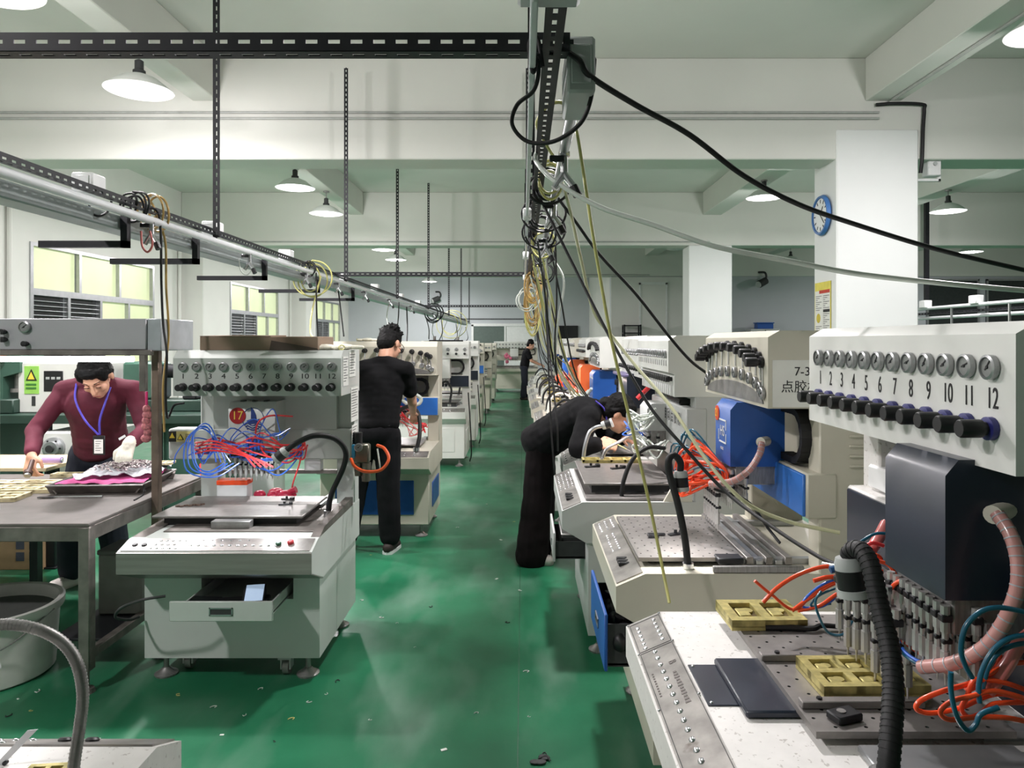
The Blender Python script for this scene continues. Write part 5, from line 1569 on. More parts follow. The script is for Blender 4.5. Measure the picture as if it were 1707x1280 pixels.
FM = machine('long pale machine across the far end of the aisle with rows of gauges', -0.9, 21.6, 'L', W=1.35, head='row', n=13, body='cream', headp='white', box='white', beam='cream', zh1=1.5, zh2=1.53, zk=1.34, detail=1, u_box=(0.5, 0.75))
mb = MB()
rd = random.Random(3)
for k in range(9):
    mb.ball((0.45 + rd.uniform(-.1, .1), 0.44, 1.02 + rd.uniform(-.12, .12)), rd.uniform(.03, .06), 8, 6)
mb.build('pink_hoses', mat('pink_clump', (226, 120, 150), 0.5), FM.root)
# details of the man's machine
gooseneck(L2, [(0.79, 0.1, 0.70), (0.81, 0.14, 0.82), (0.79, 0.22, 0.96), (0.72, 0.3, 1.02), (0.64, 0.36, 1.0), (0.6, 0.4, 0.96)], 0.016, (-0.3, 0.2, -1))
MB().tube([(0.62, 0.42, 1.08), (0.70, 0.38, 1.12), (0.78, 0.4, 1.08), (0.76, 0.4, 1.03), (0.68, 0.4, 1.03), (0.62, 0.42, 1.07)], 0.016, 8, 6).build('white_hose', WHITEH, L2.root)
hoses(L2, [(0.5 + .03 * k, 0.46, 0.97) for k in range(5)], (0.8, 0.5, 0.84), REDH, 0.005, 8, 91, 0.03, 0.1)
hoses(L2, [(0.5 + .03 * k, 0.46, 0.9) for k in range(5)], (0.76, 0.4, 0.8), PINKH, 0.004, 5, 92, 0.0, 0.05)
for M in (L3, L4, L5):
    w = M.s['W']
    cable('power_cable', [tuple(M.root.location + Vector((w + 0.01, 0.3, 0.9))), tuple(M.root.location + Vector((w + 0.04, 0.25, 0.5))), tuple(M.root.location + Vector((w + 0.05, 0.3, 0.15))), tuple(M.root.location + Vector((w + 0.02, 0.45, 0.012)))], 0.008, BLKR,
          'black cable down the aisle side of ' + {id(L3): 'the third left machine', id(L4): 'the fourth left machine', id(L5): 'the fifth left machine'}[id(M)])
for M, u in ((L3, 0.55), (L4, 0.5)):
    gooseneck(M, [(u + .1, 0.12, 0.75), (u + .12, 0.18, 0.95), (u + .04, 0.26, 1.04), (u - .04, 0.32, 0.98)], 0.014, (-0.2, 0.2, -1))
# cover board, gloves and papers on top of the numbered machine
t = thing('brown_board', 'flat brown cardboard box lying on top of the number 17 machine', 'box', (-1.33, 3.79, 1.502), 0.0)
MB().box(-0.31, 0.29, -0.14, 0.16, 0, 0.07, 0.003).build('box_body', CARDD, t)
MB().prism([(-0.14, 0.07), (-0.14, 0.073), (0.1, 0.078), (0.1, 0.07)], -0.31, 0.05).build('box_flap', CARDD, t)
MB().prism([(0.05, 0.0), (0.3, 0.0), (0.29, 0.01), (0.06, 0.05)], -0.16, -0.155, 'y').build('dark_flap', mat('dark_board', (70, 58, 50), 0.8), t)


def glove(loc, rz, label, m, s=1.0):
    t = thing('work_glove', label, 'glove', loc, rz)
    mb = MB()
    mb.ball((0, 0, 0.014 * s), (0.06 * s, 0.04 * s, 0.016 * s), 12, 8)
    for k in range(4):
        mb.capsule((0.04 * s, (-0.027 + 0.018 * k) * s, 0.013 * s), 0.011 * s, ((0.1 - 0.008 * abs(k - 1.5)) * s, (-0.04 + 0.026 * k) * s, 0.012 * s), 0.009 * s, 8)
    mb.capsule((0.0, 0.03 * s, 0.012 * s), 0.011 * s, (0.05 * s, 0.066 * s, 0.011 * s), 0.01 * s, 8)
    mb.build('glove_hand', m, t)
    MB().ball((-0.065 * s, 0, 0.012 * s), (0.03 * s, 0.034 * s, 0.013 * s), 12, 8).build('cuff', GLV, t)
    MB().tube([(-0.09 * s, 0.03 * s * math.cos(2 * PI * k / 10), (0.013 + 0.012 * math.sin(2 * PI * k / 10)) * s) for k in range(10)], 0.003 * s, 6, 2, True).build('cuff_edge', YELH, t)
    return t


GLV = mat('cotton_glove', (226, 222, 206), 0.9, 0, var=0.1, scale=60, bump=0.4)
glove((-1.02, 3.72, 1.503), 2.9, 'white cotton glove on top of machine 17, left one of two', GLV)
glove((-0.95, 3.82, 1.503), 0.4, 'white cotton glove on top of machine 17, right one by the corner', GLV)
glove((-1.35, 6.25, 1.546), 0.2, 'white glove on top of the beige machine beside the man in black', GLV)
t = thing('metal_bracket', 'small steel tool rest lying on top of the third left machine', 'tool', (-1.0, 9.35, 1.541))
MB().box(-0.22, 0.22, -0.03, 0.03, 0, 0.02, 0.003).build('base', STEELD, t)
MB().cyl((-0.15, 0, 0.02), (-0.15, 0, 0.07), 0.02).cyl((0.15, 0, 0.02), (0.15, 0, 0.06), 0.02).build('post', STEEL, t)

# ---------------------------------------------------------------- machine at the bottom left corner, seen from behind its console
def back_machine():
    M = machine('machine at the bottom left corner with silver bendy lamp and steel strip on it', -0.712, 1.50, 'L', W=0.9, body='speck', headp='lightgrey', box='lightgrey', beam='lightgrey', detail=1, plate=(0.3, 0.1, 0.3, 0.62))
    M.root.rotation_euler = (0, 0, PI)
    return M


B = back_machine()
B.lp = lambda px, py, y: tolocal(B.root, W(px, py, y))
for k in range(2):
    B.btn(BTND, 0.16 + 0.055 * k, B.sl * 0.45, 1.15)
for k in range(9):
    for j in (0.3, 0.7):
        B.btn(BTN, 0.29 + k * 0.035, B.sl * j, 0.9)
gooseneck(B, [B.lp(118, 1330, 1.2), B.lp(124, 1270, 1.22), B.lp(133, 1210, 1.24), B.lp(138, 1155, 1.25), B.lp(128, 1105, 1.25), B.lp(103, 1070, 1.25), B.lp(60, 1048, 1.24), B.lp(0, 1041, 1.23), B.lp(-50, 1060, 1.22)], 0.0095, (-0.3, 0, -1), STEEL, ribs=True)
t = thing('steel_ruler', 'flat steel strip leaning over the edge of the bottom left machine', 'ruler', W(45, 1265, 1.33))
MB().prism([(-0.06, -0.035), (-0.045, -0.035), (0.02, 0.032), (0.001, 0.03)], -0.001, 0.0012, 'y').build('strip', ALU, t)
MB().cyl((-0.04, 0.004, -0.03), (-0.04, -0.004, -0.03), 0.004, n=8).build('rivet', STEELD, t)
t.location = (W(45, 1262, 1.34).x, 1.34, 0.795)
mold((W(70, 1282, 1.28).x, 1.29, 0.762), 0.1, 2, 1, 0.07, 0.04, 'small brass mold at the bottom left corner beside the silver lamp', 0.02, seed=9)

# ---------------------------------------------------------------- work bench with steel hood
BX0, BX1, BY0, BY1 = -3.7, -1.9, 3.15, 4.32
bench = thing('work_bench', 'rusty steel work bench under the grey hood on the left', 'bench', (BX1, BY0, 0))
MB().box(BX0 - BX1, 0, 0, BY1 - BY0, 0.735, 0.75, 0.003).build('bench_top', mat('bench_top_grey', (112, 106, 102), 0.5, 0.2, var=0.2, scale=8), bench)
for (x0, x1, y0, y1) in ((BX0 - BX1, 0, 0.0, 0.04), (BX0 - BX1, 0, BY1 - BY0 - .04, BY1 - BY0), (-0.04, 0, 0.04, BY1 - BY0 - .04), (BX0 - BX1, BX0 - BX1 + .04, 0.04, BY1 - BY0 - .04)):
    MB().box(x0, x1, y0, y1, 0.67, 0.735, 0.003).build('apron', STEELT, bench)
for x in (-0.05, BX0 - BX1):
    for y in (0.0, BY1 - BY0 - 0.05):
        MB().box(x + (0.003 if x < -1 else 0.003), x + 0.053, y - 0.003 if y < .1 else y + .003, y + 0.047, 0.1, 0.733, 0.004).build('leg', STEELT, bench)
        MB().cyl((x + .025, y + .025, 0.1), (x + .025, y + .025, 0.02), 0.012).cyl((x + .025, y + .025, 0.02), (x + .025, y + .025, 0), 0.03, 0.035).build('foot', STEELT, bench)
MB().box(-0.045, -0.005, 0.05, BY1 - BY0 - 0.05, 0.14, 0.18, 0.003).build('lower_rail', STEELT, bench)
MB().box(-0.3, -0.045, 0.2, 0.85, 0.15, 0.165, 0.003).build('lower_shelf', STEELD, bench)
for y in (0.55,):
    MB().box(-0.002, 0.035, y - 0.02, y + 0.02, 0.60, 1.505, 0.003).build('hood_post', mat('rusty_post', (128, 112, 100), 0.5, 0.5, var=0.35, scale=10), bench)
    MB().box(BX0 - BX1, BX0 - BX1 + 0.035, y - 0.02, y + 0.02, 0.75, 1.505, 0.003).build('hood_post', MATS['rusty_post'], bench)
HOODM = mat('hood_grey', (172, 172, 176), 0.4, 0.35, var=0.08, scale=3)
hood = MB().box(BX0 - BX1, 0.03, 0.42, 0.8, 1.505, 1.66, 0.004).build('hood', HOODM, bench)
MB().box(0.03, 0.1, 0.43, 0.78, 1.5, 1.66, 0.004).build('hood_end', mat('hood_end_grey', (170, 176, 180), 0.4, 0.3), bench)
MB().box(BX0 - BX1, 0.06, 0.41, 0.44, 1.478, 1.505, 0.003).box(-0.0, 0.03, 0.41, 0.44, 1.3, 1.48, 0.002).build('hood_rim', STEELT, bench)
g = inst('gauge', GAUGE, hood, (W(38, 545, 3.55).x - BX1, 0.42, W(38, 545, 3.55).z), (0, 0, 0), (1.3, 1.3, 1.3))
for (px, py) in ((4, 553), (5, 566), (41, 573)):
    p = W(px, py, 3.55)
    inst('knob', KNOBS, hood, (p.x - BX1, 0.42, p.z), (0, 0, 0), (0.9, 0.9, 0.9))
MB().cyl((BX0 - BX1 + .1, 0.6, 1.455), (-0.13, 0.6, 1.455), 0.014, n=14).build('light_tube', TUBELIT, bench)
MB().box(BX0 - BX1 + .05, -0.08, 0.57, 0.63, 1.475, 1.505).build('tube_holder', WHITEP, bench)
lt = area('tube_light', (-2.8, 3.74, 1.43), 1.5, 6.0, (0.96, 0.98, 1.0), shape='RECTANGLE')
lt.data.size_y = 0.04
t = thing('grey_crate', 'grey box on the low shelf between the bench and machine 17', 'box', (-2.05, 3.72, 0.166))
MB().box(-0.1, 0.12, -0.08, 0.12, 0, 0.3, 0.006).build('crate_body', mat('crate_grey', (128, 128, 122), 0.6), t)
MB().box(-0.105, 0.125, -0.085, 0.125, 0.3, 0.325, 0.005).build('lid', mat('crate_lid', (104, 104, 100), 0.6), t)
# tray with a heap of trimmed parts
ty0 = 3.72
t = thing('steel_tray', 'deep steel baking tray on the bench below the white glove', 'tray', (-2.24, 3.95, 0.75), 0.08)
MB().box(-0.2, 0.2, -0.18, 0.18, 0.003, 0.008).prism([(-0.2, 0.003), (-0.24, 0.048), (-0.236, 0.05), (-0.195, 0.008)], -0.2, 0.2, 'y').prism([(0.2, 0.003), (0.24, 0.048), (0.236, 0.05), (0.195, 0.008)], -0.2, 0.2, 'y').prism([(-0.18, 0.003), (-0.22, 0.048), (-0.216, 0.05), (-0.175, 0.008)], -0.24, 0.24, 'x').prism([(0.18, 0.003), (0.22, 0.048), (0.216, 0.05), (0.175, 0.008)], -0.24, 0.24, 'x').build('pan', STEELT, t)
MB().tube([(-0.24, -0.22, 0.05), (0.24, -0.22, 0.05), (0.24, 0.22, 0.05), (-0.24, 0.22, 0.05)], 0.005, 6, 1, True).build('rim', STEEL, t)
rd = random.Random(21)


def sheet(name, label, cat, loc, sx, sy, m, h, seed, rz=0.0, nx=26, ny=22, dome=0.0, edge=0.0):
    from mathutils import noise
    mb = MB()
    vs, fs = [], []
    for i in range(nx + 1):
        for j in range(ny + 1):
            u, v = i / nx * 2 - 1, j / ny * 2 - 1
            k = 1 + 0.12 * noise.noise(Vector((u * 2, v * 2, seed)))
            z = dome * max(0, 1 - u * u) * max(0, 1 - v * v) + h * (0.5 + noise.noise(Vector((u * 3 + seed, v * 3, 0)))) + 0.5 * h * noise.noise(Vector((u * 7, v * 7, seed)))
            vs.append((u * sx * k, v * sy * k, max(z, 0.001) - edge * max(abs(u), abs(v)) ** 6))
    for i in range(nx):
        for j in range(ny):
            a = i * (ny + 1) + j
            fs.append((a, a + 1, a + ny + 2, a + ny + 1))
    n = len(vs)
    vs += [(p[0], p[1], p[2] - 0.0015) for p in vs]
    fs += [tuple(n + q for q in reversed(f)) for f in fs]
    mb.add(vs, fs)
    o = inst(name, mb.mesh(name, m, 80, False), None, loc, (0, 0, rz))
    return tag(o, label, cat)


sheet('pink_cloth', 'magenta cloth spread over the steel tray under the heap of parts', 'cloth', (-2.23, 3.93, 0.802), 0.21, 0.19, mat('magenta_cloth', (196, 84, 140), 0.8), 0.014, 2.0, 0.1)
sheet('plastic_sheet', 'clear crumpled plastic sheet under the heap of parts', 'sheet', (-2.22, 4.02, 0.815), 0.2, 0.17, mat('clear_plastic', (205, 206, 210), 0.2, 0, var=0.1, alpha=0.75), 0.03, 5.0, 0.2, dome=0.03)
mb = MB()
for k in range(700):
    u, v = rd.gauss(0, 0.42), rd.gauss(0, 0.45)
    if abs(u) > 1 or abs(v) > 1:
        continue
    z = 0.022 + 0.034 * (1 - u * u) * (1 - v * v) + rd.uniform(0, 0.006)
    a = rd.uniform(0, PI)
    c, s_ = math.cos(a), math.sin(a)
    mb.use(rd.choice((0, 0, 1, 2))).obox((u * 0.17, v * 0.14, z), (c, s_, rd.uniform(-.4, .4)), (-s_, c, rd.uniform(-.4, .4)), (0, 0, 1), 0.007, 0.003, 0.002)
o = inst('trimmed_parts', mb.mesh('trimmed_parts', [mat('rubber_bits', (176, 164, 164), 0.6), mat('rubber_bits_dark', (96, 78, 82), 0.6), mat('rubber_bits_pale', (214, 206, 200), 0.6)], 0), None, (-2.2, 4.0, 0.825))
tag(o, 'heap of small grey trimmed rubber bits on the steel tray', 'scraps')
o['kind'] = 'stuff'
GP = mat('pale_mold', (218, 204, 164), 0.6, 0.05, var=0.2, scale=30)
mold((-2.78, 3.62, 0.751), 0.12, 5, 2, 0.5, 0.16, 'front pale mold plate on the bench with two rows of hollows', 0.02, m=GP, seed=4)
mold((-2.72, 3.83, 0.751), 0.05, 5, 2, 0.52, 0.14, 'second pale mold plate on the bench, behind the front one', 0.02, m=GP, seed=5)
mold((-2.68, 4.0, 0.751), 0.03, 6, 1, 0.56, 0.1, 'third pale mold plate on the bench, before the small one', 0.02, m=GP, seed=6)
mold((-2.66, 4.235, 0.751), 0.05, 3, 1, 0.2, 0.07, 'small pale mold plate under the bare hand with the tool', 0.022, m=GP, seed=7)
mold((-2.09, 4.12, 0.845), 0.15, 4, 1, 0.17, 0.09, 'pale mold plate lying on the tray heap near the hood post', 0.012, m=GP, seed=8)
t = thing('steel_spatula', 'thin shiny steel tool lying on the bench in front of the tray', 'tool', (-2.26, 3.66, 0.752), 0.03)
MB().tube([(-0.12, 0, 0.006), (0.0, 0, 0.006), (0.12, 0.0, 0.006)], [0.003, 0.006], 8, 4).build('shaft', CHROME, t)
MB().box(-0.2, -0.12, -0.012, 0.012, 0.003, 0.006).build('blade', STEELD, t)
cable('power_cable', [(-1.99, 3.78, 0.80), (-1.97, 3.74, 0.77), (-1.965, 3.72, 0.755), (-1.945, 3.6, 0.753)], 0.004, BLKR, 'short black cord hanging off the right edge of the steel tray')
t = thing('red_wire_bundle', 'red hoses bundled between the bench post and machine 17', 'hose', (-1.86, 4.2, 0.75))
MB().tube([(0, 0, 0.1), (0.03, -0.05, 0.05), (0.08, -0.1, -0.04), (0.1, -0.1, -0.12)], 0.012, 8, 6).tube([(-.02, 0, 0.08), (0.01, -0.05, 0.02), (0.06, -0.1, -0.08)], 0.009, 8, 6).build('hose_run', REDH, t)
t = thing('purple_roll', 'small purple plastic roll near the bare hand on the back table', 'roll', (-3.02, 4.62, 0.765))
MB().cyl((-0.06, 0, 0.02), (0.06, 0, 0.02), 0.02, n=14).build('roll_body', mat('purple_plastic', (176, 150, 206), 0.5), t)
MB().cyl((-0.065, 0, 0.02), (-0.06, 0, 0.02), 0.012, n=12).cyl((0.06, 0, 0.02), (0.065, 0, 0.02), 0.012, n=12).build('core', WHITEP, t)
t = thing('side_table', 'pale wooden board table behind the bench on the left', 'table', (-3.6, 4.7, 0))
MB().box(-0.5, 0.63, -0.22, 0.3, 0.735, 0.76, 0.003).build('table_top', mat('pale_wood', (214, 194, 156), 0.6, 0, var=0.12, scale=6, stretch=(1, 8, 1)), t)
for x in (-0.48, 0.5):
    for y in (-0.18, 0.25):
        MB().box(x, x + 0.05, y, y + 0.05, 0, 0.735).build('leg', STEELD, t)
# bucket
t = thing('plastic_bucket', 'big scuffed white bucket in front of the bench', 'bucket', (-2.49, 3.36, 0))
MB().lathe([(0.25, 0.0), (0.262, 0.01), (0.28, 0.28), (0.295, 0.285), (0.3, 0.3), (0.3, 0.325), (0.29, 0.33), (0.275, 0.325), (0.265, 0.26), (0.0, 0.255)], (0, 0, 0), n=40).build('bucket_body', mat('scuffed_white', (206, 206, 200), 0.5, 0, var=0.14, scale=6), t)
MB().lathe([(0.0, 0.27), (0.27, 0.27), (0.265, 0.262), (0.0, 0.262)], (0, 0, 0), n=40).build('dark_content', mat('dark_slurry', (84, 86, 84), 0.5), t)
MB().tube([(0.302, 0, 0.3), (0.21, -0.215, 0.2), (0.0, -0.31, 0.17), (-0.21, -0.215, 0.2), (-0.302, 0, 0.3)], 0.004, 6, 6).build('handle', STEEL, t)
# under and behind the bench
t = thing('carton', 'open cardboard box with blue printing on the floor under the bench', 'box', (-3.45, 4.95, 0))
MB().box(-0.25, 0.2, -0.08, 0.2, 0, 0.25, 0.003).build('box_body', CARD, t)
MB().prism([(-0.25, 0.25), (0.2, 0.25), (0.19, 0.31), (-0.22, 0.28)], -0.084, -0.078, 'y').prism([(0.0, 0.25), (0.2, 0.25), (0.2, 0.34), (0.06, 0.3)], 0.196, 0.2, 'y').build('flap', CARD, t)
for k, (x, z) in enumerate(((0.02, 0.14), (0.11, 0.14), (0.02, 0.06), (0.11, 0.06))):
    MB().box(x, x + 0.055, -0.082, -0.079, z, z + 0.06).build('print_patch', mat('box_print', (74, 78, 92), 0.8), t)
MB().box(-0.2, 0.05, 0.0, 0.15, 0.2, 0.3, 0.02).build('black_liner', BLK, t)
t = thing('dark_post', 'black steel post standing under the bench right of the cardboard box', 'post', (-3.22, 4.93, 0))
MB().box(-0.03, 0.03, -0.03, 0.03, 0.01, 0.72, 0.004).build('post_body', STEELD, t)
MB().box(-0.05, 0.05, -0.05, 0.05, 0, 0.012, 0.002).build('base_plate', STEELD, t)
t = thing('red_basin', 'red plastic basin on the floor behind the bench', 'basin', (-3.72, 5.6, 0))
MB().lathe([(0.11, 0), (0.15, 0.17), (0.165, 0.175), (0.165, 0.185), (0.145, 0.18), (0.1, 0.01), (0, 0.01)], (0, 0, 0), n=28).build('basin_body', mat('basin_red', (196, 40, 56), 0.4), t)
MB().lathe([(0.0, 0.0), (0.12, 0.0), (0.13, 0.02), (0, 0.03)], (0, 0, 0.1), n=20).build('content', DGREY, t)
GRN = mat('machine_green', (58, 92, 78), 0.5, 0, var=0.15, scale=5)
GRND = mat('machine_dark_green', (34, 58, 48), 0.5, 0, var=0.2, scale=5)
t = thing('green_bench', 'long dark green machine bench along the left side behind the worker', 'bench', (-3.9, 5.9, 0))
MB().box(-1.2, 1.4, -0.1, 0.6, 0.88, 0.95, 0.004).build('bench_top', GRND, t)
MB().box(-1.15, -0.4, 0.0, 0.55, 0.1, 0.88, 0.004).build('pedestal', GRN, t)
MB().box(0.95, 1.35, 0.0, 0.55, 0.1, 0.88, 0.004).build('pedestal', GRN, t)
for k in range(4):
    MB().box(-0.42 + 0.45 * k, -0.38 + 0.45 * k, -0.08, -0.04, 0, 0.88).build('leg', STEELD, t)
t = thing('green_press', 'dark green press head at the far left edge behind the worker', 'press', (-4.32, 5.95, 0.95))
MB().box(-0.25, 0.14, -0.05, 0.35, 0.0, 0.12, 0.01).build('base', GRND, t)
MB().prism([(-0.2, 0.12), (0.02, 0.12), (0.02, 0.3), (0.16, 0.34), (0.16, 0.62), (-0.2, 0.66)], 0.0, 0.3, 'y').build('press_column', GRN, t)
MB().cyl((0.08, 0.1, 0.34), (0.08, 0.1, 0.2), 0.03).cyl((0.08, 0.1, 0.2), (0.08, 0.1, 0.17), 0.06).build('ram', STEEL, t)
MB().cyl((0.0, -0.02, 0.5), (0.0, -0.06, 0.5), 0.07, n=20).build('hand_wheel', mat('copper_brown', (150, 96, 70), 0.5, 0.4), t)
t = thing('white_control_cabinet', 'white machine cabinet with a green warning sticker left of the worker', 'machine', (-3.98, 6.0, 0.95))
MB().box(-0.22, 0.5, -0.02, 0.4, 0.0, 0.42, 0.01).build('cabinet_body', PAINT['white'], t)
MB().box(-0.16, -0.04, -0.026, -0.018, 0.16, 0.39).build('sticker', mat('sticker_green', (150, 206, 92), 0.6), t)
MB().prism([(-0.145, 0.27), (-0.055, 0.27), (-0.1, 0.365)], -0.03, -0.025, 'y').build('sticker_triangle', INK, t)
MB().prism([(-0.128, 0.28), (-0.072, 0.28), (-0.1, 0.342)], -0.033, -0.029, 'y').build('sticker_sign', YEL, t)
mb = MB()
for k in range(2):
    mb.box(-0.145, -0.06, -0.03, -0.025, 0.2 + .03 * k, 0.215 + .03 * k)
mb.build('print_lines', mat('sticker_dark_green', (60, 120, 50), 0.6), t)
MB().box(0.0, 0.16, -0.026, -0.018, 0.18, 0.35, 0.003).build('black_panel', BLK, t)
for k in range(3):
    MB().box(0.02 + .045 * k, 0.05 + .045 * k, -0.029, -0.024, 0.28, 0.3).build('switch', GREYP, t)
MB().box(-0.1, -0.07, -0.024, -0.018, 0.06, 0.14).build('vent_slot', DGREY, t)
t = thing('dial_box', 'white machine box with a big round chuck dial below the green bench', 'machine', (-3.72, 5.72, 0.0))
MB().box(-0.14, 0.35, 0.0, 0.4, 0.58, 0.82, 0.008).box(-0.1, 0.3, 0.05, 0.35, 0.0, 0.58).build('box_body', PAINT['white'], t)
MB().lathe([(0.0, 0), (0.085, 0), (0.085, 0.03), (0.06, 0.04), (0.055, 0.06), (0.0, 0.06)], (0.0, 0, 0.7), (0, -1, 0), 28).build('chuck', ALU, t)
MB().lathe([(0.0, 0.06), (0.03, 0.06), (0.03, 0.075), (0, 0.075)], (0.0, 0, 0.7), (0, -1, 0), 20).build('chuck_core', DGREY, t)
for k in range(6):
    a = k * PI / 3
    MB().cyl((0.065 * math.cos(a), -0.03, 0.7 + 0.065 * math.sin(a)), (0.065 * math.cos(a), -0.043, 0.7 + 0.065 * math.sin(a)), 0.007, n=8).build('bolt', STEELD, t)
t = thing('green_lathe', 'small dark green lathe head on the bench right of the worker', 'machine', (-3.2, 6.1, 0.95))
MB().box(-0.25, 0.5, -0.02, 0.25, 0, 0.1, 0.01).build('bed', GRND, t)
MB().box(-0.2, 0.12, 0.0, 0.22, 0.1, 0.42, 0.02).build('headstock', GRN, t)
MB().cyl((0.12, 0.1, 0.34), (0.24, 0.1, 0.34), 0.06, n=18).build('chuck', STEELD, t)
MB().box(0.3, 0.42, 0.02, 0.2, 0.1, 0.24, 0.01).build('tailstock', STEELD, t)
MB().cyl((0.3, 0.1, 0.2), (0.34, 0.1, 0.3), 0.012).build('crank', mat('crank_red', (206, 60, 90), 0.5), t)
t = thing('white_cabinet', 'white cabinet with papers on top behind the bench post', 'cabinet', (-3.0, 6.9, 0))
MB().box(-0.3, 0.45, 0, 0.4, 0, 1.32, 0.008).build('cabinet_body', PAINT['white'], t)
MB().box(0.07, 0.075, -0.004, 0.0, 0.05, 1.28).build('door_gap', DGREY, t)
MB().box(-0.2, 0.1, 0.05, 0.3, 1.32, 1.42, 0.01).build('paper_stack', PAPER, t)
t = thing('leafy_plant', 'small pot with pale trailing stems on the cabinet behind the bench', 'plant', (-2.78, 7.0, 1.32))
MB().lathe([(0.06, 0), (0.08, 0.12), (0.07, 0.12), (0.0, 0.1)], (0, 0, 0), n=16).build('pot', GRND, t)
for k in range(9):
    a = k * 2.4
    MB().tube([(0.02 * math.cos(a), 0.02 * math.sin(a), 0.1), (0.06 * math.cos(a), 0.06 * math.sin(a), 0.26), (0.12 * math.cos(a), 0.12 * math.sin(a), 0.2)], [0.008, 0.003], 5, 5).build('stem', mat('pale_leaf', (178, 190, 150), 0.6), t)
t = thing('patterned_cloth', 'pink patterned cloth strip hanging from the hood post', 'cloth', (-1.93, 3.69, 1.2))
mb = MB()
for k in range(6):
    mb.ball((0.005 * math.sin(k * 2), 0, -k * 0.03), (0.022 + 0.006 * (k % 2), 0.012, 0.022), 10, 6)
mb.build('cloth_fold', mat('patterned_pink', (196, 120, 124), 0.8, 0, var=0.5, scale=90), t)
MB().box(-0.006, 0.006, -0.004, 0.004, 0.02, 0.09, 0.002).build('hook_strap', mat('magenta_strap', (220, 50, 120), 0.6), t)
t = thing('blue_tool_rack', 'pale blue plastic bin rack right of the bench post', 'rack', (-2.6, 6.53, 0))
MB().box(-0.3, 0.35, 0, 0.35, 0.75, 1.0, 0.008).build('bin', mat('bin_lilac', (150, 150, 206), 0.5), t)
MB().box(-0.28, 0.33, 0.02, 0.33, 0.0, 0.75).build('stand', PAINT['lightgrey'], t)
MB().box(-0.2, 0.2, -0.01, 0.002, 0.8, 0.92, 0.004).build('bin_label', mat('bin_teal', (130, 190, 180), 0.5), t)

# ---------------------------------------------------------------- far right storage
t = thing('storage_rack', 'dark storage rack with a red box by the partition, left of the second column', 'rack', (3.0, 20.0, 0))
for x in (-0.2, 0.25):
    for y in (0, 0.35):
        MB().box(x, x + 0.04, y, y + 0.04, 0, 2.0).build('post', STEELD, t)
for z in (0.5, 1.0, 1.5, 1.75, 1.96):
    MB().box(-0.2, 0.29, 0, 0.39, z, z + 0.03).build('shelf', STEELD, t)
MB().box(-0.1, 0.18, 0.02, 0.3, 1.53, 1.68, 0.01).build('red_box', mat('box_red', (170, 50, 60), 0.5), t)
t = thing('grey_locker', 'grey locker against the partition between the columns', 'cabinet', (6.7, 19.9, 0))
MB().box(-0.4, 0.4, 0, 0.5, 0, 1.88, 0.01).build('locker_body', PAINT['lightgrey'], t)
MB().box(-0.01, 0.01, -0.006, 0, 0.05, 1.85).build('door_gap', DGREY, t)
t = thing('blue_crate', 'small blue crate on the grey locker between the columns', 'crate', (6.72, 20.1, 1.881))
MB().box(-0.22, 0.22, -0.15, 0.15, 0, 0.15, 0.01).build('crate_body', PAINT['blue'], t)
MB().box(-0.24, 0.24, -0.17, 0.17, 0.15, 0.18, 0.005).build('rim', PAINT['blue'], t)
t = thing('tall_dark_cabinet', 'tall dark cabinet seen left of the second white column', 'cabinet', (5.0, 20.0, 0))
MB().box(-0.25, 0.3, 0, 0.45, 0, 2.05, 0.01).build('cabinet_body', mat('cabinet_dark', (60, 66, 66), 0.5), t)
MB().box(0.02, 0.035, -0.006, 0, 0.05, 2.0).build('door_gap', BLK, t)

# scraps on the floor
rd = random.Random(77)
SCRAPS = [MB().tube([(0, 0, 0.003), (0.015, 0.008, 0.003), (0.03, 0.0, 0.003), (0.02, -0.012, 0.003)], 0.0025, 5, 4).mesh('floor_scrap', m_) for m_ in (WHITEH, DGREY, YELH)] + [MB().box(-0.014, 0.014, -0.008, 0.008, 0.0005, 0.003).mesh('floor_scrap', PAPER)]
spots = [(545, 1155), (560, 1138), (470, 1100), (520, 1170), (430, 1150), (850, 1038), (872, 1120), (828, 965), (640, 1030), (660, 1040), (480, 1200), (370, 1225), (690, 1080), (905, 1260), (300, 1160), (350, 1180), (600, 1000), (720, 1010), (790, 1190), (740, 1250), (620, 1200), (870, 985), (620, 925), (30, 1165), (65, 1150), (20, 1190), (55, 1185), (170, 1235), (410, 1190), (455, 1235), (885, 1195), (835, 900), (760, 880), (810, 840), (855, 870)]
for k, (px, py) in enumerate(spots):
    y = F * H / (py - CY)
    o = inst('floor_scrap', SCRAPS[k % 4 if k % 3 else 0], None, ((px - CX) * y / F, y, 0), (0, 0, rd.uniform(0, 6)), (rd.uniform(.45, .95),) * 3)
    tag(o, 'tiny trimming scrap lying on the green floor', 'scrap', 'trimming scraps on the green floor')
t = thing('dark_rag', 'dark crumpled scrap on the floor at the bottom edge', 'rag', (F and (897 - CX) * (F * H / 700) / F, F * H / 700, 0))
mb = MB()
for k in range(5):
    mb.ball((rd.uniform(-.03, .03), rd.uniform(-.02, .02), 0.006), (0.02, 0.015, 0.006), 8, 5)
mb.build('rag_fold', DGREY, t)
MB().tube([(0, 0, 0.008), (0.03, 0.01, 0.012), (0.045, -0.01, 0.006)], 0.003, 6, 4).build('thread', DGREY, t)

# ---------------------------------------------------------------- people
from mathutils import noise as _noise


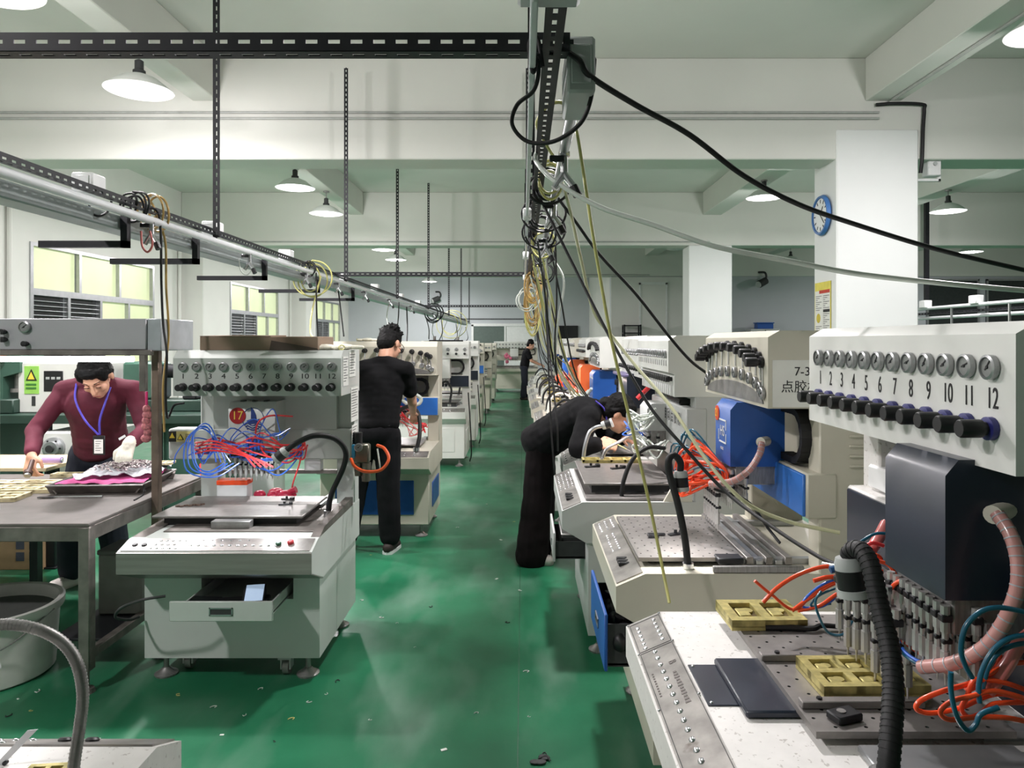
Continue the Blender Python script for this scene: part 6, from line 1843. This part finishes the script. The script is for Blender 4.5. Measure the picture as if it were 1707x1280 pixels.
def remeshed(name, mb, m, voxel, parent, smooth=3, wrinkle=0.0, wscale=14.0):
    me = mb.mesh(name, m, 0)
    o = bpy.data.objects.new(name, me)
    md = o.modifiers.new('r', 'REMESH')
    md.mode = 'VOXEL'
    md.voxel_size = voxel
    md.use_smooth_shade = True
    sm = o.modifiers.new('s', 'SMOOTH')
    sm.factor = 0.5
    sm.iterations = smooth
    new = evaluated(o)
    o.modifiers.clear()
    COL.objects.link(o)
    o.data = new
    new.name = name
    bpy.data.meshes.remove(me)
    if not new.materials:
        new.materials.append(m)
    if wrinkle:
        new.update()
        nr = [v.normal.copy() for v in new.vertices]
        for v, vn in zip(new.vertices, nr):
            p = v.co.copy()
            k = _noise.noise(Vector((p.x * wscale, p.y * wscale, p.z * wscale * 1.6))) + 0.5 * _noise.noise(p * wscale * 2.3)
            v.co = p + vn * (wrinkle * k)
    new.polygons.foreach_set('use_smooth', [True] * len(new.polygons))
    new.update()
    o.parent = parent
    return o


def hand(mb, w, d, n, side, curl=0.6, g=0.0):
    """palm, four bent fingers and a thumb; d along the hand, n out of the back of the hand, side towards the thumb"""
    w, d, n, s = Vector(w), Vector(d).normalized(), Vector(n), Vector(side)
    n = (n - d * n.dot(d)).normalized()
    s = (s - d * s.dot(d) - n * s.dot(n)).normalized()
    mb.capsule(w - d * 0.02, 0.025 + g, w + d * 0.02, 0.026 + g)
    for k in range(4):
        o = s * (0.03 - 0.02 * k)
        mb.capsule(w + d * 0.015 + o * 0.6, 0.0145 + g, w + d * 0.085 + o, 0.0125 + g, 8)
        L = (0.042, 0.047, 0.043, 0.034)[k]
        a, b = w + d * 0.088 + o, None
        ang = curl * (0.8 + 0.1 * k)
        d1 = d * math.cos(ang) - n * math.sin(ang)
        b = a + d1 * L
        d2 = d * math.cos(ang * 2.1) - n * math.sin(ang * 2.1)
        mb.capsule(a, 0.0105 + g, b, 0.0095 + g, 8)
        mb.capsule(b, 0.0095 + g, b + d2 * L * 0.75, 0.008 + g, 8)
    t0 = w + d * 0.025 + s * 0.022
    t1 = t0 + (d * 0.6 + s * 0.7 - n * 0.3).normalized() * 0.045
    t2 = t1 + (d * 0.9 + s * 0.0 - n * 0.5).normalized() * 0.036
    mb.capsule(t0, 0.015 + g, t1, 0.0115 + g, 8)
    mb.capsule(t1, 0.0115 + g, t2, 0.009 + g, 8)


def limb(mb, pts, rs, n=14):
    for i in range(len(pts) - 1):
        mb.capsule(pts[i], rs[i], pts[i + 1], rs[i + 1], n)


def person(label, base, J, shirt, trousers, shoe, voxel=0.006, hair='short', group=None, short=False, wide=False, coat=0.0, gloveL=False, det=True, sole=None, hem=0.0):
    base = Vector(base)
    root = thing('person', label, 'person', base, 0, group)
    g = {k: (Vector(v) - base if isinstance(v, (tuple, list, Vector)) and k not in ('f', 'u') and not k.startswith('d_') and not k.startswith('n_') and not k.startswith('s_') else v) for k, v in J.items()}
    f, u = Vector(g['f']).normalized(), Vector(g['u'])
    u = (u - f * u.dot(f)).normalized()
    s = f.cross(u).normalized()           # the person's right
    c = g['head']
    R3_ = Matrix((s, f, u)).transposed()
    pel, chest, neck = g['pelvis'], g['chest'], g['neck']
    acr = (g['shR'] - g['shL']).normalized()
    up = (neck - pel).normalized()
    fw = up.cross(acr).normalized()
    RT = Matrix((acr, acr.cross(up) * -1, up)).transposed()
    # ---- body: one continuous skin
    b = MB()
    b.ball(c + u * 0.03 - f * 0.012, (0.074, 0.094, 0.09), 16, 12, R3_)
    b.ball(c - u * 0.045 + f * 0.028, (0.056, 0.062, 0.072), 16, 12, R3_)
    b.ball(c - u * 0.088 + f * 0.06, (0.03, 0.026, 0.024), 10, 8, R3_)
    b.capsule(c + f * 0.088 + u * 0.012, 0.008, c + f * 0.108 - u * 0.03, 0.012, 8)
    b.ball(c + f * 0.088 - u * 0.034, (0.017, 0.012, 0.009), 10, 6, R3_)
    b.ball(c + f * 0.086 - u * 0.061, (0.023, 0.012, 0.007), 10, 6, R3_)
    b.ball(c + f * 0.084 - u * 0.072, (0.02, 0.012, 0.007), 10, 6, R3_)
    b.ball(c + f * 0.074 + u * 0.026, (0.05, 0.015, 0.012), 10, 6, R3_)
    for q in (-1, 1):
        b.ball(c + s * 0.077 * q - f * 0.008 - u * 0.012, (0.010, 0.02, 0.032), 10, 8, R3_)
        b.ball(c + s * 0.037 * q + f * 0.06 - u * 0.03, (0.024, 0.024, 0.022), 10, 8, R3_)
    b.capsule(neck - up * 0.03, 0.056, c - u * 0.05 - f * 0.02, 0.052)
    b.ball(chest, (0.155, 0.1, 0.19), 16, 12, RT)
    b.ball(pel + up * 0.02, (0.15, 0.1, 0.13), 16, 12, RT)
    b.ball((pel + chest) / 2, (0.125, 0.088, 0.17), 16, 12, RT)
    b.capsule(g['shL'], 0.055, g['shR'], 0.055)
    b.capsule(neck - up * .03, 0.046, g['shL'], 0.046)
    b.capsule(neck - up * .03, 0.046, g['shR'], 0.046)
    for e in 'LR':
        limb(b, (g['sh' + e], g['el' + e], g['wr' + e]), (0.046, 0.037, 0.026))
        hand(b, g['wr' + e], g['d_' + e], g['n_' + e], g['s_' + e], g.get('curl' + e, 0.6))
        limb(b, (g['hip' + e], g['kn' + e], g['an' + e]), (0.078, 0.05, 0.036))
        td = Vector(g['d_toe' + e]).normalized()
        b.capsule(g['an' + e] - td * 0.03 - Vector((0, 0, 0.035)), 0.03, g['an' + e] + td * 0.13 - Vector((0, 0, 0.055)), 0.024)
    body = remeshed('body', b, SKIN, voxel, root, 3)
    # ---- face details
    if det:
        for q in (-1, 1):
            e = c + s * 0.031 * q + f * 0.081 + u * 0.004
            MB().ball(e, (0.014, 0.009, 0.007), 10, 8, R3_).build('eyelid', mat('eyelid_skin', (176, 126, 104), 0.5), root)
            MB().capsule(e + f * 0.006 - u * 0.005 - s * 0.011, 0.0022, e + f * 0.006 - u * 0.005 + s * 0.011, 0.0022, 6).build('eye', INK, root)
            MB().capsule(c + s * 0.018 * q + f * 0.087 + u * 0.029, 0.0022, c + s * 0.046 * q + f * 0.075 + u * 0.033, 0.0015, 8).build('eyebrow', HAIR, root)
        MB().capsule(c - s * 0.018 + f * 0.095 - u * 0.066, 0.0035, c + s * 0.018 + f * 0.095 - u * 0.066, 0.0035, 8).build('lips', mat('lips', (150, 84, 76), 0.5), root)
    # ---- hair
    h = MB()
    h.ball(c + u * 0.048 - f * 0.022, (0.083, 0.096, 0.086), 18, 12, R3_)
    h.ball(c - f * 0.052 + u * 0.0, (0.076, 0.062, 0.088), 16, 12, R3_)
    rd2 = random.Random(len(label))
    if hair == 'short':
        for k in range(70):
            a, q = rd2.uniform(0, 2 * PI), rd2.uniform(0.1, 1.25)
            dv = R3_ @ Vector((math.sin(q) * math.cos(a), math.sin(q) * math.sin(a) * 0.9 - 0.15, math.cos(q)))
            p = c + u * 0.045 - f * 0.022 + dv * 0.074
            h.capsule(p, 0.016, p + (dv + R3_ @ Vector((rd2.uniform(-.5, .5), rd2.uniform(-.3, .6), rd2.uniform(-.1, .5)))) * 0.028, 0.006, 6)
    else:
        h.ball(c + f * 0.034 + u * 0.078, (0.066, 0.052, 0.036), 14, 10, R3_)
        for q in (-1, 1):
            h.ball(c + s * 0.058 * q + f * 0.03 + u * 0.05, (0.024, 0.04, 0.05), 12, 8, R3_)
            h.capsule(c + s * 0.06 * q + u * 0.06 + f * 0.03, 0.022, c + s * 0.07 * q - f * 0.035 - u * 0.0, 0.02, 8)
        bun = c - f * 0.115 - u * (0.0 if hair == 'bun' else 0.02)
        h.ball(bun, (0.045, 0.04, 0.045), 12, 8, R3_)
        if hair == 'tail':
            limb(h, (bun, bun - u * 0.08 - f * 0.03, bun - u * 0.17 - f * 0.0), (0.03, 0.028, 0.012), 10)
    remeshed('hair', h, HAIR, 0.006, root, 2, 0.003, 60)
    # ---- shirt or coat
    t = MB()
    k = 0.014 + coat
    ctop = chest + up * 0.06
    for i in range(9):
        q = i / 8
        t.ball((pel + up * (0.05 - hem)).lerp(ctop, q), (0.158 + k + 0.012 * q - 0.014 * math.sin(PI * q), 0.112 + k - 0.006 * q, 0.1 + 0.04 * q), 18, 12, RT)
    t.capsule(g['shL'], 0.06 + k * .5, g['shR'], 0.06 + k * .5)
    for e in 'LR':
        t.capsule(neck - up * 0.022, 0.064 + coat * .5, g['sh' + e], 0.056 + k * .6)
        a, el, wr = g['sh' + e], g['el' + e], g['wr' + e]
        if short:
            t.capsule(a, 0.062, a.lerp(el, 0.62), 0.064)
        else:
            limb(t, (a, el, wr.lerp(el, 0.1)), (0.058 + coat * .6, 0.05 + coat * .6, 0.04 + coat * .5))
    remeshed('shirt' if coat < 0.01 else 'coat', t, shirt, 0.009, root, 3, 0.0045, 11)
    # ---- trousers
    p = MB()
    p.ball(pel - up * 0.02, (0.162, 0.118, 0.11), 16, 12, RT)
    for e in 'LR':
        if wide:
            limb(p, (g['hip' + e], g['kn' + e], g['an' + e] + Vector((0, 0, -0.02))), (0.1, 0.105, 0.115))
        else:
            limb(p, (g['hip' + e], g['kn' + e], g['an' + e] + Vector((0, 0, 0.03))), (0.1, 0.086, 0.078))
    remeshed('trousers', p, trousers, 0.009, root, 3, 0.004, 9)
    # ---- shoes
    for e in 'LR':
        td = Vector(g['d_toe' + e]).normalized()
        an = g['an' + e]
        sd = Vector((-td.y, td.x, 0))
        q = MB()
        z = Vector((0, 0, 1))
        fl = Vector((an.x, an.y, 0))
        q.capsule(fl - td * 0.045 + z * 0.045, 0.04, fl + td * 0.12 + z * 0.034, 0.036)
        q.capsule(fl - td * 0.04 + z * 0.02, 0.032, fl + td * 0.12 + sd * 0.01 + z * 0.02, 0.036)
        sh = remeshed('shoe', q, shoe, 0.007, root, 2)
        if sole:
            w = MB()
            pts = [(fl - td * 0.075), (fl - td * 0.06 + sd * 0.036), (fl + td * 0.05 + sd * 0.04), (fl + td * 0.13 + sd * 0.036), (fl + td * 0.16), (fl + td * 0.13 - sd * 0.036), (fl + td * 0.05 - sd * 0.04), (fl - td * 0.06 - sd * 0.036)]
            w.prism([(v.x, v.y) for v in pts], 0.0, 0.024, 'z')
            w.build('sole', sole, root)
    # anything left of the skin of the covered limbs stays below the cloth
    root['pose'] = 'standing'
    del root['pose']
    return root, g


MAROON = mat('maroon_knit', (88, 22, 42), 0.85, 0, var=0.2, scale=10, bump=0.3)
NAVYC = mat('navy_cloth', (24, 28, 42), 0.85, 0, var=0.25, scale=9)
BLACKC = mat('black_cloth', (13, 13, 15), 0.9, 0, var=0.3, scale=9, spec=0.2)
BLACKC2 = mat('black_denim', (18, 18, 21), 0.9, 0, var=0.3, scale=12, spec=0.2)
DWINE = mat('dark_wine_cloth', (20, 13, 15), 0.9, 0, var=0.35, scale=7, spec=0.2)
CLOG = mat('white_clog', (214, 206, 200), 0.6, 0, var=0.05)
BROWNS = mat('dark_brown_shoe', (44, 34, 30), 0.7, 0, var=0.2)

P1, g1 = person('person in a maroon sweater bending over the bench, one hand in a white glove', (-2.68, 4.52, 0), dict(
    head=(-2.42, 4.08, 1.35), f=(0.16, -0.66, -0.74), u=(0.06, -0.74, 0.66), neck=(-2.52, 4.22, 1.31), chest=(-2.55, 4.30, 1.13), pelvis=(-2.63, 4.50, 0.86),
    shR=(-2.715, 4.27, 1.255), shL=(-2.315, 4.27, 1.255), elR=(-2.80, 4.13, 1.03), wrR=(-2.715, 3.98, 0.925), elL=(-2.215, 4.23, 1.03), wrL=(-2.20, 4.02, 0.975),
    d_R=(0.15, -0.45, -0.85), n_R=(-0.3, -0.85, 0.3), s_R=(0.9, 0, 0), curlR=1.0, d_L=(-0.05, -0.5, -0.8), n_L=(0.2, -0.8, 0.4), s_L=(-0.9, 0, 0), curlL=0.5,
    hipR=(-2.73, 4.50, 0.84), hipL=(-2.55, 4.50, 0.84), knR=(-2.80, 4.47, 0.46), knL=(-2.56, 4.47, 0.46), anR=(-2.86, 4.56, 0.08), anL=(-2.57, 4.56, 0.08),
    d_toeR=(-0.35, -1, 0), d_toeL=(0.1, -1, 0)), MAROON, NAVYC, CLOG, hair='tail')
gl = MB()
hand(gl, g1['wrL'], Vector((-0.05, -0.5, -0.8)), Vector((0.2, -0.8, 0.4)), Vector((-0.9, 0, 0)), 0.5, 0.003)
gl.capsule(g1['wrL'], 0.036, g1['wrL'].lerp(g1['elL'], 0.22), 0.036)
remeshed('white_glove', gl, GLV, 0.005, P1, 2, 0.001, 60)
LAN = mat('lanyard_violet', (72, 60, 168), 0.6)
o_ = Vector(P1.location)
bd = Vector((-2.415, 4.10, 0.955)) - o_
MB().tube([Vector((-2.60, 4.19, 1.30)) - o_, Vector((-2.565, 4.125, 1.21)) - o_, Vector((-2.49, 4.09, 1.10)) - o_, bd + Vector((-.004, 0, 0.06))], 0.006, 6, 6).tube([Vector((-2.39, 4.17, 1.28)) - o_, Vector((-2.385, 4.11, 1.20)) - o_, Vector((-2.405, 4.09, 1.10)) - o_, bd + Vector((.004, 0, 0.06))], 0.006, 6, 6).build('lanyard', LAN, P1)
MB().box(bd.x - 0.034, bd.x + 0.034, bd.y - 0.004, bd.y + 0.003, bd.z - 0.055, bd.z + 0.055, 0.002).build('badge_holder', BLK, P1)
MB().box(bd.x - 0.025, bd.x + 0.025, bd.y - 0.0055, bd.y - 0.003, bd.z - 0.046, bd.z + 0.034).build('badge_card', PAPER, P1)
mb = MB()
for k in range(5):
    mb.box(bd.x - 0.018, bd.x + 0.016 - 0.006 * (k % 3), bd.y - 0.0065, bd.y - 0.005, bd.z + 0.022 - k * 0.013, bd.z + 0.025 - k * 0.013)
mb.build('print_lines', MATS['print_grey'], P1)
MB().obox(Vector((-2.30, 4.13, 0.995)) - o_, (0.85, 0, 0.5), (0, 1, 0), (-0.5, 0, 0.85), 0.02, 0.004, 0.007).build('white_tag', WHITEP, P1)
for e in 'LR':
    an = g1['an' + e]
    td = Vector((-0.35, -1, 0) if e == 'R' else (0.1, -1, 0)).normalized()
    mb = MB()
    for k in range(7):
        p = Vector((an.x, an.y, 0)) + td * (0.06 + 0.03 * (k // 3)) + Vector((-td.y, td.x, 0)) * (-0.02 + 0.02 * (k % 3)) + Vector((0, 0, 0.068 - 0.006 * (k // 3)))
        mb.cyl(p, p + Vector((0, 0, 0.003)), 0.006, n=8)
    mb.build('clog_hole', DGREY, P1)
t = thing('hand_tool', 'short dark round brush held in the bare hand of the bench worker', 'tool', (-2.665, 3.90, 0.845))
MB().cyl((-0.02, 0.04, 0.05), (0.0, -0.02, 0.0), 0.012, n=12).cyl((0.0, -0.02, 0.0), (0.004, -0.034, -0.012), 0.022, n=16).build('handle', mat('brown_handle', (70, 46, 38), 0.5), t)
MB().cyl((0.004, -0.034, -0.012), (0.006, -0.042, -0.02), 0.017, n=14).build('tip', STEEL, t)

P2, g2 = person('person in a black t-shirt and black trousers seen from behind at the beige machine', (-1.1, 5.28, 0), dict(
    head=(-1.0, 5.42, 1.525), f=(0.42, 0.72, -0.52), u=(0.16, 0.5, 0.84), neck=(-1.03, 5.33, 1.405), chest=(-1.045, 5.30, 1.2), pelvis=(-1.07, 5.22, 0.9),
    shL=(-1.225, 5.30, 1.335), shR=(-0.86, 5.30, 1.335), elL=(-1.28, 5.42, 1.08), elR=(-0.835, 5.42, 1.09), wrL=(-1.16, 5.66, 0.97), wrR=(-0.865, 5.66, 0.985),
    d_R=(0, 0.9, -0.3), n_R=(0.3, 0.3, 0.9), s_R=(-1, 0, 0), d_L=(0.1, 0.9, -0.3), n_L=(-0.3, 0.3, 0.9), s_L=(1, 0, 0),
    hipL=(-1.16, 5.24, 0.86), hipR=(-0.985, 5.24, 0.86), knL=(-1.23, 5.28, 0.46), knR=(-0.985, 5.26, 0.46), anL=(-1.29, 5.30, 0.09), anR=(-0.975, 5.28, 0.09),
    d_toeL=(-0.1, 1, 0), d_toeR=(0.2, 1, 0)), BLACKC, BLACKC2, BROWNS, short=True, sole=WHITEP)
c, f_, u_ = g2['head'], Vector((0.42, 0.72, -0.52)).normalized(), Vector((0.16, 0.5, 0.84))
u_ = (u_ - f_ * u_.dot(f_)).normalized()
s_ = f_.cross(u_)
MB().tube([c + s_ * 0.08 - f_ * 0.01 + u_ * 0.012, c + s_ * 0.078 + f_ * 0.06 + u_ * 0.008, c + s_ * 0.06 + f_ * 0.1 + u_ * 0.004], 0.0022, 6, 4).tube([c + s_ * 0.032 + f_ * 0.1 + Vector((0, 0, 0)) + s_ * 0.022 * math.cos(k * PI / 5) + u_ * 0.018 * math.sin(k * PI / 5) for k in range(10)], 0.002, 6, 2, True).build('spectacles', BLK, P2)

P3, g3 = person('person in a black coat and wide dark trousers leaning over the third right machine', (0.08, 5.06, 0), dict(
    head=(0.625, 4.70, 1.075), f=(0.80, -0.12, -0.58), u=(0.58, -0.04, 0.80), neck=(0.48, 4.78, 1.10), chest=(0.36, 4.86, 1.02), pelvis=(0.13, 5.03, 0.85),
    shR=(0.42, 4.64, 1.05), shL=(0.48, 4.96, 1.06), elR=(0.345, 4.5, 0.88), wrR=(0.46, 4.47, 0.905), elL=(0.60, 5.0, 0.88), wrL=(0.66, 4.8, 0.9),
    d_R=(0.95, 0.0, 0.05), n_R=(0, -0.8, 0.6), s_R=(0.2, 0.5, 0.8), curlR=0.8, d_L=(0.7, -0.6, -0.2), n_L=(0, 0.3, 0.9), s_L=(-0.5, -0.7, 0),
    hipR=(0.12, 4.95, 0.83), hipL=(0.13, 5.12, 0.83), knR=(0.10, 4.98, 0.46), knL=(0.13, 5.16, 0.46), anR=(0.06, 5.0, 0.08), anL=(0.10, 5.2, 0.08),
    d_toeR=(1, -0.2, 0), d_toeL=(1, 0, 0)), BLACKC, DWINE, CLOG, hair='bun', wide=True, coat=0.026, hem=0.1)
o_ = Vector(P3.location)
MB().tube([Vector((0.47, 4.68, 1.16)) - o_, Vector((0.525, 4.665, 1.11)) - o_, Vector((0.54, 4.66, 1.04)) - o_, Vector((0.525, 4.655, 0.98)) - o_], 0.006, 6, 6).build('lanyard', LAN, P3)
t = thing('tweezers', 'thin yellow handled tool held by the leaning worker', 'tool', (0.585, 4.44, 0.91))
MB().tube([(-0.03, 0, 0.012), (0.0, -0.01, 0.0), (0.05, -0.02, -0.025)], [0.005, 0.002], 8, 4).build('shaft', YELH, t)
MB().tube([(0.04, -0.018, -0.02), (0.07, -0.026, -0.036)], 0.0015, 6, 1).build('tip', STEEL, t)

P4, g4 = person('small far figure in dark clothes working at the end of the right row', (0.05, 19.0, 0), dict(
    head=(0.2, 18.98, 1.44), f=(0.88, -0.1, -0.45), u=(0.45, 0, 0.88), neck=(0.12, 19.0, 1.33), chest=(0.08, 19.0, 1.14), pelvis=(0.03, 19.0, 0.86),
    shR=(0.11, 18.83, 1.26), shL=(0.11, 19.17, 1.26), elR=(0.22, 18.8, 1.02), elL=(0.24, 19.15, 1.02), wrR=(0.42, 18.85, 0.93), wrL=(0.44, 19.1, 0.93),
    d_R=(1, 0, -0.2), n_R=(0, 0, 1), s_R=(0, 1, 0), d_L=(1, 0, -0.2), n_L=(0, 0, 1), s_L=(0, -1, 0),
    hipR=(0.03, 18.92, 0.84), hipL=(0.03, 19.08, 0.84), knR=(0.04, 18.9, 0.46), knL=(0.05, 19.1, 0.46), anR=(0.0, 18.88, 0.08), anL=(0.1, 19.12, 0.08),
    d_toeR=(1, -0.1, 0), d_toeL=(1, 0.1, 0)), BLACKC2, NAVYC, BROWNS, voxel=0.008, det=False, short=True)

bpy.data.scenes.remove(_tmp)
